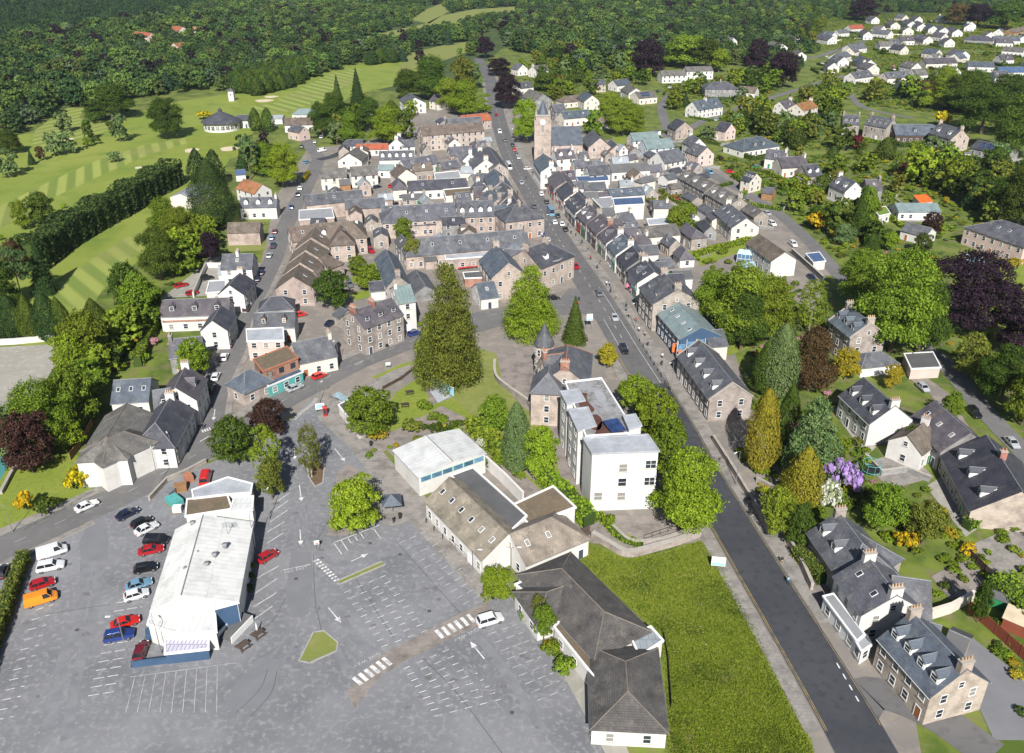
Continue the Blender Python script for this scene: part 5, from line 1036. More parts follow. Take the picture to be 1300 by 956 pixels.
for k in range(2): o = MB(); o.box(0, .08, -.5, .5, 0, 2.6, 'orange_paint'); o.build('banner', h).location = (L_/2 - 4 * k + 1.5, (-5.9 if (h.matrix_basis @ Vector((0, -1, 0))).x < h.location.x else 5.9), 1.2)
for a, b_, W, e, r, wl, rf, op, lb in [
    ((745, 211), (771, 209), 8, 5, 8, 'harl', 'slate', '', 'white slate-roofed back house below the church car park'), ((773, 209), (822, 206), 8, 4, 6.4, 'harl', 'felt', 'nd', 'long white hall wall below the church car park'), ((771, 240), (815, 237), 8, 4.6, 6.6, 'cream', 'slate_blue', 's4', 'low grey range with rooflights behind the right-hand shops'), ((740, 232), (768, 231), 7, 4.4, 6.6, 'cream', 'slate', '', 'pale back roof above the blue lean-to roof'), ((700, 218), (728, 216), 8, 5, 7.6, 'harl', 'slate_purple', 'd2', 'white back house beside the church wall'),
    ((813, 288), (858, 284), 9, 4.2, 6.6, 'cream', 'tile_grey', 'nd', 'pale workshop with corrugated grey roof behind the shops'), ((813, 312), (834, 311), 6, 4.4, 6.4, 'harl', 'slate', '', 'white back extension behind the dark grey shop'), ((853, 344), (877, 343), 6, 3.6, 5, 'harl', 'felt', 'nw', 'dark lean-to behind the tall granite block'), ((894, 420), (918, 418), 8, 4.2, 6.8, 'cream', 'slate', '', 'small cream cottage behind the dormered terrace'),
    ((800, 169), (834, 167), 9, 5, 8, 'harl', 'sheet_teal', '', 'blue-grey roofed hall beside the church car park'), ((816, 178), (851, 175), 9, 5, 8.4, 'blueharl', 'sheet_teal', 's1', 'blue-fronted hall with twin glazed gables'), ((835, 193), (862, 188), 10, 5.4, 9.6, 'harl', 'slate', 'na', 'white gabled hall at the end of the church car park'),
    ((859, 150), (870, 155), 10, 5.2, 9, 'pinkstone', 'slate_dark', 'na nd', 'pink stone chapel with dark roof by the lane'), ((879, 129), (911, 124), 10, 5.2, 9.4, 'harl', 'slate_blue', 'cM cw d2', 'large white house with blue slate roof and white chimneys'), ((905, 104), (924, 104), 13, 6, 9.6, 'greystone', 'slate', 'hAB cM', 'grey stone villa below the long white apartments'), ((939, 109), (962, 111), 10, 3.4, 6.4, 'harl', 'tile_brown', '', 'brown-roofed white bungalow beside the climbing lane'),
    ((915, 154), (929, 157), 8, 5, 8.6, 'pinkwash', 'slate_dark', 'na', 'bright pink gabled house among the gardens'), ((876, 171), (888, 176), 8, 5, 8.4, 'harl', 'slate', 'cA', 'upper of two white-dormered houses by the lane bend'), ((880, 181), (898, 187), 9, 5.2, 8.8, 'pinkwash', 'slate', 'd1', 'lower of two houses by the lane bend, pink gable'), ((945, 176), (966, 173), 14, 3.4, 7.4, 'harl', 'slate_blue', 'hAB d2', 'sprawling bungalow with deep blue hipped roof'),
    ((988, 200), (1022, 198), 9, 4.4, 8, 'cream', 'slate_purple', 'cB', 'stone cottage with mauve slate roof'), ((975, 189), (1000, 192), 8, 4.6, 8, 'harl', 'slate', 'cB cw d1', 'white chimneyed cottage above the mauve roof'), ((1018, 210), (1038, 208), 9, 4, 7.8, 'granite', 'slate_dark', 'd2 dw', 'stone cottage with two white dormers among the gardens'), ((949, 217), (961, 220), 8, 5, 8, 'cream', 'slate_dark', 's3', 'small cottage with dark rooflights by the red car'),
    ((970, 237), (984, 239), 6, 3, 4.6, 'timber', 'slate', 'nw', 'brown timber garden garage by the back lane'), ((1066, 222), (1087, 231), 8.5, 4.8, 8.6, 'harl', 'slate', 'd2 dw cA cw', 'white dormered cottage, left one of the pair'), ((1098, 228), (1118, 228), 8, 5, 8.2, 'greystone', 'slate_purple', 'cB s1', 'mauve-slated cottage, right one of the pair'),
    ((873, 215), (908, 233), 9, 5.4, 8.4, 'granite', 'tile_grey', 'cA d3', 'far third of the long grey terrace on the back lane'), ((909, 234), (940, 251), 9, 5.4, 8.6, 'granite', 'tile_grey', 'cB d3', 'middle third of the long grey terrace on the back lane'), ((924, 257), (948, 277), 10, 5.6, 9, 'cream', 'slate', 's4 cA', 'near end of the long grey terrace with pale gable'), ((941, 252), (968, 268), 6, 4, 6.2, 'granite', 'tile_grey', 's2', 'lane-side range behind the near end of the terrace'),
    ((963, 297), (997, 320), 8.6, 5.6, 8.4, 'harl', 'tile_brown', 'ng na nd', 'white gabled house with brown roof and glass porch')]:
    house(lb, a, b_, W, e, r, wl, rf, op)
flat('blue lean-to roof behind the right-hand shops', [(730, 224), (771, 222), (773, 229), (735, 231)], 4.2, 'harl', 'sheet_blue', .1, name='store', cat='store', opts='nw'); flat('white storehouse with flat blue-grey roof behind the shops', [(778, 252), (815, 250), (818, 259), (780, 261)], 6, 'harl', 'sheet_blue', .15, name='store', cat='store', opts='nw')
flat('pale grey flat roof between the workshop and the storehouse', [(821, 278), (846, 276), (851, 284), (824, 286)], 3.6, 'harl', 'membrane', .15, name='store', cat='store', opts='nw'); flat('beige flat-roofed yard building behind the orange-chimney shop', [(752, 252), (776, 250), (778, 262), (766, 266)], 5, 'cream', 'felt_pale', .2, name='store', cat='store')
house('long pale apartment block, lower left half', (838, 90), (869, 89), 10, 5.2, 8, 'harl', 'tile_grey', '', name='apartment_block', cat='apartments'); house('long pale apartment block, taller right half', (869, 85), (903, 84), 10, 6, 8.6, 'harl', 'tile_grey', '', name='apartment_block', cat='apartments')
# ------------------------------------------------------------------ bottom right houses
h = house('white shop house with grey slates and glazed lean-to front, lower right', (1101, 706), (1139, 756), 10, 5.6, 9, 'harl', 'slate', 'cAB cw s2 sh0', name='shop', cat='shop'); wing(h, (1132, 731), (1182, 738), 9, 4.6, 8.2, 'harl', 'slate', 'ng')
flat('', [(1046, 757), (1058, 754), (1097, 805), (1088, 813)], 3.1, 'white', 'felt_pale', .05, root=h, fm='white')
o = flat('', [(1086, 812), (1100, 807), (1106, 818), (1094, 826)], 2.9, 'white', 'felt_pale', .05, root=h)
h = house('blue-grey slated house with three glazed dormers, bottom right', (1157, 777), (1228, 850), 9.6, 5.6, 9.4, 'pinkstone', 'slate_blue', 'd4 dw cA cB wg'); wing(h, (1205, 800), (1232, 812), 7, 3.2, 5.2, 'pinkstone', 'felt', 'nw'); wing(h, (1180, 790), (1196, 795), 6, 3.2, 5.6, 'pinkstone', 'slate', 'nw')
h = house('small grey hip-roofed house with two white-fronted dormers', (1064, 650), (1095, 690), 10, 4.4, 8.2, 'granite', 'slate', 'hB d2 dw cA'); wing(h, (1092, 678), (1112, 690), 7, 3.8, 6.4, 'granite', 'slate', 'hB nw')
h = house('long stone terrace with four white dormers and planted bays', (887, 431), (931, 486), 10, 5.8, 9.6, 'granite', 'slate', 'd4 dw k na'); 
Mx = Matrix()
for k, (u, v) in enumerate(((872, 486), (885, 503), (899, 528))):
    o = MB(); o.hexa([(-1.4, 0, 0), (-.9, -1.3, 0), (.9, -1.3, 0), (1.4, 0, 0)], [(-1.4, 0, 3.2), (-.9, -1.3, 3.2), (.9, -1.3, 3.2), (1.4, 0, 3.2)], 'cream'); o.box(-.7, .7, -1.34, -1.3, .8, 2.4, 'glass'); put(o.build('bay_window'), h, rel(h, G(u, v), math.radians(-52)), (0, 1.0, 0))
house('tall stone house with three small dormers and chimneys at both ends', (1077, 388), (1106, 410), 9.5, 8.2, 11.8, 'granite', 'slate_blue', 'cAB d3 k')
house('white gabled house with three white dormers and pale blue front', (1096, 479), (1137, 515), 10, 5.6, 9.6, 'harl', 'slate_dark', 'cB d3 dw wg ng na')
house('little hip-roofed garage beside the yellow tree', (1100, 448), (1118, 446), 7, 2.8, 4.8, 'harl', 'slate', 'hAB nw', name='garage', cat='garage')
flat('single garage with dark flat roof and pink wall', [(1148, 449), (1184, 447), (1194, 466), (1157, 468)], 3, 'pinkwash', 'felt', .1, name='garage', cat='garage', opts='nw')
h = house('mossy purple-slated house with three rooflights and a balcony wing', (1186, 509), (1233, 549), 11, 4.8, 8.8, 'greystone', 'slate_purple', 's3'); wing(h, (1176, 535), (1152, 553), 7, 4.2, 7, 'harl', 'tile_brown', 'cA cw')
h = house('wide dark-tiled house with triangular dormers and a brick chimney', (1252, 552), (1298, 624), 15, 3.8, 9.0, 'pinkstone', 'slate_dark', 's3 d3 dg dw ng', cat='house'); link('chimney', chimney_mesh('brick', .9, 1.2, 1.2, 2, 'chimney_red'), h, (-1.5, .3, 9.2))
h = house('large slate-roofed house with glazed veranda at the right edge', (1272, 279), (1300, 288), 16, 6.2, 10, 'pinkwash', 'slate', 'hAB s2'); flat('', [(1226, 322), (1252, 328), (1250, 342), (1226, 336)], 3.4, 'blueglass', 'paleglass', .08, root=h, trim='white_metal')
for a, b_, W, e, r, wl, rf, op, lb in [
    ((1136, 258), (1190, 258), 9, 3.4, 5.4, 'harl', 'sheet_teal', '', 'modern white house with dark teal roof'), ((1152, 282), (1184, 290), 8, 3.2, 5.4, 'harl', 'slate', '', 'grey-roofed bungalow below the teal roof'),
    ((1070, 145), (1092, 146), 11, 7, 11, 'granite', 'slate', 'cAB d3', 'leftmost stone villa of the row, twin chimneys'), ((1106, 146), (1135, 151), 11, 7, 11, 'granite', 'slate', 'cAB d4', 'second stone villa from the left in the row'), ((1133, 158), (1184, 158), 12, 4.2, 8.4, 'darktimber', 'slate_blue', 'd1 hB', 'low modern house with dark balcony between the stone villas'),
    ((1193, 156), (1222, 164), 11, 6.4, 11, 'pinkstone', 'slate', 'cAB d2 dw s2', 'stone villa with white dormers and a bare pink gable'), ((1241, 178), (1288, 187), 11, 3.4, 6.4, 'greystone', 'slate_dark', 'pv', 'low dark bungalow with solar panels beside the villas')]: house(lb, a, b_, W, e, r, wl, rf, op)
flat('garden studio with bright orange roof', [(1160, 248), (1176, 247), (1184, 255), (1168, 257)], 3, 'harl', 'sheet_orange', .05, 'sheet_orange', name='studio', cat='studio', opts='nw'); flat('cube extension with a green turf roof', [(1108, 264), (1124, 262), (1130, 271), (1116, 274)], 3.4, 'harl', 'greenroof', .15, name='extension', cat='building'); flat('garage with bright blue roof and dark door on the back lane', [(1023, 322), (1040, 320), (1048, 331), (1033, 333)], 3, 'harl', 'sheet_blue', .08, name='garage', cat='garage', opts='nw')
zone = 'on the estate, upper right'
for a, b_, W, e, r, wl, rf, op, lb in [((1040, 43), (1058, 46), 11, 4, 7.5, 'harl', 'slate', '', 'white gabled house left of the red roof'), ((1062, 38), (1075, 37), 9, 4, 7, 'harl', 'slate', '', 'white house touching the red roof'), ((1077, 32), (1094, 31), 10, 4, 7.5, 'harl', 'tile_red', '', 'white house with a red roof'), ((1097, 36), (1103, 40), 9, 4.5, 8, 'harl', 'tile_grey', '', 'white gable right of the red roof'), ((1110, 37), (1132, 39), 11, 4, 7.5, 'harl', 'slate', '', 'broad white house with dark roof'),
    ((1130, 25), (1138, 28), 10, 4.5, 8, 'cream', 'tile_grey', '', 'cream gable at the left end of the top row'), ((1150, 24), (1159, 27), 10, 4.5, 8, 'harl', 'slate', '', 'second gable of the top row'), ((1164, 26), (1172, 30), 10, 4.5, 8, 'harl', 'slate', '', 'third gable of the top row'), ((1178, 29), (1186, 33), 10, 4.5, 8, 'harl', 'slate_blue', '', 'fourth gable of the top row'), ((1192, 31), (1200, 35), 10, 4.5, 8, 'harl', 'slate', '', 'fifth gable of the top row'), ((1206, 33), (1217, 37), 10, 4.5, 8, 'harl', 'slate', '', 'rightmost gable of the top row'),
    ((1165, 43), (1180, 46), 10, 4.5, 8, 'cream', 'slate', 's2', 'stone-gabled house with rooflights'), ((1135, 56), (1150, 58), 10, 4, 7.5, 'cream', 'slate_dark', '', 'cream gable beside the green netted plot'), ((1176, 61), (1193, 63), 11, 4, 7.5, 'cream', 'slate_blue', '', 'yellow-gabled house'), ((1209, 62), (1226, 65), 11, 4, 7.5, 'harl', 'slate', '', 'white-gabled house right of the yellow gable'), ((1172, 74), (1212, 73), 11, 4, 7.5, 'cream', 'slate_purple', '', 'long cream bungalow with mauve roof'),
    ((1233, 45), (1255, 46), 11, 4, 7.5, 'greystone', 'slate_dark', 'hAB', 'dark hipped villa'), ((1260, 46), (1295, 47), 11, 4, 7, 'harl', 'slate_blue', 's2', 'blue-roofed bungalow with rooflights'), ((1275, 59), (1302, 61), 11, 4, 7, 'harl', 'tile_grey', '', 'grey-roofed white bungalow at the right edge'), ((1228, 78), (1262, 79), 11, 4, 7, 'harl', 'slate_blue', '', 'blue-slated bungalow below the grey one'), ((1266, 85), (1300, 85), 11, 4, 7, 'harl', 'sheet_blue', '', 'bright blue-roofed bungalow at the right edge'), ((1281, 37), (1304, 33), 11, 4, 7, 'timber', 'tile_brown', '', 'brown chalet at the right edge'),
    ((1080, 92), (1103, 89), 10, 4, 7.6, 'harl', 'slate', 'd2', 'dormered bungalow at the hedge corner'), ((1122, 92), (1153, 90), 10, 4.5, 8, 'cream', 'slate', 'd2', 'stone bungalow with glazed dormers'), ((1141, 102), (1173, 102), 11, 4, 7.4, 'harl', 'slate_dark', 'pv', 'dark-roofed house with white walls below it'), ((1060, 68), (1075, 65), 10, 4, 7.4, 'harl', 'slate', '', 'white house by the estate road, lower'), ((1076, 57), (1096, 55), 10, 4, 7.4, 'harl', 'slate', '', 'white house by the estate road, upper'), ((1091, 70), (1106, 76), 10, 4, 7.6, 'harl', 'slate', '', 'white gable facing the valley'),
    ((990, 129), (1004, 126), 9, 5, 8.4, 'harl', 'slate_purple', 'd1 cB cw', 'white dormered house beside the orange roof'), ((1011, 132), (1030, 127), 10, 5, 8.2, 'cream', 'tile_orange', 'cB', 'orange-roofed house by the climbing lane'), ((1000, 44), (1015, 48), 9, 4.5, 7.5, 'harl', 'tile_grey', '', 'white house among trees left of the estate'), ((1012, 62), (1018, 66), 9, 4, 7, 'harl', 'tile_grey', '', 'pale gable among trees above the lane')]:
    house(lb + ' ' + zone if 'orange' not in lb else lb, a, b_, W, e, r, wl, rf, op)
for a, b_, W, e, r, wl, rf, op, lb in [((655, 80), (664, 82), 9, 4.5, 8, 'harl', 'slate', '', 'white gabled house left of the far purple beeches'), ((676, 84), (692, 82), 10, 4.5, 8, 'harl', 'tile_grey', 'cA cw', 'white chimneyed house above the far end of the street'), ((655, 105), (672, 103), 10, 4.5, 7.6, 'harl', 'slate', 'd1', 'slate-roofed white house right of the purple beech'), ((672, 113), (690, 119), 12, 5, 9, 'greystone', 'tile_grey', '', 'grey stone gable right of the purple beech'), ((750, 101), (769, 101), 9, 5, 7.6, 'pinkstone', 'slate', '', 'far row house with bay windows above the church'), ((778, 102), (796, 100), 10, 4, 7, 'harl', 'slate_blue', '', 'blue-roofed house above the church'),
    ((797, 107), (808, 112), 10, 4.5, 7.6, 'harl', 'tile_grey', '', 'grey-roofed house with solar panel above the church'), ((806, 117), (829, 115), 11, 4, 7, 'cream', 'tile_grey', 'pv', 'cream bungalow with panelled roof beside the steep lane'), ((719, 122), (741, 120), 10, 3.6, 6.4, 'cream', 'tile_brown', 'hAB', 'brown hipped bungalow above the church'), ((742, 116), (752, 121), 10, 5.4, 9, 'cream', 'slate_blue', '', 'cream gable with blue slates above the church'), ((712, 142), (747, 139), 9, 4.5, 7.6, 'cream', 'slate_blue', 's2', 'blue-roofed house with rooflights behind the church'), ((700, 133), (716, 132), 10, 5, 8.4, 'greystone', 'slate', 'cA', 'grey house immediately behind the church spire'),
    ((759, 149), (776, 148), 8, 3.5, 6, 'cream', 'tile_brown', 'hAB', 'tiny brown hipped house among the church trees'), ((520, 118), (527, 124), 13, 6, 9.4, 'harl', 'slate', 'na', 'large white double-gabled house below the woods'), ((551, 120), (563, 122), 9, 5, 8, 'cream', 'slate_purple', '', 'cream gabled house beside the white double gable'), ((470, 131), (482, 132), 8, 4, 6.6, 'harl', 'slate', '', 'slate cottage deep in the trees above the cream houses'),
    ((770, 57), (790, 58), 11, 5, 8.6, 'harl', 'slate_blue', '', 'white villa half hidden in the wood above the church'), ((800, 45), (812, 47), 10, 5, 8.4, 'cream', 'tile_orange', '', 'orange-roofed villa half hidden in the wood'), ((915, 46), (932, 48), 11, 5, 8.6, 'harl', 'slate', '', 'white villa in the wood above the long apartments'), ((980, 52), (994, 56), 10, 5, 8, 'harl', 'tile_grey', '', 'pale villa right of the dark beeches'), ((172, 40), (192, 42), 11, 5, 8.4, 'pinkwash', 'tile_red', '', 'leftmost pink-roofed villa in the far left woods'), ((220, 55), (236, 53), 12, 5, 8.4, 'pinkwash', 'tile_orange', '', 'lowest pink-roofed villa in the far left woods'), ((220, 33), (232, 34), 11, 5, 8.4, 'cream', 'tile_red', '', 'small pink-roofed villa in the middle of the far left woods'), ((254, 26), (266, 27), 10, 5, 8, 'harl', 'tile_grey', '', 'white villa in the far left woods'), ((245, 34), (250, 34), 10, 5, 8, 'cream', 'tile_orange', '', 'tiny orange villa below the white one in the woods')]: house(lb, a, b_, W, e, r, wl, rf, op)

# ------------------------------------------------------------------ middle: villa, white flats, community buildings, dark centre, white hall
r_, ro, M0 = flat('four-storey white apartment block with pale flat roof and dark puddles', [(718, 486), (763, 481), (806, 550), (744, 554)], 12.4, 'harl', 'flat_gravel', .3, name='apartment_block', cat='apartments', floors=4)
ro2 = flat('', [(741, 556), (822, 552), (836, 572), (752, 575)], 13.2, 'harl', 'membrane', .12, root=r_, floors=4, opts='nw', trim='membrane')[1]
flat('', [(712, 497), (734, 494), (742, 508), (720, 512)], 12.8, 'harl', 'membrane', .1, root=r_, floors=4, trim='membrane'); flat('', [(722, 520), (746, 517), (756, 540), (734, 546)], 12.8, 'harl', 'membrane', .1, root=r_, floors=4, trim='membrane'); flat('', [(792, 528), (806, 526), (814, 540), (799, 544)], 13.6, 'harl', 'membrane', .1, root=r_, opts='nw', trim='membrane')
def roofpatch(px, z, mat, nm='roof_puddle'):
    o = MB(); P = [G(u, v, z) for u, v in px]; P = smooth(P + [P[0]], 3)[:-1]; c = r_.location; o.face([(p.x - c.x, p.y - c.y, z) for p in P], mat); o = o.build(nm, r_)
    if o.data.polygons[0].normal.z < 0: o.data.flip_normals()
roofpatch([(732, 500), (745, 499), (745, 508), (754, 518), (752, 523), (738, 521), (735, 510)], 12.42, 'wetgravel'); roofpatch([(744, 530), (756, 526), (764, 532), (762, 545), (750, 544)], 12.42, 'wetgravel'); roofpatch([(755, 551), (762, 536), (772, 536), (792, 548), (794, 553), (764, 555)], 12.42, 'wetgravel'); roofpatch([(754, 497), (762, 495), (770, 506), (764, 512), (757, 506)], 12.425, 'felt_pale')
P = G(780, 542, 12.8); o = MB(); o.slab([(-1.6, -2.0, .2), (1.6, -2.0, .2), (1.6, 2.0, .6), (-1.6, 2.0, .6)], .1, 'solar'); o = o.build('solar_panel', r_); o.location = P - r_.location; o.rotation_euler = (0, 0, .35)
A, B = G(752, 575, 13.2), G(836, 572, 13.2); rz_ = math.atan2(B.y - A.y, B.x - A.x)
for t_, z in ((.12, 2.6), (.48, 2.4), (.48, 5.6), (.48, 8.8), (.9, 5.6), (.9, 9.4)): c = A + (B - A) * t_; c.z = 0; window(r_, rel(r_, c, rz_), (0, -.02, z), math.pi, 1.5 if t_ < .8 else 1.9, 1.7)
h = house('old pink granite villa with slate hips, red ridges and a turret', (721, 438), (717, 466), 11, 8.6, 13, 'pinkstone', 'slate', 'hA rr cB cb', cat='villa', name='villa'); wing(h, (688, 452), (718, 448), 8, 8.4, 12.4, 'pinkstone', 'slate', 'rr cA cb'); wing(h, (698, 462), (696, 474), 7, 8.4, 11.6, 'pinkstone', 'slate', 'hB')
c = G(690, 482); M0 = rel(h, c, 0); o = MB(); o.cyl(0, 0, 0, 10, 2.2, 2.2, 'pinkstone', 14); put(o.build('turret'), h, M0, (0, 0, 0)); o = MB(); o.cyl(0, 0, 9.9, 15.5, 2.6, .05, 'slate', 14); put(o.build('turret_roof'), h, M0, (0, 0, 0))
for k in range(5):
    a = -2.8 + .6 * k
    for z in (1.2, 4.4, 7.4): window(h, M0, (2.17 * math.cos(a), 2.17 * math.sin(a), z), a - math.pi/2, .7, 1.6)
h = house('long community centre with tan roof, rooflights and white walls', (570, 606), (646, 678), 10.5, 3.9, 7, 'harl', 'tile_tan', 's6 na ng', cat='building', name='community_centre')
wing(h, (647, 678), (700, 657), 10, 3.9, 7, 'harl', 'tile_tan', 's2 hB'); flat('', [(573, 604), (600, 594), (668, 655), (646, 676)], 5.6, 'harl', 'felt', .2, root=h, opts='nw'); flat('', [(650, 642), (702, 618), (730, 644), (672, 666)], 5.0, 'harl', 'felt_brown', .2, root=h, opts='')
h = house('white metal-roofed shed with green glazed gable band', (541, 553), (575, 586), 15, 4.6, 5.5, 'harl', 'sheet_white', 'nw', name='shed', cat='shed')
for k in range(6): y = -6 + 2.4 * k; o = MB(); o.box(0, .06, -1.1, 1.1, 0, 1.1, 'teal_paint'); o.box(.06, .08, -1, 1, .1, 1.0, 'blueglass'); o.build('window', h).location = ((G(541, 553, 5.5) - G(575, 586, 5.5)).length/2 - .12, y, 3.2)
h = house('dark-tiled hipped centre with white fascias beside the grass field', (713, 722), (767, 777), 10.5, 3.5, 6.0, 'harl', 'tile_dark', 'hAB', cat='building', name='day_centre'); wing(h, (694, 752), (720, 743), 8, 3.4, 5.2, 'harl', 'tile_dark', 'hA'); flat('', [(704, 796), (724, 777), (769, 820), (757, 862)], 3.3, 'harl', 'felt_brown', .2, root=h)
wing(h, (794, 840), (797, 878), 10, 3.2, 5.2, 'harl', 'tile_dark', 'hAB'); flat('', [(800, 806), (826, 796), (841, 813), (812, 832)], 3.4, 'harl', 'sheet_grey', .12, root=h); flat('', [(655, 742), (676, 733), (700, 752), (682, 764)], 3.2, 'harl', 'felt', .15, root=h, opts='nw')
# white hall in the car park
h = house('big white metal-roofed hall in the middle of the car park', (258, 654), (230, 756), 12.8, 5.2, 7.6, 'harl', 'sheet_cream', 'nw', cat='hall', name='hall', ry=-1.6)
flat('', [(194, 772), (232, 764), (272, 774), (274, 801), (222, 803), (188, 792)], 3.9, 'harl', 'sheet_white', .1, root=h, opts='nw'); flat('', [(276, 742), (300, 748), (302, 764), (272, 772)], 5.0, 'bluepaint_shade', 'sheet_white', .1, root=h, opts='nw')  # lean-to walls in dark blue: shade of the hall's right wall painted in
flat('', [(210, 812), (264, 808), (264, 823), (210, 829)], 2.3, 'bluepaint_shade', 'sheet_lilac', .05, root=h, opts='nw'); r_ = h
for (u, v) in ((244, 662), (250, 700), (262, 714), (236, 720), (285, 690), (272, 702)): P = G(u, v, 7.4); o = MB(); o.cyl(0, 0, 0, .7, .35, .35, 'grey_metal', 9); o.cyl(0, 0, .7, .9, .5, .3, 'grey_metal', 9); o = put(o.build('roof_vent'), h, rel(h, Vector((P.x, P.y, 6.6)), 0), (0, 0, 0))
P = G(288, 672, 7.5); o = MB(); o.tube((0, 0, 0), (0, 0, 2.2), .04, .04, 'grey_metal'); 
for k in range(5): o.tube((-.7, -.6 + .3 * k, 1.9), (.7, -.6 + .3 * k, 1.9), .03, .03, 'grey_metal', 4)
o.tube((0, -.7, 1.9), (0, .7, 1.9), .03, .03, 'grey_metal', 4); put(o.build('aerial'), h, rel(h, Vector((P.x, P.y, 6.6)), .5), (0, 0, 0))
r2, ro, M0 = flat('low yard building with brown felt roof and white flat annexes', [(238, 634), (288, 628), (294, 646), (236, 655)], 3.8, 'harl', 'felt_brown', .15, name='yard_building', cat='building', opts='nw'); flat('', [(244, 622), (289, 606), (320, 614), (318, 625), (290, 627), (246, 632)], 4.0, 'harl', 'membrane', .1, root=r2, opts='nw'); flat('', [(298, 631), (321, 630), (320, 646), (292, 649)], 4.4, 'harl', 'sheet_white', .1, root=r2, opts='nw')
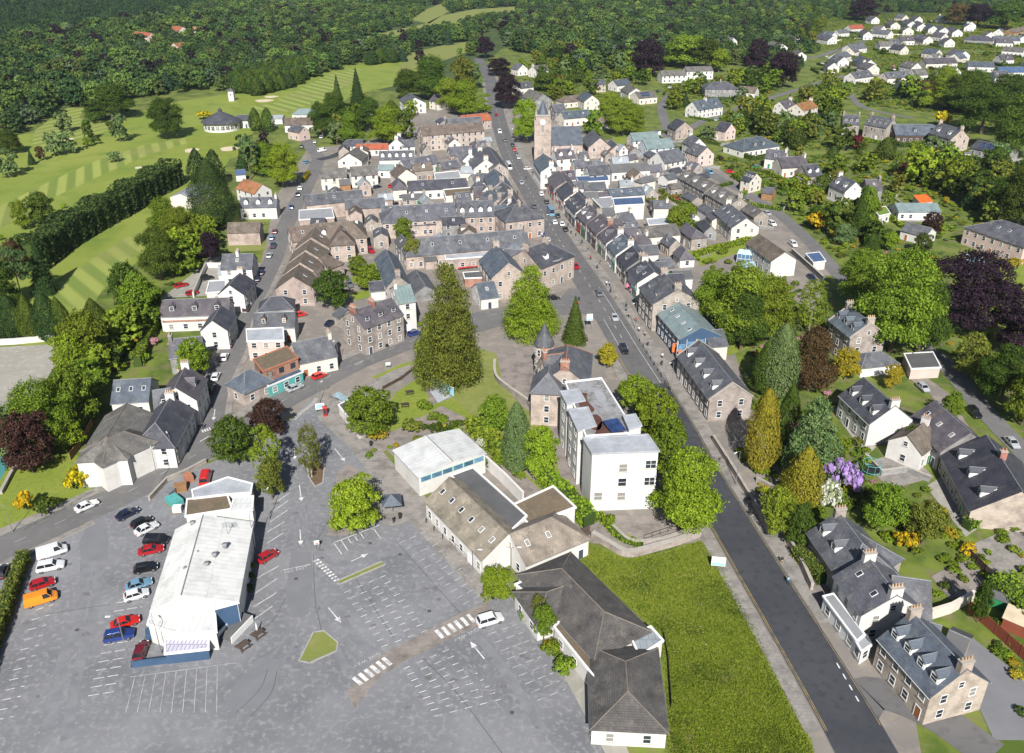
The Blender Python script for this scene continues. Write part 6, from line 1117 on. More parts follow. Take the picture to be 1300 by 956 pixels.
# ------------------------------------------------------------------ trees one can tell apart
for a in [('lime', 862, 572, 672, 98, 'filling the street corner beside the white flats'), ('lime', 828, 497, 566, 58, 'between the white flats and the dark road'), ('lime', 806, 477, 528, 44, 'at the far end of the white flats'), ('broad', 845, 530, 598, 48, 'behind the biggest lime tree by the flats'), ('ygold', 771, 437, 465, 26, 'on the pavement by the turreted villa'),
    ('sequoia', 573, 330, 486, 84, 'standing over the park in the centre'), ('sequoia', 548, 395, 482, 50, 'leaning left of the tallest conifer'), ('cedar', 673, 335, 424, 76, 'in front of the corner hotel'), ('lspruce', 729, 375, 434, 36, 'beside the main street junction'),
    ('broad', 470, 496, 552, 62, 'above the white wall by the bus shelter'), ('birch', 396, 540, 606, 32, 'on the bare island in the car park'), ('copper', 342, 508, 556, 46, 'at the car park entrance'), ('dark', 297, 532, 586, 54, 'beside the low planter at the car park entrance'), ('gbirch', 342, 540, 612, 42, 'between the planter and the copper tree'), ('olive', 346, 583, 634, 36, 'at the tip of the entrance planting'),
    ('lime', 453, 612, 672, 64, 'in the paved island beside the parking bays'), ('lime', 249, 432, 482, 40, 'in front of the grey dormered house'), ('dark', 424, 343, 394, 44, 'in the courtyard of the stepped row'), ('broad', 455, 325, 350, 24, 'in the courtyard garden, nearest the lodging'), ('broad', 470, 338, 366, 40, 'in the middle of the courtyard garden'), ('broad', 513, 276, 312, 24, 'at the left end of the longest slate roof'), ('olive', 524, 303, 338, 22, 'against the longest slate roof end'),
    ('lime', 630, 752-30, 762, 40, 'at the corner of the footway and the dark centre'), ('broad', 690, 770, 812, 30, 'in the planting strip beside the dark centre'), ('olive', 683, 757, 790, 22, 'behind the planting strip by the dark centre'),
    ('lcypress', 656, 510, 598, 36, 'on the lawn slope below the villa'), ('lime', 686, 545, 606, 46, 'on the lawn slope next to the pale cypress'), ('broad', 628, 505, 552, 40, 'upper end of the lawn hedge below the villa'),
    ('broad', 64, 488, 574, 78, 'in the left bank, rounded and tallest'), ('broad', 104, 465, 545, 54, 'in the left bank behind the rounded one'), ('copper', 42, 528, 600, 62, 'in the left bank above the lawn'), ('grey', 18, 520, 592, 54, 'at the left edge of the bank'), ('broad', 114, 398, 470, 56, 'left bank beside the gravel lot'), ('lime', 96, 425, 482, 42, 'left bank at the gravel lot corner'), ('cypress', 128, 378, 440, 40, 'left bank beside the narrow hedges'), ('dark', 172, 335, 405, 50, 'between the fairway and the white houses'), ('broad', 185, 350, 420, 52, 'behind the long white house, nearest it'), ('dark', 205, 290, 355, 50, 'above the long white house'), ('broad', 230, 265, 320, 48, 'behind the courtyard car park'), ('broad', 215, 252, 300, 46, 'beside the store shed'),
    ('purple', 270, 295, 335, 26, 'behind the brown-roofed garage'), ('dcypress', 20, 375, 428, 32, 'in the screen beside the gravel lot'), ('cypress', 42, 374, 430, 30, 'in the screen beside the gravel lot'), ('dcypress', 66, 372, 432, 34, 'in the screen beside the gravel lot'), ('cypress', 82, 376, 430, 26, 'in the screen beside the gravel lot'), ('dcypress', 0, 372, 430, 32, 'in the screen beside the gravel lot'),
    ('pine', 30, 312, 385, 38, 'at the dark end of the tall hedge'), ('spruce', 58, 300, 372, 36, 'at the dark end of the tall hedge'), ('dark', 8, 332, 392, 38, 'at the dark end of the tall hedge'), ('brown', 22, 306, 350, 30, 'among the dark trees by the fairway'), ('dark', 56, 245, 285, 34, 'on the golf rough near the hedge end'), ('broad', 30, 255, 292, 20, 'on the golf rough near the hedge end'),
    ('dcypress', 253, 188, 232, 26, 'standing alone on the golf grass, left one'), ('dcypress', 275, 190, 236, 24, 'standing alone on the golf grass, right one'), ('dcypress', 274, 200, 290, 58, 'largest, beside the store shed'), ('pine', 318, 172, 228, 34, 'dark beside the lane to the clubhouse'), ('lime', 360, 183, 238, 40, 'over the parked street end'), ('broad', 338, 182, 222, 38, 'left of the lime tree at the street end'), ('cypress', 325, 136, 166, 17, 'left of a pair by the clubhouse'), ('cypress', 341, 137, 167, 17, 'right of a pair by the clubhouse'), ('purple', 335, 166, 190, 16, 'below the twin clubhouse cypresses'), ('spruce', 308, 190, 215, 20, 'behind the blue-roofed shed'),
    ('dark', 212, 125, 176, 44, 'largest one on the golf course'), ('grey', 146, 192, 206, 16, 'standing alone on the striped fairway'), ('grey', 153, 145, 180, 22, 'beside the two clipped golf bushes'), ('dark', 115, 152, 178, 0.1 + 17, 'golf course clump, right one'), ('dark', 143, 108, 152, 62, 'round clump at the back of the golf course'), ('grey', 70, 168, 198, 22, 'in the line across the golf course'), ('grey', 88, 165, 195, 22, 'in the line across the golf course'), ('brown', 53, 186, 204, 13, 'in the line across the golf course'), ('spruce', 41, 190, 209, 12, 'in the line across the golf course'), ('broad', 112, 174, 186, 12, 'in the line across the golf course'), ('grey', 12, 190, 225, 28, 'at the left edge of the golf course'), ('grey', 82, 142, 168, 24, 'at the back of the golf course'), ('dark', 14, 165, 195, 32, 'at the left edge of the golf course'),
    ('broad', 446, 143, 184, 34, 'in the grove above the cream houses'), ('dark', 410, 130, 176, 32, 'in the grove above the cream houses'), ('grey', 428, 155, 184, 24, 'in the grove above the cream houses'), ('lime', 490, 134, 184, 48, 'behind the white house with dormers'), ('dark', 516, 140, 180, 24, 'beside the stone mill'), ('dark', 470, 125, 165, 34, 'in the grove above the cream houses'), ('spruce', 455, 85, 140, 26, 'on the golf edge above the grove'), ('spruce', 430, 95, 140, 20, 'on the golf edge above the grove'), ('dark', 425, 118, 155, 34, 'beside the golf cottages'),
    ('lime', 595, 103, 146, 54, 'beside the far end of the main street'), ('broad', 572, 100, 140, 38, 'left of the far street trees'), ('purple', 643, 95, 138, 36, 'right of the far end of the street'), ('purple', 634, 74, 96, 30, 'beyond the far end of the street'), ('purple', 616, 47, 74, 24, 'above the far end of the street'), ('lime', 669, 127, 182, 36, 'beside the church tower'), ('dark', 548, 72, 126, 60, 'in the wood edge left of the far street'), ('dark', 520, 88, 128, 40, 'in the wood edge left of the far street'), ('olive', 588, 72, 118, 30, 'in the wood edge left of the far street'), ('purple', 534, 63, 82, 15, 'in the wood edge by the meadow'), ('grey', 600, 80, 112, 30, 'left of the far street end'), ('red', 710, 96, 112, 15, 'above the church among gardens'), ('dark', 692, 92, 116, 28, 'above the church among gardens'), ('olive', 706, 110, 128, 18, 'just behind the church'),
    ('broad', 790, 125, 172, 44, 'in the church gardens'), ('broad', 808, 135, 172, 34, 'in the church gardens'), ('broad', 752, 140, 172, 26, 'in the church gardens'), ('lime', 775, 118, 150, 30, 'in the church gardens'), ('purple', 820, 50, 98, 42, 'above the long apartments, left'), ('purple', 958, 50, 98, 30, 'above the long apartments, right'), ('purple', 990, 65, 112, 44, 'beside the climbing lane'), ('broad', 870, 45, 86, 52, 'directly behind the long apartments'), ('dark', 895, 50, 88, 40, 'directly behind the long apartments'), ('lime', 912, 62, 92, 26, 'right end of the long apartments'),
    ('broad', 938, 338, 432, 92, 'in the big clump behind the shops'), ('broad', 905, 345, 416, 60, 'in the big clump behind the shops'), ('broad', 970, 352, 430, 70, 'in the big clump behind the shops'), ('dark', 940, 372, 445, 66, 'in the big clump behind the shops'), ('gbirch', 1026, 356, 424, 42, 'right of the clump behind the shops'), ('broad', 866, 257, 292, 30, 'in the gardens behind the workshop'), ('broad', 855, 268, 296, 22, 'in the gardens behind the workshop'),
    ('broad', 1130, 322, 448, 104, 'huge one behind the tall stone house'), ('broad', 1088, 318, 390, 62, 'left of the huge one behind the stone house'), ('dark', 1165, 360, 450, 62, 'right of the huge one behind the stone house'), ('purple', 1225, 325, 418, 112, 'spreading over the garden near the right edge'), ('purple', 1290, 385, 450, 60, 'cut by the right edge'), ('brown', 1025, 417, 496, 68, 'between the stone house and the terrace'), ('lcypress', 986, 410, 502, 46, 'leaning beside the brown beech'), ('cypress', 968, 430, 500, 34, 'left of the brown beech'), ('gold', 963, 493, 596, 42, 'taller, behind the roadside wall'), ('cypress', 995, 486, 572, 34, 'between the gold one and the grey pine'), ('gpine', 1026, 503, 608, 74, 'in the garden behind the wall'), ('gold', 1015, 566, 642, 52, 'shorter, beside the lilac bush'), ('ygold', 1072, 443, 482, 34, 'beside the tall stone house'), ('ygold', 1131, 464, 494, 24, 'beside the flat-roofed garage'),
    ('broad', 1095, 238, 300, 26, 'tall between the pair of cottages and the lane'), ('cypress', 1090, 234, 300, 26, 'tall before the pair of cottages'), ('dark', 1290, 215, 290, 70, 'at the right edge above the slate-roofed house'), ('dark', 1262, 225, 282, 50, 'right edge beside the slate-roofed house'), ('dark', 1270, 440, 510, 70, 'shading the back lane at the right'), ('olive', 1230, 425, 480, 44, 'shading the back lane at the right'), ('broad', 1296, 470, 540, 44, 'cut by the right edge above the lane'), ('copper', 1180, 270, 300, 26, 'beside the grey-roofed bungalow'), ('red', 1085, 172, 190, 22, 'below the leftmost stone villa'), ('red', 1148, 208, 222, 14, 'beside the round lawn'),
    ('dark', 1225, 90, 145, 60, 'dark mass above the villas'), ('dark', 1270, 95, 150, 60, 'dark mass above the villas'), ('broad', 1190, 85, 140, 46, 'dark mass above the villas'), ('dark', 1245, 110, 170, 70, 'dark mass behind the solar bungalow'), ('dark', 1290, 120, 200, 60, 'dark mass behind the solar bungalow'), ('purple', 1095, -2, 26, 40, 'above the red-roofed estate house'), ('purple', 1240, 5, 34, 36, 'at the top right'), ('dark', 1275, 2, 38, 44, 'at the top right'), ('brown', 1215, 5, 32, 34, 'at the top right'), ('brown', 1170, 102, 118, 40, 'beside the dark-roofed estate house'), ('red', 1112, 100, 116, 20, 'below the estate hedge corner'),
    ('dark', 1150, 540, 575, 16, 'beside the mossy purple roof'), ('broad', 1205, 498, 535, 26, 'beside the parked black car'), ('broad', 985, 620, 680, 46, 'behind the roadside wall below the gold tree'), ('dark', 1012, 642, 695, 34, 'left of the small grey hip-roofed house'), ('broad', 1120, 620, 672, 60, 'behind the small grey hip-roofed house'), ('olive', 1170, 640, 690, 46, 'in the flower garden, lower right'), ('dark', 1240, 740, 790, 22, 'beside the green shed')]:
    tree(*a)
TREE_AT = [(o.location.x, o.location.y, o.scale.x * R0) for o in THINGS if o.get('category') == 'tree']
BLD = [(o.location.x, o.location.y) for o in THINGS if o.get('category') not in ('tree', None)]
ROADS = []
for r_ in (R_W, R_M, R_L, R_B, R_C, R_D, R_E, R_F): ROADS += [(p.x, p.y) for p in smooth([G(*q) for q in r_], 8)]
MEAD = [[(500, 95), (520, 68), (560, 58), (600, 52), (600, 64), (560, 78)], [(440, 55), (470, 45), (540, 30), (560, 20), (600, 12), (660, 8), (655, 22), (610, 24), (560, 40), (480, 52)], [(420, 60), (450, 55), (480, 46), (475, 54)], [(520, 25), (545, 10), (560, 5), (570, 14), (545, 30)], [(318, 135), (345, 132), (390, 108), (425, 92), (460, 84), (520, 78), (520, 100), (450, 118), (412, 132), (360, 143), (320, 143)]]
def inside(p, poly):
    x, y = p; c = False; j = len(poly) - 1
    for i in range(len(poly)):
        if (poly[i][1] > y) != (poly[j][1] > y) and x < (poly[j][0] - poly[i][0]) * (y - poly[i][1]) / (poly[j][1] - poly[i][1]) + poly[i][0]: c = not c
        j = i
    return c
BA = np.array(BLD); RA = np.array(ROADS)
def clear(x, y, r, rb=9., rr=4.5):
    if (np.hypot(BA[:, 0] - x, BA[:, 1] - y) < rb + r * .5).any(): return False
    if (np.hypot(RA[:, 0] - x, RA[:, 1] - y) < rr + r * .4).any(): return False
    return True
def scatter(poly, n, mixw, where, rr=(2.2, 4.2), hh=(5, 10), mind=.75, shr=False):
    sp_, wt = zip(*mixw); k = 0; tries = 0; rnd = random.Random(len(poly) * 17 + n)
    us = [p[0] for p in poly]; vs = [p[1] for p in poly]
    while k < n and tries < n * 40:
        tries += 1; u, v = rnd.uniform(min(us), max(us)), min(vs) + (max(vs) - min(vs)) * rnd.random()
        if not inside((u, v), poly): continue
        p = G(u, v); R = rnd.uniform(*rr); h_ = rnd.uniform(*hh)
        if not clear(p.x, p.y, R, 8 if shr else 9): continue
        if any(math.hypot(a - p.x, b_ - p.y) < mind * (R + c) for a, b_, c in TREE_AT): continue
        s = FPX / (p.y * cp + CAMH * sp); k += 1
        if shr:
            mt, wd = rnd.choices(sp_, wt)[0]; shrub(u, v, 2 * R * s, mt, wd + ' ' + where, .8)
        else: vt = PX((p.x, p.y, h_))[1]; tree(rnd.choices(sp_, wt)[0], u, vt, v, 2 * R * s, where)
        TREE_AT.append((p.x, p.y, R))
TOWN = [[(330, 345), (352, 255), (390, 195), (470, 180), (530, 140), (610, 140), (640, 200), (690, 300), (640, 360), (560, 380), (500, 320), (420, 420), (330, 430)], [(690, 195), (760, 190), (850, 200), (905, 240), (950, 290), (880, 310), (860, 350), (810, 330), (740, 250)]]
rq = random.Random(77); NB = []; EP = [(1035, 32), (1120, 20), (1230, 24), (1310, 30), (1310, 98), (1240, 108), (1120, 112), (1060, 104), (1036, 72)]; EH = [(o.location.x, o.location.y, o) for o in THINGS if o.get('category') == 'house']; ne = 0
for _ in range(900):
    u, v = rq.uniform(1030, 1310), rq.uniform(20, 112)
    if ne >= 30 or not inside((u, v), EP): continue
    p = G(u, v); d, kk = min((math.hypot(x - p.x, y - p.y), k) for k, (x, y, o) in enumerate(EH))
    if d < 19 or d > 60 or np.hypot(RA[:, 0] - p.x, RA[:, 1] - p.y).min() < 11 or any(math.hypot(x - p.x, y - p.y) < r + 5 for x, y, r in TREE_AT): continue
    ne += 1; o = EH[kk][2]; t_ = thing('house', rq.choice(['white-walled', 'pale cream', 'grey-roofed white', 'slate-roofed cream']) + ' house next to ' + ' '.join(o['label'].split()[:9]), 'house', (p.x, p.y, 0), o.rotation_euler.z + rq.choice([0, 0, .3, 1.57]))
    body(t_, Matrix(), rq.uniform(10, 15), rq.uniform(9, 11), 4.2, 7.8, rq.choice(['harl', 'harl', 'cream']), rq.choice(['slate', 'tile_grey', 'slate_blue', 'slate_purple']), rq.choice(['', 's2', 'cA', 'd1']), False); EH.append((p.x, p.y, t_))
BA = np.array([(x, y) for x, y, o in EH] + BLD)
BH = [(o.location.x, o.location.y, o) for o in THINGS if o.get('category') not in ('tree', 'hedge')]
for poly in TOWN:
    us = [p[0] for p in poly]; vs = [p[1] for p in poly]; got = 0
    for _ in range(1500):
        u, v = rq.uniform(min(us), max(us)), rq.uniform(min(vs), max(vs))
        if got >= 34 or not inside((u, v), poly): continue
        p = G(u, v); d, hb = min((math.hypot(x - p.x, y - p.y), k) for k, (x, y, o) in enumerate(BH))
        if d < 10 or d > 26 or np.hypot(RA[:, 0] - p.x, RA[:, 1] - p.y).min() < 10 or any(math.hypot(x - p.x, y - p.y) < 9 for x, y in NB) or any(math.hypot(x - p.x, y - p.y) < r + 2.5 for x, y, r in TREE_AT): continue
        NB.append((p.x, p.y)); got += 1; o = BH[hb][2]; wl = rq.choice(['granite', 'cream', 'harl', 'pinkstone', 'granite', 'greystone']); rf = rq.choice(['slate', 'slate_dark', 'felt', 'sheet_grey', 'slate_purple', 'tile_brown', 'tile_grey'])
        t_ = thing('outbuilding', 'small ' + dict(granite='stone', cream='cream', harl='white', pinkstone='pink stone', brick='brick', greystone='grey stone')[wl] + ' outbuilding beside ' + ' '.join(o['label'].split()[:10]), 'outbuilding', (p.x, p.y, 0), o.rotation_euler.z + rq.choice([0, 1.5708]))
        e_ = rq.uniform(2.6, 5); body(t_, Matrix(), rq.uniform(5, 9), rq.uniform(4.2, 6.5), e_, e_ + rq.uniform(1.2, 2.6), wl, rf, rq.choice(['', 'cA', 's1', 'hA', 'cB s1', 'd1']), False)
AH = [o for o in THINGS if o.get('category') in ('house', 'shop')]; rq = random.Random(21)
def wpx(o, x, y): p = o.matrix_basis @ Vector((x, y, 0)); return PX((p.x, p.y, 0))
NG = 0
for o in AH:
    u, v = PX(o.location); lb = ' '.join(o['label'].split()[:10]).rstrip(','); W_ = rq.uniform(9, 12); D_ = rq.uniform(11, 17)
    if o['category'] == 'shop': continue
    if not (u > 860 and v < 300): continue
    f_ = 1 if o.matrix_basis.to_3x3().col[1].dot(-o.location) > 0 else -1; NG += 1
    hedge([wpx(o, -W_, -f_ * 2), wpx(o, -W_, f_ * D_), wpx(o, W_, f_ * D_)], rq.uniform(.9, 1.6), rq.uniform(1.2, 2.2), rq.choice(['leaf_mid', 'leaf_dark', 'leaf_lime', 'leaf_cypress', 'leaf_olive']), 'hedge round ' + lb, .3, 14, sm=False)
    if NG % 2: wallrun('garden wall of ' + lb, [wpx(o, W_, f_ * D_), wpx(o, W_, f_ * 2), wpx(o, W_ + 3, -f_ * 3)], 1.1, .35, rq.choice(['granite', 'cream', 'greystone']))
    pt = [wpx(o, a, b_) for a, b_ in ((-W_ * .5, f_ * 4.2), (W_ * .3, f_ * 4.2), (W_ * .3, f_ * 7), (-W_ * .5, f_ * 7))]; psheet('patio', pt, .05 + .0003 * NG, rq.choice(['pavers', 'pavement', 'gravel', 'yard']), 'patio of ' + lb)
    if NG % 3 == 0:
        p = wpx(o, -W_ + 3, f_ * (D_ - 3)); t_ = thing('garden_shed', 'garden shed by ' + lb, 'shed', G(*p), rq.uniform(0, 3)); b = MB(); b.box(-1.4, 1.4, -1, 1, 0, 2, rq.choice(['timber', 'darktimber', 'green_paint', 'harl'])); b.build('wall', t_); b = MB(); b.slab([(-1.6, -1.2, 1.95), (1.6, -1.2, 1.95), (1.6, 0, 2.6), (-1.6, 0, 2.6)], .08, 'felt'); b.slab([(1.6, 1.2, 1.95), (-1.6, 1.2, 1.95), (-1.6, 0, 2.6), (1.6, 0, 2.6)], .08, 'felt'); b.build('roof', t_)
MX = [('broad', 5), ('dark', 4), ('olive', 2), ('lime', 1.4), ('grey', 1.2), ('copper', .6), ('cypress', 1.2), ('gbirch', 1)]
scatter([(885, 190), (900, 165), (960, 135), (1030, 110), (1060, 130), (1060, 190), (985, 185), (960, 165)], 18, MX, 'between the climbing lane and the blue bungalow', (2.6, 4.6), (6, 10))
scatter([(985, 215), (1060, 195), (1060, 260), (1030, 290), (985, 260)], 10, MX, 'in the gardens right of the terrace lane', (2.5, 4.5), (5, 9))
scatter([(1060, 180), (1240, 190), (1235, 230), (1100, 215)], 9, MX, 'in the gardens below the stone villas', (2, 3.6), (3.5, 7))
scatter([(1040, 290), (1150, 250), (1220, 270), (1200, 320), (1100, 330), (1060, 320)], 9, MX, 'in the gardens below the modern white house', (2.5, 4.2), (4, 8))
scatter([(1030, 110), (1060, 70), (1300, 65), (1300, 130), (1100, 130)], 16, MX, 'among the estate gardens, upper right', (2.5, 4), (4, 6.5))
scatter([(990, 20), (1300, 15), (1300, 60), (1060, 62), (1000, 60)], 9, MX, 'between the top right houses', (2.2, 3.4), (3.5, 5.5))
scatter([(650, 90), (700, 70), (800, 75), (800, 125), (700, 130)], 18, MX, 'in the gardens above the church', (3.5, 6), (7, 12))
scatter([(395, 180), (440, 130), (520, 120), (530, 150), (480, 170)], 10, MX, 'in the grove left of the mill', (3.5, 5.5), (8, 13))
SH = [(('leaf_mid', 'small green shrub'), 5), (('leaf_dark', 'small dark shrub'), 3), (('leaf_lime', 'small lime-green shrub'), 3), (('leaf_olive', 'small olive shrub'), 2), (('leaf_gold', 'small golden shrub'), 1), (('flower_pink', 'pink flowering shrub'), .6), (('flower_white', 'white flowering shrub'), .6), (('leaf_copper', 'small copper shrub'), .7)]
for pl, n, wh in (([(870, 270), (960, 280), (960, 310), (890, 340), (860, 310)], 14, 'in the gardens behind the shops'), ([(1040, 240), (1150, 190), (1240, 200), (1200, 300), (1060, 320)], 26, 'in the gardens below the villas'), ([(985, 620), (1060, 610), (1160, 650), (1180, 700), (1060, 650), (1020, 690)], 22, 'in the lower right gardens'), ([(900, 195), (990, 215), (1000, 260), (940, 230)], 14, 'along the terrace lane'), ([(870, 170), (920, 150), (1000, 180), (960, 210)], 12, 'round the blue bungalow'), ([(1060, 520), (1100, 560), (1100, 620), (1060, 600)], 7, 'below the white gabled house with dormers'),
                  ([(120, 440), (200, 430), (240, 455), (140, 475)], 12, 'behind the blue-grey cottage roof'), ([(220, 270), (290, 255), (290, 300), (240, 320)], 10, 'behind the brown garage'), ([(480, 555), (500, 545), (600, 545), (680, 620), (600, 600), (520, 545)], 10, 'along the small garden path'), ([(0, 265), (40, 255), (80, 245), (120, 240), (60, 290), (0, 320)], 10, 'on the golf rough'), ([(1070, 80), (1290, 95), (1290, 130), (1080, 120)], 14, 'on the estate slope')):
    scatter(pl, n, SH, wh, (.7, 1.7), (1, 2), .55, True)
for a in [(1063, 630, 56, 'flower_lilac', 'big lilac-flowering rhododendron beside the golden cypress', .95), (1051, 647, 44, 'flower_white', 'white-flowering bush below the lilac rhododendron', .9), (101, 618, 36, 'flower_yellow', 'yellow broom bush at the top of the shrubby lawn', .8), (38, 650, 28, 'flower_yellow', 'yellow broom bush at the bottom of the shrubby lawn', 1.2), (62, 650, 30, 'leaf_dark', 'dark green bush between the two yellow ones', .8), (1150, 695, 30, 'flower_yellow', 'yellow azalea in the flower garden, left one', .8), (1226, 702, 24, 'flower_yellow', 'yellow azalea by the concrete path', .7), (1158, 672, 16, 'flower_yellow', 'smaller yellow azalea above the left one', .8), (1205, 682, 18, 'leaf_gold', 'golden bush before the wide dark-tiled house', .8),
    (219, 442, 12, 'flower_pink', 'pink rhododendron behind the grey dormered house', .8), (196, 438, 14, 'flower_pink', 'paler pink rhododendron farther left', .8), (1038, 292, 34, 'flower_yellow', 'large yellow bush beside the back lane', .7), (775, 668, 22, 'leaf_lime', 'rounded lime bush at the foot of the white flats', .8), (1100, 590, 14, 'leaf_lime', 'small bush by the trampoline', .8), (538, 520, 20, 'leaf_mid', 'round bush beside the mural wall', .7), (552, 533, 18, 'leaf_mid', 'round bush on the garden path', .7), (519, 548, 30, 'leaf_olive', 'spreading shrub beside the white shed', .5), (478, 558, 26, 'leaf_gold', 'yellow-green shrub at the foot of the white wall', .6), (322, 722, 12, 'leaf_mid', 'clipped bush by the hall, upper', .8), (320, 735, 13, 'leaf_dark', 'clipped bush by the hall, middle', .8), (317, 750, 13, 'leaf_dark', 'clipped bush by the hall, lower', .8), (663, 785, 22, 'leaf_grey', 'pale shrub at the dark centre corner', .6), (716, 850, 34, 'leaf_mid', 'long low shrub at the dark centre planting', .6), (700, 828, 26, 'leaf_lime', 'bright shrub in the dark centre planting', .7), (540, 605, 16, 'leaf_gold', 'yellowish shrub against the white shed wall', .8),
    (124, 183, 12, 'leaf_dark', 'rounded clipped bush on the golf course, left', .8), (141, 163, 13, 'leaf_dark', 'rounded clipped bush on the golf course, right', .7), (260, 152, 22, 'flower_yellow', 'yellow gorse beside the clubhouse', .5), (329, 190, 12, 'flower_yellow', 'yellow bush above the purple tree by the clubhouse', .8), (1196, 160, 24, 'flower_yellow', 'yellow tree-like bush between the villas', .8), (1186, 205, 14, 'flower_yellow', 'yellow bush by the round lawn', 1.1), (890, 460, 10, 'leaf_olive', 'planter greenery on the terrace front', .7), (1060, 300, 26, 'leaf_gold', 'golden shrub beside the lane wall', .6)]:
    shrub(*a)
# ------------------------------------------------------------------ hedges, grass, woods
hedge([(40, 345), (95, 305), (150, 275), (195, 248), (224, 232)], 9, 10, 'leaf_spruce', 'tall dark conifer hedge along the golf course', .55, 9, sm=True)
hedge([(33, 712), (12, 770), (-12, 840), (-45, 930)], 1.8, 2.6, 'leaf_olive', 'long clipped hedge at the left of the car park', .16, 60)
hedge([(600, 545), (630, 575), (662, 600)], 3.6, 3.4, 'leaf_mid', 'thick hedge on the slope below the villa', .3, 30); hedge([(690, 610), (720, 640), (748, 668)], 3.4, 3.0, 'leaf_lime', 'bushy hedge behind the community centre', .3, 30)
hedge([(146, 470), (158, 440), (170, 415)], 2.4, 3.2, 'leaf_cypress', 'narrow clipped hedge in the back gardens, left one', .22, 40); hedge([(176, 466), (190, 430), (200, 414)], 2.4, 3, 'leaf_mid', 'narrow clipped hedge in the back gardens, right one', .22, 40)
hedge([(1262, 745), (1310, 790), (1350, 830)], 5, 3.2, 'leaf_mid', 'massive clipped hedge at the right edge, lower', .2, 40); hedge([(1225, 672), (1262, 660), (1300, 668)], 2, 2, 'leaf_mid', 'hedge beside the wide dark-tiled house', .2, 40); hedge([(1010, 705), (1026, 722), (1044, 742)], 2.2, 2.4, 'leaf_olive', 'clipped hedge top above the roadside wall', .16, 60)
hedge([(1160, 190), (1180, 195), (1200, 205)], 2.5, 2.2, 'leaf_lime', 'curving light hedge below the villas', .3, 20); hedge([(870, 330), (910, 318), (965, 305)], 2, 2, 'leaf_lime', 'hedge along the narrow back garden', .25, 30); hedge([(930, 225), (955, 240)], 2, 2, 'leaf_mid', 'hedge along the terrace lane', .3, 20); hedge([(1265, 340), (1310, 332)], 2.5, 2.2, 'leaf_gold', 'golden clipped hedge below the veranda house', .25, 30); hedge([(760, 655), (785, 682), (815, 695)], 1.6, 1, 'leaf_lime', 'low hedge along the curved stone wall', .18, 40); hedge([(385, 232), (392, 222)], 1.6, 2, 'leaf_gold', 'small golden hedge by the left cream house', .25, 20)
def tufts(poly, n, label, mat='grass_blade', s=.28, up=.45):
    us = [p[0] for p in poly]; vs = [p[1] for p in poly]; P = []
    while len(P) < n:
        u, v = random.uniform(min(us), max(us)), random.uniform(min(vs), max(vs))
        if inside((u, v), poly): q = G(u, v); P.append((q.x + random.gauss(0, .35), q.y + random.gauss(0, .35), random.uniform(.08, up)))
    P = np.array(P); o = link('tall_grass', leafmesh('tall_grass', P, np.tile((0, -.4, .35), (n, 1)), s, mat, .35, .8)); return tag(o, label, None, kind='stuff')
tufts([(730, 705), (748, 690), (770, 702), (796, 711), (834, 705), (889, 688), (914, 722), (957, 799), (986, 866), (1026, 940), (1036, 975), (852, 975), (848, 866), (840, 806)], 60000, 'tall rough grass standing in the field beside the dark road', s=.13, up=.3)
P = [];
for _ in range(55): u, v = random.choice([(random.uniform(770, 850), random.uniform(715, 765)), (random.uniform(850, 950), random.uniform(730, 860))]); P.append((*G(u, v)[:2], .55)) if inside((u, v), [(748, 692), (834, 705), (889, 690), (986, 866), (852, 866)]) else None
o = link('wild_flowers', leafmesh('wild_flowers', np.array(P), np.tile((0, 0, 1.), (len(P), 1)), .08, 'flower_white', .9, .5)); tag(o, 'pale wild flowers scattered through the grass field', None, kind='stuff')
SRC = bpy.data.collections.new('wood_sources')
def srcs(lst):
    c = bpy.data.collections.new('wood_kinds')
    for i, (k, j, lm, R, h_) in enumerate(lst):
        cm = PROTO['shrub'][j] if k == 'shrub' else PROTO[k, 'f'][j][0]; o = bpy.data.objects.new('wood_tree', cm); o.scale = (R, R, h_) if k == 'shrub' else (R / R0, R / R0, h_ / H0); c.objects.link(o)
        me2 = cm.copy(); me2.materials.clear(); me2.materials.append(MATS[lm]); o.data = me2
    return c
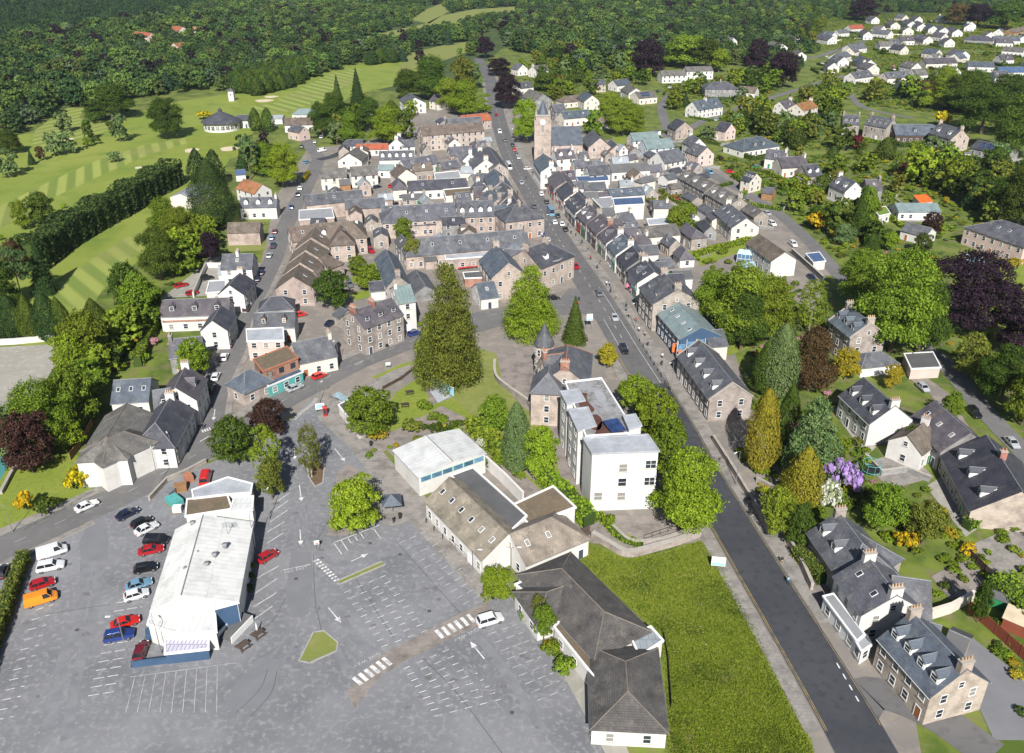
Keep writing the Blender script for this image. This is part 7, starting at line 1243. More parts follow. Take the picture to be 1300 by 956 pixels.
def wood(name, label, polys, kinds, dens, vmin=-22, excl=True, rb=11, rr=6.5, front=26, ta=0):
    pts = []; scs = []
    for poly in polys:
        W = [G(u, max(v, vmin)) for u, v in poly]; x0, x1 = min(p.x for p in W), max(p.x for p in W); y0, y1 = min(p.y for p in W), max(p.y for p in W); n = int((x1 - x0) * (y1 - y0) / dens)
        X = rng.uniform(x0, x1, n); Y = rng.uniform(y0, y1, n)
        for x, y in zip(X, Y):
            u, v = PX((x, y, 0))
            if u < -60 or u > 1370 or not inside((u, v), poly): continue
            if any(inside((u, v), m) for m in MEAD): continue
            if excl and y < 1200:
                d = np.hypot(BA[:, 0] - x, BA[:, 1] - y).min()
                if d < rb or np.hypot(RA[:, 0] - x, RA[:, 1] - y).min() < rr: continue
                if ta and (np.hypot(TA[:, 0] - x, TA[:, 1] - y) < TA[:, 2] * ta).any(): continue
                if any(inside((u + a, v + b_), m) for m in MEAD for a, b_ in ((0, -2),)): continue
                # leave the front of far houses open to view
                if ((np.abs(BA[:, 0] - x) < 8) & (BA[:, 1] - y > 0) & (BA[:, 1] - y < front)).any(): continue
            pts.append((x, y, 0)); scs.append(rng.uniform(.6, 1.1) + .55 * max(0, math.sin(x * .013 + 1.3 * math.sin(y * .009))) * rng.random())
    me = bpy.data.meshes.new(name); me.from_pydata(pts, [], []); at = me.attributes.new('sc', 'FLOAT', 'POINT'); at.data.foreach_set('value', np.array(scs, np.float32))
    o = link(name, me); tag(o, label, None, kind='stuff')
    ng = bpy.data.node_groups.new(name, 'GeometryNodeTree'); ng.interface.new_socket('Geometry', in_out='INPUT', socket_type='NodeSocketGeometry'); ng.interface.new_socket('Geometry', in_out='OUTPUT', socket_type='NodeSocketGeometry')
    N, L = ng.nodes, ng.links; gi, go = N.new('NodeGroupInput'), N.new('NodeGroupOutput'); ip = N.new('GeometryNodeInstanceOnPoints'); ci = N.new('GeometryNodeCollectionInfo'); ci.inputs[0].default_value = srcs(kinds); ci.inputs[1].default_value = True; ci.inputs[2].default_value = True; ci.transform_space = 'ORIGINAL'
    ri = N.new('FunctionNodeRandomValue'); ri.data_type = 'INT'; ri.inputs[4].default_value = 0; ri.inputs[5].default_value = len(kinds) - 1
    rr_ = N.new('FunctionNodeRandomValue'); rr_.data_type = 'FLOAT_VECTOR'; rr_.inputs[0].default_value = (0, 0, 0); rr_.inputs[1].default_value = (0, 0, 6.28)
    na = N.new('GeometryNodeInputNamedAttribute'); na.data_type = 'FLOAT'; na.inputs[0].default_value = 'sc'
    L.new(gi.outputs[0], ip.inputs['Points']); L.new(ci.outputs[0], ip.inputs['Instance']); ip.inputs['Pick Instance'].default_value = True
    for s in ri.outputs:
        if s.enabled: L.new(s, ip.inputs['Instance Index'])
    for s in rr_.outputs:
        if s.enabled: L.new(s, ip.inputs['Rotation'])
    L.new([s for s in na.outputs if s.enabled][0], ip.inputs['Scale']); L.new(ip.outputs[0], go.inputs[0])
    md = o.modifiers.new('wood', 'NODES'); md.node_group = ng; return len(pts)
B_ = lambda lm, R, h_, j=0: ('broad', j, lm, R, h_)
mixed = [B_('wood_mid', 6.5, 13, 0), B_('wood_mid', 7, 14, 1), B_('wood_dark', 7, 14, 2), B_('wood_dark', 7.5, 15, 3), B_('wood_mid', 6.5, 14, 2), B_('wood_olive', 6, 12, 1), B_('wood_dark', 6.5, 13, 2), B_('wood_grey', 6, 12, 3), B_('wood_dark', 7, 15, 1), ('spruce', 0, 'wood_spruce', 3.8, 18), ('pine', 0, 'wood_dark', 5, 17), B_('wood_mid', 7, 14, 3), B_('wood_light', 6, 12, 0), ('spruce', 0, 'wood_spruce', 4, 20), ('birch', 0, 'wood_mid', 5, 12), B_('wood_dark', 7.5, 15, 0), B_('leaf_purple', 5.5, 12, 1), B_('wood_light', 5.5, 11, 2)]
conif = [('spruce', 0, 'wood_spruce', 3.4, 19), ('spruce', 0, 'wood_spruce', 3.8, 21), ('pine', 0, 'wood_dark', 4.4, 19), ('pine', 1, 'wood_spruce', 4.4, 20), B_('wood_dark', 5.5, 15, 1), ('spruce', 0, 'wood_dark', 3.6, 18)]
n1 = wood('conifer_forest', 'dark distant conifer forest across the top left', [[(-80, -25), (330, -25), (300, 0), (240, 18), (150, 28), (90, 45), (40, 60), (0, 62), (-80, 80)]], conif, 48)
n2 = wood('mixed_woodland', 'mixed green woodland behind the golf course and the town', [[(-80, 78), (0, 62), (90, 45), (240, 16), (330, -25), (660, -25), (660, 20), (610, 45), (605, 70), (560, 78), (545, 92), (500, 80), (460, 62), (455, 82), (420, 92), (385, 104), (340, 122), (300, 116), (250, 116), (160, 128), (90, 140), (20, 170), (-80, 190)]], mixed, 88)
n3 = wood('hill_woodland', 'tall mixed wood above the church and the upper right estate', [[(660, -25), (1370, -25), (1370, 8), (1250, 18), (1100, 15), (1040, 30), (1000, 55), (1040, 66), (1010, 95), (940, 85), (905, 78), (840, 84), (800, 92), (745, 96), (715, 80), (690, 70), (650, 66), (640, 60), (630, 30)], [(1240, 0), (1370, 0), (1370, 22), (1250, 24)]], mixed + [('spruce', 0, 'leaf_spruce', 3.2, 18), ('pine', 0, 'leaf_pine', 5, 17)], 92)
n4 = wood('shelter_belt', 'dense conifer belt along the upper golf fairway', [[(300, 118), (298, 108), (340, 96), (395, 84), (400, 96), (370, 112), (330, 122)], [(467, 92), (468, 80), (500, 78), (501, 92)]], [('cypress', 0, 'leaf_cypress', 3.0, 13), ('cypress', 1, 'leaf_cypress', 3.2, 14), ('cypress', 0, 'leaf_spruce', 3, 13)], 16, excl=False)
TA = np.array(TREE_AT)
def S_(lm, R, h_, j=0): return ('shrub', j, lm, R, h_)
gk = [S_('leaf_mid', 1.6, 2.2, 0), S_('leaf_mid', 2.2, 3.2, 1), S_('leaf_dark', 2.0, 3.0, 2), S_('leaf_dark', 1.4, 2.0, 0), S_('leaf_olive', 1.5, 2.0, 1), S_('leaf_lime', 1.5, 2.0, 2), S_('leaf_lime', 1.1, 1.4, 0), S_('leaf_gold', 1.0, 1.2, 1), S_('leaf_lime', 1.8, 2.2, 1), S_('leaf_mid', 2.6, 4, 2), S_('leaf_grey', 1.4, 2, 1), S_('leaf_mid', 1.2, 1.4, 2), S_('leaf_dark', 1.6, 2.2, 1)]
n5 = wood('garden_greenery', 'mass of shrubs and small trees filling the gardens on the right', [[(905, 165), (960, 138), (1060, 108), (1062, 190), (985, 190), (960, 168), (925, 190)], [(900, 200), (985, 205), (1060, 195), (1245, 190), (1240, 225), (1200, 245), (1215, 300), (1190, 330), (1060, 330), (1020, 290), (985, 262)], [(1030, 108), (1060, 70), (1310, 66), (1310, 170), (1260, 165), (1200, 145), (1100, 135)], [(990, 20), (1310, 15), (1310, 64), (1060, 64), (1000, 60)], [(650, 90), (700, 70), (800, 75), (805, 125), (700, 132)], [(1200, 225), (1310, 200), (1310, 275), (1225, 300), (1195, 260)], [(840, 100), (860, 98), (905, 118), (1000, 100), (960, 135), (895, 148), (850, 138)]], gk, 9, rb=8, rr=4.5, front=14, ta=.6)
gk2 = gk[:8] + [S_('leaf_mid', 1.0, 1.3, 0), S_('leaf_lime', 1.2, 1.6, 1), S_('flower_pink', .7, .9, 2)]
n6 = wood('garden_greenery', 'thick shrubbery in the lower right gardens', [[(935, 590), (955, 500), (985, 485), (1058, 480), (1062, 540), (1095, 575), (1085, 600), (1040, 640), (1020, 700), (1000, 690)], [(1045, 640), (1110, 600), (1180, 625), (1215, 672), (1225, 700), (1185, 715), (1130, 690), (1080, 650)], [(890, 330), (1000, 340), (1030, 400), (1060, 420), (1020, 470), (960, 490), (930, 450), (940, 420), (900, 380)], [(1100, 320), (1240, 330), (1300, 380), (1300, 500), (1260, 490), (1190, 440), (1130, 405), (1080, 350)], [(1110, 575), (1100, 540), (1145, 560), (1180, 590)], [(1170, 725), (1240, 690), (1320, 660), (1340, 760), (1290, 780), (1240, 745), (1190, 770)], [(1235, 780), (1262, 790), (1330, 850), (1320, 950), (1280, 900)]], gk2, 9, rb=7.5, rr=4, front=9, ta=.5)
n7 = wood('bank_greenery', 'overgrown bank of bushes between the golf course and the left street', [[(20, 560), (60, 535), (120, 490), (150, 440), (175, 420), (205, 360), (240, 310), (262, 280), (270, 320), (240, 345), (205, 380), (202, 420), (170, 440), (140, 480), (132, 510), (95, 580), (40, 592)]], gk2[:6] + [B_('leaf_mid', 2.6, 4.5, 0), B_('leaf_lime', 2.6, 4.5, 2), B_('leaf_mid', 2.4, 4, 1)], 11, rb=8, rr=4, front=0, ta=.4)
n8 = wood('garden_greenery', 'shrubs round the small park in the centre', [[(440, 590), (480, 560), (530, 540), (560, 530), (600, 545), (640, 590), (690, 630), (720, 655), (745, 670), (735, 675), (680, 632), (640, 598), (590, 548)], [(675, 780), (690, 790), (722, 855), (716, 866), (690, 825)], [(520, 400), (600, 470), (560, 480), (530, 470)]], gk2, 9, rb=4, rr=4, front=0, ta=.4)
et = [B_('leaf_mid', 3.4, 6.5, 0), B_('leaf_dark', 3.8, 7.5, 1), B_('leaf_mid', 2.8, 5.5, 2), B_('leaf_dark', 3.0, 6.5, 3), B_('leaf_olive', 3.0, 6, 0), B_('leaf_lime', 3.0, 6, 2), ('spruce', 0, 'leaf_spruce', 2.2, 9), B_('leaf_grey', 2.6, 5, 1), ('cypress', 0, 'leaf_cypress', 1.6, 6.5)]
n9 = wood('garden_trees', 'small garden trees crowding between the upper right houses', [[(1030, 130), (1090, 110), (1310, 110), (1310, 150), (1200, 142), (1100, 136)], [(985, 15), (1030, 12), (1050, 35), (1030, 62), (1000, 62)], [(905, 165), (960, 138), (1060, 108), (1062, 190), (985, 190), (960, 168), (925, 190)], [(1060, 180), (1245, 190), (1300, 205), (1215, 245), (1215, 300), (1060, 320), (1030, 290), (1050, 220)], [(650, 88), (700, 70), (830, 75), (830, 110), (700, 132)], [(840, 95), (905, 118), (960, 100), (1000, 100), (960, 135), (900, 150), (850, 140)], [(1195, 225), (1310, 195), (1310, 270), (1225, 300)]], et, 260, rb=12, rr=6, front=45, ta=.7)
print('WOOD', n9, n1, n2, n3, n4, n5, n6, n7, n8)
# ------------------------------------------------------------------ vehicles
LS = (5, -11); MS = (-6, -10)
for a in [('suv', 'car_white', 64, 719, 10, -2, 'white car parked at the hedge side of the car park'), ('hatch', 'car_red', 54, 741, 10, -3, 'dark red car parked next to the orange van'), ('van', 'car_orange', 52, 761, 10, -3, 'bright orange camper van in the car park'), ('van', 'car_white', 66, 701, 10, -3, 'white van parked nearest the road at the hedge side'),
    ('saloon', 'car_navy', 162, 652, 10, -5, 'long navy car parked nearest the road by the hall'), ('hatch', 'car_black', 180, 663, 10, -5, 'black car parked between navy and white cars'), ('saloon', 'car_white', 186, 671, 10, -5, 'white saloon parked between two black cars'), ('suv', 'car_black', 198, 686, 10, 0, 'black car parked next to the dark red one by the hall'), ('saloon', 'car_red', 192, 698, 10, -2, 'dark red saloon parked by the white hall'), ('hatch', 'car_black', 185, 721, 10, -2, 'black car parked alone beside the white hall'), ('saloon', 'car_sky', 176, 742, 10, -3, 'blue-grey car parked beside a white hatchback'), ('hatch', 'car_white', 173, 755, 10, -3, 'white hatchback parked at the hall corner'), ('saloon', 'car_brightred', 159, 790, 10, -3, 'bright red car next to the blue estate car'), ('suv', 'car_blue', 151, 807, 10, -2, 'bright blue estate car in the car park'), ('hatch', 'car_maroon', 179, 826, 3, -8, 'dark red car in the shade of the blue lean-to'),
    ('saloon', 'car_white', 110, 642, 10, -4.5, 'white car driving on the road at left'), ('hatch', 'car_red', 340, 706, 10, -6, 'dark red car in the slanted bays right of the hall'), ('suv', 'car_white', 622, 787, 10, -3, 'white car stopped at the zebra crossing'), ('van', 'car_brightred', 261, 607, 2, -8, 'red pickup behind the yard building'), ('hatch', 'car_black', 2, 726, 3, -8, 'black car cut by the left edge beyond the hedge'),
    ('saloon', 'car_silver', 374, 492, 10, -4, 'silver car at the kerb before the brick shop'), ('hatch', 'car_brightred', 405, 477, 10, -4, 'bright red car on the road before the corner shops'), ('van', 'car_black', 496, 435, 10, -4, 'black van beside the granite corner block'), ('hatch', 'car_blue', 526, 423, 10, -3, 'blue car before the tall white house'),
    ('saloon', 'car_silver', 780, 403, 6, 10, 'silver car driving alone on the main street'), ('suv', 'car_black', 792, 444, 5, 9, 'black car in the lay-by on the main street'), ('hatch', 'car_black', 703, 378, 10, -1, 'black car at the junction under the fresh-green conifer'), ('suv', 'car_black', 1237, 524, 7, 7, 'black car parked on the back lane at right'),
    ('hatch', 'car_blue', 259, 511, *LS, 'blue car parked first on the narrow street'), ('suv', 'car_black', 267, 494, *LS, 'black car parked behind the blue one on the narrow street'), ('hatch', 'car_white', 274, 478, *LS, 'white car parked behind the black one on the narrow street'), ('hatch', 'car_white', 285, 453, *LS, 'white car parked by the round garden tree'), ('saloon', 'car_black', 292, 436, *LS, 'black car parked beside the white gabled cottage'), ('suv', 'car_silver', 297, 425, *LS, 'silver car parked beside the white gabled cottage'), ('suv', 'car_black', 313, 391, *LS, 'black car parked near the long dormered house'), ('van', 'car_silver', 319, 373, *LS, 'silver van parked mid narrow street'), ('hatch', 'car_navy', 327, 354, *LS, 'navy car, nearer of two by the courtyard house'), ('hatch', 'car_navy', 332, 346, *LS, 'navy car, farther of two by the courtyard house'), ('saloon', 'car_silver', 342, 324, *LS, 'silver car parked by the weedy plot'), ('suv', 'car_navy', 347, 312, *LS, 'dark blue car parked by the weedy plot'), ('hatch', 'car_sky', 345, 302, *LS, 'light blue car parked beside the brown garage'), ('hatch', 'car_maroon', 349, 294, *LS, 'maroon car parked beside the brown garage'), ('hatch', 'car_blue', 370, 263, *LS, 'blue car parked by the three-dormer cottage'), ('hatch', 'car_black', 378, 247, *LS, 'black car parked under the lime tree'), ('hatch', 'car_white', 381, 239, *LS, 'white car parked under the lime tree'),
    ('suv', 'car_black', 262, 353, 9, -2, 'black car in the walled courtyard'), ('hatch', 'car_brightred', 381, 399, 9, -2, 'red car beside the orange dormers'), ('hatch', 'car_sky', 389, 206, 9, -3, 'blue car parked at the golf lane corner'), ('hatch', 'car_black', 383, 186, 3, -6, 'black car at the top of the golf lane'), ('van', 'car_white', 409, 191, 9, -2, 'white van at the golf lane bend'), ('hatch', 'car_blue', 464, 206, 9, -2, 'blue car beside the cream gable'), ('hatch', 'car_navy', 479, 237, 9, -2, 'dark car before the right cream house'), ('hatch', 'car_silver', 469, 238, 9, -2, 'silver car before the right cream house'), ('hatch', 'car_brightred', 497, 236, 8, -4, 'red car in the yard by the brown gable'), ('hatch', 'car_black', 502, 259, 9, -3, 'black car beside the broad slate hall'), ('hatch', 'car_silver', 529, 336, 8, 1, 'dark grey car behind the narrow slate house'), ('suv', 'car_grey', 444, 361, 4, 8, 'grey car beside the courtyard tree'),
    ('bus', 'car_white', 646, 212, *MS, 'white bus on the left of the main street'), ('hatch', 'car_black', 651, 184, *MS, 'black car in the queue parked below the church trees'), ('hatch', 'car_brightred', 653, 190, *MS, 'red car parked in the queue below the church trees'), ('hatch', 'car_grey', 656, 196, *MS, 'dark grey car in the queue beside the church'), ('hatch', 'car_silver', 658, 200, *MS, 'silver car at the near end of the church queue'), ('van', 'car_white', 634, 167, *MS, 'white van at the far end of the main street'), ('hatch', 'car_white', 670, 214, 9, -1, 'white car pulling out below the church tower'), ('hatch', 'car_white', 687, 246, *MS, 'white car parked beside the purple-slated shop'), ('hatch', 'car_black', 694, 256, *MS, 'black car parked just beyond the lorry'), ('bus', 'car_sky', 699, 270, *MS, 'blue and white lorry parked on the right of the main street'), ('hatch', 'car_black', 708, 274, *MS, 'black car squeezed beside the lorry'), ('hatch', 'car_white', 704, 282, *MS, 'white car just behind the lorry'), ('hatch', 'car_white', 713, 284, *MS, 'white car parked at the kerb below the lorry'), ('hatch', 'car_black', 718, 291, *MS, 'black car parked last below the lorry'), ('hatch', 'car_blue', 689, 297, *MS, 'blue car by the corner hotel'), ('hatch', 'car_silver', 695, 304, *MS, 'silver car by the corner hotel'),
    ('suv', 'car_white', 980, 284, 9, 5, 'white car parked at the terrace end'), ('hatch', 'car_silver', 974, 271, 9, 5, 'silver car parked behind the terrace'), ('suv', 'car_white', 1007, 310, 8, 7, 'white car parked behind the brown-roofed white house'), ('hatch', 'car_brightred', 927, 218, 9, 1, 'red car on the garden drive'), ('van', 'car_sky', 901, 219, 8, 5, 'blue and white van on the terrace lane'), ('hatch', 'car_navy', 880, 206, 8, 4, 'dark blue car at the top of the terrace lane'), ('hatch', 'car_black', 867, 198, 8, 4, 'black car at the lane bend'), ('hatch', 'car_navy', 789, 191, 8, -2, 'dark blue car in the church car park'), ('hatch', 'car_silver', 793, 198, 8, 0, 'silver car in the church car park'), ('hatch', 'car_black', 770, 203, 8, -1, 'black car in the church car park'), ('van', 'car_white', 801, 205, 8, 1, 'white van in the church car park'), ('hatch', 'car_white', 753, 199, 8, 0, 'white car nearest the church gable'), ('van', 'car_silver', 818, 226, 9, 0, 'silver van behind the long white wall'), ('hatch', 'car_black', 843, 119, 5, -4, 'black car before the long apartments'), ('hatch', 'car_navy', 835, 116, 5, -4, 'dark car before the long apartments, farther left'), ('hatch', 'car_white', 851, 111, 5, -2, 'white car before the long apartments')]:
    car(*a)
rq = random.Random(8); cols = ['car_white', 'car_silver', 'car_black', 'car_grey', 'car_blue', 'car_navy', 'car_red', 'car_white', 'car_silver']
for u, v, du, dv, wh in ((760, 372, -6, -10, 'in the upper traffic lane of the main street'), (731, 338, 6, 10, 'coming down the main street by the hotel'), (678, 262, 6, 10, 'coming down the main street left lane'), (662, 232, 6, 10, 'following below the white bus'), (641, 178, -6, -10, 'far up the main street'), (630, 146, 6, 12, 'at the far end of the main street'), (736, 288, -6, -10, 'tight against the right-hand shops'), (420, 262, 9, -1, 'by the flat-roofed range'), (470, 268, 9, -1, 'before the white garage doors'), (455, 272, 9, -1, 'left of the white garage doors'), (524, 246, 9, -1, 'in the yard of the broad hall'), (556, 288, 9, 0, 'between the two long slate roofs'), (575, 287, 9, 0, 'beside the slate block with dormers'), (606, 284, 9, -1, 'behind the pink square block'), (838, 262, 8, 2, 'in the yard behind the storehouse'), (842, 238, 8, 3, 'in the yard left of the terrace'), (858, 252, 8, 3, 'behind the terrace gardens'), (895, 300, 8, 3, 'on the garden track'), (1030, 352, 6, 6, 'on the back lane below the blue garage'), (1172, 492, 7, 6, 'on the drive by the flat garage'), (1285, 562, 7, 7, 'parked farther down the right lane'), (1120, 182, 8, 1, 'before the second villa'), (1070, 112, 6, 6, 'on the lane above the villas'), (1050, 72, 8, -3, 'on the estate road'), (1090, 56, 8, -4, 'farther up the estate road'), (1130, 66, 8, 0, 'on an estate drive'), (1205, 82, 8, 0, 'before the long cream bungalow'), (1240, 92, 8, 0, 'below the blue-slated bungalow'), (980, 128, 8, -3, 'on the climbing lane'), (910, 152, 8, -4, 'at the foot of the climbing lane'), (560, 170, 8, 0, 'before the mill'), (585, 176, 8, 0, 'right along the mill wall'), (500, 222, 8, 0, 'in the cream gable yard'), (545, 212, 8, -2, 'behind the long low range'), (400, 180, 5, -6, 'in the golf car park'), (408, 174, 5, -6, 'right side of the golf car park'), (390, 170, 5, -6, 'left side of the golf car park'), (346, 160, 8, 0, 'beside the clubhouse'), (420, 410, 8, -5, 'in the lane behind the corner shops'), (405, 372, 3, 8, 'in the courtyard of the stepped row'), (470, 318, 6, 4, 'at the edge of the square'), (650, 345, 8, 0, 'behind the corner hotel'), (230, 362, 8, -2, 'left inside the walled courtyard'), (244, 372, 8, -2, 'nearest the wall in the courtyard')):
    cl = rq.choice(cols); car(rq.choice(['hatch', 'saloon', 'suv', 'hatch']), cl, u, v, du, dv, cl[4:].replace('sky', 'pale blue') + ' car ' + wh, False)
# ------------------------------------------------------------------ street furniture and small things
for a in [('tall lamp post leaning over the blue estate car', 166, 848, 10, -10, 0), ('lamp post by the garage door hall, near kerb', 202, 616, 8, -1, -4), ('lamp post across the road from the garage door hall', 222, 590, 7, -2, -3), ('lamp post beside the hall and the slanted bays', 324, 700, 8, 2, -4), ('lamp post between the slanted bays and the birch', 342, 660, 6, 2, -4), ('slim lamp post at the corner of the car park footway', 600, 728, 5, 4, 0), ('twin-headed lamp before the community centre', 649, 731, 6, 4, 0), ('lamp post on the pavement behind the roadside wall', 934, 616, 8, -4, 2), ('lamp post beside the arcade front', 852, 497, 8, -4, 2), ('lamp post outside the glazed lean-to shop', 1112, 806, 7, -5, 2), ('lamp post outside the dark-roofed shop', 806, 418, 8, -4, 2), ('lamp post in the right-hand shop row', 776, 368, 8, -4, 2), ('lamp post by the corner shops', 430, 462, 7, -3, 3), ('lamp post on the paved corner by the phone box', 406, 512, 5, 3, -2), ('lamp post in front of the corner hotel', 690, 300, 8, 3, 0), ('lamp post before the small hedge wall', 205, 830, 6, -2, -3), ('lamp post at the verge by the lawn', 16, 676, 6, -3, 0)]:
    lamp(*a, arms=2 if 'twin' in a[0] else 1)
def small(name, label, cat, u, v, rz, parts, z=0.05):
    t_ = thing(name, label, cat, G(u, v) + Vector((0, 0, z)), rz)
    for nm, fn in parts: b = MB(); fn(b); b.build(nm, t_)
    return t_
small('phone_box', 'red phone box on the corner beside a pale noticeboard', 'phone box', 413, 528, .3, [('cabinet', lambda b: (b.box(-.45, .45, -.45, .45, 0, 2.3, 'red_paint'), b.box(-.35, .35, -.47, .47, .5, 2.0, 'glass'), b.box(-.47, .47, -.35, .35, .5, 2.0, 'glass'))), ('roof', lambda b: b.hexa([(-.5, -.5, 2.3), (.5, -.5, 2.3), (.5, .5, 2.3), (-.5, .5, 2.3)], [(-.2, -.2, 2.6), (.2, -.2, 2.6), (.2, .2, 2.6), (-.2, .2, 2.6)], 'red_paint'))])
small('noticeboard', 'pale blue noticeboard on legs beside the phone box', 'noticeboard', 407, 524, .2, [('board', lambda b: b.box(-1, 1, -.06, .06, .9, 2.4, 'white')), ('poster', lambda b: b.box(-.8, .8, -.08, -.065, 1.1, 2.2, 'skyblue')), ('leg', lambda b: b.box(-.9, -.8, -.04, .04, 0, .9, 'green_paint')), ('leg', lambda b: b.box(.8, .9, -.04, .04, 0, .9, 'green_paint'))])
small('bus_shelter', 'glass-roofed bus shelter at the end of the white wall', 'bus shelter', 434, 516, -.75, [('roof', lambda b: (b.slab([(-2.2, -.9, 2.5), (2.2, -.9, 2.5), (2.2, .9, 2.7), (-2.2, .9, 2.7)], .06, 'paleglass'), [b.tube((-2.2 + 1.1 * k, -.9, 2.52), (-2.2 + 1.1 * k, .9, 2.72), .04, .04, 'grey_metal', 5) for k in range(5)])), ('back_panel', lambda b: b.box(-2.1, 2.1, .82, .86, .2, 2.4, 'paleglass'))] + [('post', (lambda x: lambda b: b.cyl(x, .84, 0, 2.6, .05, .05, 'grey_metal'))(x)) for x in (-2.1, 0, 2.1)])
flat('low white store with grey roof behind the bus shelter', [(430, 514), (441, 508), (470, 535), (455, 545)], 2.6, 'harl', 'felt', .08, name='store', cat='store', opts='nw')
small('canopy', 'small blue-grey pyramid canopy beside the paved island', 'canopy', 498, 650, .2, [('roof', lambda b: b.hexa([(-1.9, -1.9, 2.6), (1.9, -1.9, 2.6), (1.9, 1.9, 2.6), (-1.9, 1.9, 2.6)], [(-.05, -.05, 4.1), (.05, -.05, 4.1), (.05, .05, 4.1), (-.05, .05, 4.1)], 'slate_blue')), ('post', lambda b: b.cyl(0, 0, 0, 3, .15, .15, 'grey_metal'))])
small('litter_bin', 'black litter bin beside the pyramid canopy', 'bin', 508, 658, 0, [('drum', lambda b: b.cyl(0, 0, 0, 1.0, .3, .34, 'black_metal', 12)), ('lid', lambda b: b.cyl(0, 0, 1.0, 1.15, .36, .28, 'black_metal', 12))]); small('litter_bin', 'black litter bin by the yellow-green shrub', 'bin', 471, 566, 0, [('drum', lambda b: b.cyl(0, 0, 0, 1.0, .3, .34, 'black_metal', 12)), ('lid', lambda b: b.cyl(0, 0, 1.0, 1.15, .36, .28, 'black_metal', 12))]); small('litter_bin', 'black litter bin at the end of the car park footway', 'bin', 626, 760, 0, [('drum', lambda b: b.cyl(0, 0, 0, 1.0, .3, .34, 'black_metal', 12)), ('lid', lambda b: b.cyl(0, 0, 1.0, 1.15, .36, .28, 'black_metal', 12))])
def picnic(u, v, rz, lb):
    small('picnic_table', lb, 'picnic table', u, v, rz, [('table_top', lambda b: [b.box(-.95, .95, -.38 + .26 * k, -.15 + .26 * k, .72, .77, 'darktimber') for k in range(3)]), ('bench', lambda b: b.box(-.95, .95, -.95, -.68, .42, .47, 'darktimber')), ('bench', lambda b: b.box(-.95, .95, .68, .95, .42, .47, 'darktimber')), ('leg', lambda b: (b.tube((-.7, -.85, 0), (-.7, -.3, .72), .05, .05, 'darktimber'), b.tube((-.7, .85, 0), (-.7, .3, .72), .05, .05, 'darktimber'), b.box(-.74, -.66, -.9, .9, .36, .42, 'darktimber'))), ('leg', lambda b: (b.tube((.7, -.85, 0), (.7, -.3, .72), .05, .05, 'darktimber'), b.tube((.7, .85, 0), (.7, .3, .72), .05, .05, 'darktimber'), b.box(.66, .74, -.9, .9, .36, .42, 'darktimber')))])
picnic(328, 808, .9, 'picnic table beside the hall, farther one'); picnic(309, 823, .9, 'picnic table beside the hall, nearer one'); picnic(520, 500, .2, 'picnic table on the small lawn, farther one'); picnic(514, 516, .2, 'picnic table on the small lawn, nearer one')
small('parasol', 'closed white parasol standing by the farther picnic table', 'parasol', 327, 805, 0, [('pole', lambda b: b.cyl(0, 0, 0, 2.3, .03, .03, 'white')), ('cover', lambda b: b.cyl(0, 0, 1.0, 2.3, .16, .04, 'white', 8))])
def sign(lb, u, v, rz, w_, hh, z, mat, back='grey_metal', band=None):
    small('sign', lb, 'sign', u, v, rz, [('board', lambda b: (b.box(-w_/2, w_/2, -.05, .05, z, z + hh, mat), b.box(-w_/2 + .1, w_/2 - .1, -.07, -.055, z + .1, z + hh * .35, band) if band else None)), ('post', lambda b: b.box(-w_/2 + .1, -w_/2 + .18, -.04, .04, 0, z, back)), ('post', lambda b: b.box(w_/2 - .18, w_/2 - .1, -.04, .04, 0, z, back))])
sign('large pale board sign on the verge beside the dark road', 911, 722, -.15, 2.4, 1.9, .6, 'white', band='skyblue'); sign('white road sign board at the main street junction', 748, 418, .1, 1.7, 2.0, 2.6, 'white', band='skyblue'); sign('no entry style red and white board in the car park', 403, 698, .2, .9, .8, 1.2, 'white', band='red_paint'); sign('white park sign on the grass triangle', 493, 468, .3, 1.2, .9, .8, 'white', band='green_paint')
for k in range(9): small('bollard', 'black bollard along the arcade pavement', 'bollard', 812 + 4.6 * k, 434 + 7.6 * k, 0, [('post', lambda b: (b.cyl(0, 0, 0, .95, .09, .08, 'black_metal'), b.cyl(0, 0, .95, 1.08, .1, .03, 'black_metal')))], .15)
for k, (u, v) in enumerate(((541, 664), (551, 674), (562, 684))): small('bollard', 'black bollard on the footway before the community centre', 'bollard', u, v, 0, [('post', lambda b: (b.cyl(0, 0, 0, .95, .09, .08, 'black_metal'), b.cyl(0, 0, .95, 1.08, .1, .03, 'black_metal')))], .07)
def railing(lb, px, h_=1.1, mat='black_metal'):
    c = [G(*p) for p in px]; org = c[0].copy(); org.z = .06; t_ = thing('railing', lb, 'railing', org); b = MB(); p = MB()
    for i in range(len(c) - 1):
        a, e = c[i] - org, c[i + 1] - org; a.z = e.z = 0
        for z in (.35, h_): b.tube(a + Vector((0, 0, z)), e + Vector((0, 0, z)), .035, .035, mat, 5)
        n = max(1, int((e - a).length / 1.6))
        for k in range(n + 1): q = a + (e - a) * k / n; p.tube(q, q + Vector((0, 0, h_)), .035, .035, mat, 5)
    b.build('rails', t_); p.build('posts', t_)
railing('black rail along the community centre ramp', [(571, 690), (585, 703), (592, 712)]); railing('black railing at the top of the curved stone wall', [(818, 686), (848, 676), (888, 670)]); railing('rail along the verge beside the shrubby lawn', [(30, 674), (80, 648), (118, 625)], 1.0, 'grey_metal')
wallrun('curved stepped stone wall between the white flats and the field', [(752, 682), (772, 694), (797, 706), (830, 699), (862, 690), (888, 680)], 1.3, .8, 'granite', sm=True); wallrun('inner stone wall above the curved path', [(778, 672), (800, 690), (832, 690), (860, 682), (886, 670)], 1.0, .5, 'granite', sm=True)
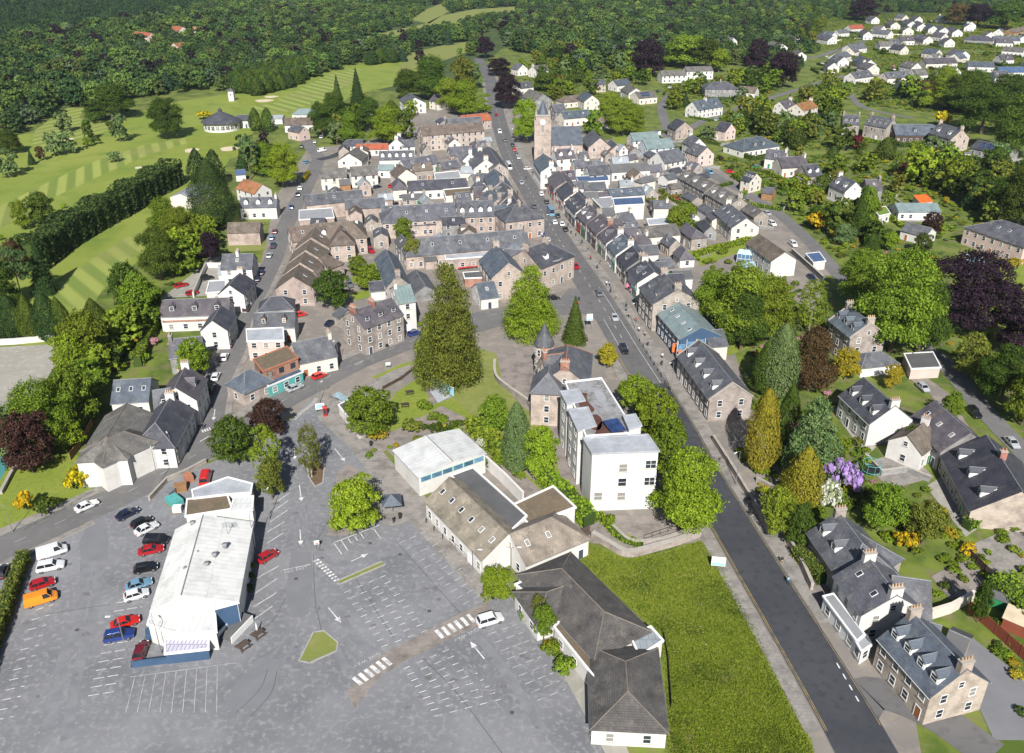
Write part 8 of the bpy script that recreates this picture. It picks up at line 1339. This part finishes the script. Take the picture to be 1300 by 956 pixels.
wallrun('stone roadside wall before the conifer gardens', [(905, 560), (934, 606), (960, 650), (975, 678)], 1.5, .45, 'pinkstone'); wallrun('stone roadside wall below the clipped hedge', [(1000, 690), (1018, 722), (1030, 750)], 1.6, .45, 'pinkstone'); wallrun('cross wall between the conifer gardens', [(960, 612), (985, 625)], 1.2, .4, 'granite')
wallrun('retaining wall curving round the villa terrace', [(628, 462), (629, 480), (640, 492), (668, 512), (676, 520), (704, 522)], 1.4, .5, 'granite', sm=True); wallrun('white garden wall behind the community centre', [(613, 590), (640, 615), (664, 640)], 2.8, .35, 'harl', 'harl'); wallrun('stone wall along the back lane by the white gabled house', [(1005, 322), (1025, 340), (1045, 358)], 1.8, .5, 'greystone'); wallrun('cream garden wall behind the bottom right houses', [(1180, 786), (1206, 778), (1234, 762)], 2.0, .4, 'cream', 'cream'); wallrun('concrete wall beside the gravel lot', [(-40, 440), (20, 437), (72, 432)], 1.6, .4, 'cream', 'harl'); wallrun('low wall along the lawn foot, left edge', [(2, 628), (14, 605), (24, 590)], .8, .5, 'granite'); wallrun('low planter wall at the car park entrance', [(294, 572), (312, 566), (330, 556)], .7, .5, 'cream', 'skewstone'); wallrun('low wall round the yard of the building supplies', [(190, 636), (212, 612), (240, 600), (262, 588)], 1.0, .4, 'granite'); wallrun('courtyard wall beside the parked cars', [(246, 378), (262, 340), (290, 340)], 1.8, .4, 'harl', 'skewstone'); wallrun('garden terrace wall below the mossy purple roof', [(1100, 585), (1118, 604), (1150, 600), (1180, 612)], 1.4, .4, 'greystone'); wallrun('stone wall beside the path of the day centre', [(722, 698), (735, 685), (748, 678)], 1.8, .3, 'darktimber', 'darktimber')
t_ = wallrun('light blue mural wall beside the small lawn', [(534, 474), (548, 487), (576, 503)], 2.2, .2, 'skyblue', 'white')
psheet('mural_terrace', [(541, 490), (556, 488), (572, 504), (556, 512)], .085, 'membrane', 'white and blue painted terrace below the mural wall')
fence('brown timber fence behind the big white hall', [(90, 585), (104, 565), (118, 540)], 1.9, 'timber'); fence('tall red-brown timber fence, bottom right', [(1228, 776), (1262, 805), (1310, 848), (1345, 880)], 2.2, 'redtimber'); fence('grey board fence beside the concrete path', [(1228, 706), (1250, 728), (1262, 738)], 1.8, 'darktimber'); fence('fence along the edge of the grass field', [(842, 808), (848, 840), (852, 900)], 1.2, 'darktimber'); fence('low fence along the small garden path', [(600, 556), (625, 575), (650, 597)], 1.0, 'darktimber'); fence('fence between the lawn and the playground path', [(486, 495), (510, 482), (530, 466)], 1.0, 'darktimber')
small('garden_shed', 'green garden shed beside the massive hedge', 'shed', 1266, 768, -.6, [('wall', lambda b: b.box(-1.5, 1.5, -1.1, 1.1, 0, 2.0, 'green_paint')), ('roof', lambda b: (b.slab([(-1.7, -1.3, 1.95), (1.7, -1.3, 1.95), (1.7, 0, 2.6), (-1.7, 0, 2.6)], .08, 'felt'), b.slab([(1.7, 1.3, 1.95), (-1.7, 1.3, 1.95), (-1.7, 0, 2.6), (1.7, 0, 2.6)], .08, 'felt')))]); small('garden_shed', 'flat tan-roofed shed behind the red-brown fence', 'shed', 1296, 800, -.7, [('wall', lambda b: b.box(-2.6, 2.6, -1.8, 1.8, 0, 2.2, 'redtimber')), ('roof', lambda b: b.slab([(-2.8, -2, 2.35), (2.8, -2, 2.35), (2.8, 2, 2.45), (-2.8, 2, 2.45)], .12, 'sand'))]); small('garden_shed', 'brick and glass greenhouse beside the white gabled house', 'greenhouse', 948, 345, .3, [('base', lambda b: b.box(-2.4, 2.4, -1.8, 1.8, 0, 1.6, 'brick')), ('glazing', lambda b: b.hexa([(-2.4, -1.8, 1.6), (2.4, -1.8, 1.6), (2.4, 1.8, 1.6), (-2.4, 1.8, 1.6)], [(-2.2, -.2, 3.4), (2.2, -.2, 3.4), (2.2, .2, 3.4), (-2.2, .2, 3.4)], 'paleglass'))]); small('conservatory', 'white-framed blue glass conservatory on the brown-roofed house', 'conservatory', 946, 332, -.35, [('glazing', lambda b: b.box(-2.6, 2.6, -1.9, 1.9, 0, 3.0, 'blueglass')), ('frame', lambda b: ([b.box(-2.66 + 1.3 * k, -2.56 + 1.3 * k, -1.96, 1.96, 0, 3.06, 'white') for k in range(5)], b.box(-2.66, 2.66, -1.96, -1.9, 1.4, 1.5, 'white'))), ('roof', lambda b: b.hexa([(-2.7, -2, 3.06), (2.7, -2, 3.06), (2.7, 2, 3.06), (-2.7, 2, 3.06)], [(-2.3, -.1, 4.1), (2.3, -.1, 4.1), (2.3, .1, 4.1), (-2.3, .1, 4.1)], 'paleglass'))])
small('trampoline', 'round black trampoline with a net behind the lilac bush', 'trampoline', 1105, 600, 0, [('mat', lambda b: b.cyl(0, 0, .7, .75, 1.7, 1.7, 'black_metal', 18)), ('frame', lambda b: [b.tube((1.8 * math.cos(k), 1.8 * math.sin(k), 0), (1.8 * math.cos(k), 1.8 * math.sin(k), 2.4), .04, .04, 'teal_paint', 5) for k in [i * .785 for i in range(8)]]), ('rim', lambda b: [b.tube((1.8 * math.cos(k * .3927), 1.8 * math.sin(k * .3927), z), (1.8 * math.cos((k + 1) * .3927), 1.8 * math.sin((k + 1) * .3927), z), .06, .06, 'teal_paint', 5) for k in range(16) for z in (.72, 2.4)])])
for k, (u, v) in enumerate(((806, 366), (800, 360), (802, 372), (797, 368))): small('flower_tub', 'orange flower cluster at the dark-roofed shop door' if k < 2 else 'pink flower cluster at the dark-roofed shop door', 'flowers', u, v, 0, [('flowers', (lambda m: lambda b: [b.cyl(.5 * math.cos(i), .5 * math.sin(i), .6 + .35 * (i % 3), 1.1 + .35 * (i % 3), .3, .22, m, 6) for i in range(7)])('orange_paint' if k < 2 else 'pink_cloth')), ('tub', lambda b: b.cyl(0, 0, 0, .6, .45, .5, 'darktimber', 8))], .15)
for k in range(5): small('cafe_table', 'red cafe table beside the low dark flat roof', 'table', 584 + 5 * k, 343 - .6 * k, 0, [('top', lambda b: b.cyl(0, 0, .7, .76, .7, .7, 'red_paint', 8)), ('leg', lambda b: b.cyl(0, 0, 0, .7, .06, .06, 'grey_metal', 6))])
for k, (u, v, s, m, lb) in enumerate(((196, 808, 1.1, 'bluepaint_shade', 'stack of blue crates before the hall front'), (212, 804, 1.3, 'cream', 'beige container before the hall front'), (222, 640, 1.6, 'teal_paint', 'teal tarpaulin covered stack in the yard'), (230, 622, 1.2, 'timber', 'stack of timber pallets in the yard'), (216, 630, 1.0, 'grey_metal', 'grey metal stack in the yard'), (240, 610, 1.0, 'redridge', 'stack of red bricks in the yard'), (226, 650, .8, 'white', 'white bags stacked in the yard'), (276, 796, 1.1, 'darktimber', 'brown crate beside the hall'))):
    small('stack', lb, 'stack', u, v, .4 + k, [('load', (lambda s, m: lambda b: [b.box(-s, s, -s * .7, s * .7, .15 + .42 * i, .15 + .42 * i + .36, m) for i in range(3)])(s, m)), ('pallet', (lambda s: lambda b: b.box(-s - .08, s + .08, -s * .8, s * .8, 0, .14, 'timber'))(s))])
small('panel_rack', 'slanted black panel leaning beside the hall', 'panel', 300, 800, -.4, [('panel', lambda b: b.slab([(-1.2, -2.6, .4), (1.2, -2.6, .4), (1.2, 2.6, 1.2), (-1.2, 2.6, 1.2)], .08, 'felt')), ('frame', lambda b: (b.box(-1.35, -1.22, -2.6, 2.6, 0, 1.25, 'white'), b.box(1.22, 1.35, -2.6, 2.6, 0, 1.25, 'white')))])
wallrun('low blue hoarding along the front of the white hall', [(168, 848), (215, 842), (266, 832)], 1.2, .15, 'bluepaint_shade', 'bluepaint_shade')
for a in [(1000, 742, -4, -8, 'cl_blue', 'cl_navy', 'person in a light blue top walking on the right pavement, lower right'), (992, 716, 4, 8, 'cl_black', 'cl_tan', 'person in black walking higher on the right pavement'), (427, 674, 4, 4, 'cl_white', 'cl_navy', 'person in white beside the lime-green car park tree'), (950, 640, -4, -8, 'cl_navy', 'cl_tan', 'person in navy by the stone roadside wall'), (258, 545, 4, 4, 'cl_black', 'cl_navy', 'person at the corner of the narrow street'), (725, 298, 3, 6, 'cl_black', 'cl_navy', 'person in black on the pavement below the lorry'), (731, 300, 3, 6, 'cl_green', 'cl_black', 'person in green beside the one in black'), (738, 312, 3, 6, 'cl_black', 'cl_tan', 'person on the wide pavement opposite the hotel'), (750, 330, -3, -6, 'cl_red', 'cl_navy', 'person in red on the shop pavement'), (758, 342, 3, 6, 'cl_black', 'cl_black', 'person all in black on the shop pavement'), (762, 336, 3, 6, 'cl_navy', 'cl_tan', 'person in navy close to the shop fronts'), (775, 372, 3, 6, 'cl_black', 'cl_navy', 'person near the flower clusters'), (770, 363, -3, -6, 'cl_white', 'cl_black', 'person in white near the flower clusters'), (668, 228, 3, 6, 'cl_navy', 'cl_black', 'person crossing below the white bus'), (795, 396, 3, 6, 'cl_green', 'cl_navy', 'person before the tall granite block'), (448, 295, 3, 5, 'cl_tan', 'cl_black', 'person in the square above the courtyard garden'), (476, 297, 3, 5, 'cl_red', 'cl_navy', 'person by the benches in the square'), (500, 665, 4, 3, 'cl_black', 'cl_navy', 'person standing by the pyramid canopy')]:
    person(*a)

rq = random.Random(5); cw = dict(cl_blue='light blue', cl_black='black', cl_white='white', cl_red='red', cl_navy='navy', cl_tan='tan', cl_green='green')
for k in range(26):
    pts = smooth([G(*q) for q in R_M[8:17]], 6); sd_ = rq.choice([-1, -1, 1]); i = rq.randrange(3, len(pts) - 2); q = offs(pts, sd_ * rq.uniform(5.3, 7.2))[i]; u, v = PX(q); c1 = rq.choice(list(cw))
    person(u, v, 3, rq.choice([-6, 6]), c1, rq.choice(['cl_navy', 'cl_black', 'cl_tan']), 'pedestrian in ' + cw[c1] + (' on the shop-side pavement, right of the street' if sd_ < 0 else ' on the left pavement of the main street'))
hz = MB(); hz.box(-6100, 6100, -60, 9100, -1.2, 112, 'harl'); hz = hz.build('haze'); hz.data.materials.clear(); hm = bpy.data.materials.new('haze_air'); hm.use_nodes = True; hn = hm.node_tree; hn.nodes.remove(hn.nodes['Principled BSDF'])
pv = hn.nodes.new('ShaderNodeVolumePrincipled'); pv.inputs['Color'].default_value = (.62, .75, .95, 1); pv.inputs['Density'].default_value = .00004; pv.inputs['Anisotropy'].default_value = .0
hn.links.new(pv.outputs[0], hn.nodes['Material Output'].inputs['Volume']); hz.data.materials.append(hm); tag(hz, 'thin pale summer haze over the whole valley', None, kind='stuff')

# ------------------------------------------------------------------ each label singles out one thing
ORD = ['leftmost', 'second from left', 'third from left', 'fourth from left', 'fifth from left', 'sixth from left', 'seventh from left', 'eighth from left', 'ninth from left', 'tenth from left', 'eleventh from left', 'twelfth from left', 'thirteenth from left', 'fourteenth from left', 'fifteenth from left', 'sixteenth from left']
by = {}
for o in THINGS: by.setdefault(o['label'], []).append(o)
for lb, L in by.items():
    if len(L) < 2: continue
    L.sort(key=lambda o: PX(o.location)[0]); n = len(L)
    for i, o in enumerate(L): o['label'] = lb + ', ' + ('rightmost' if i == n - 1 else ORD[i] if i < len(ORD) else 'number %d from left' % (i + 1))
print('THINGS', len(THINGS), 'OBJECTS', len(bpy.data.objects))
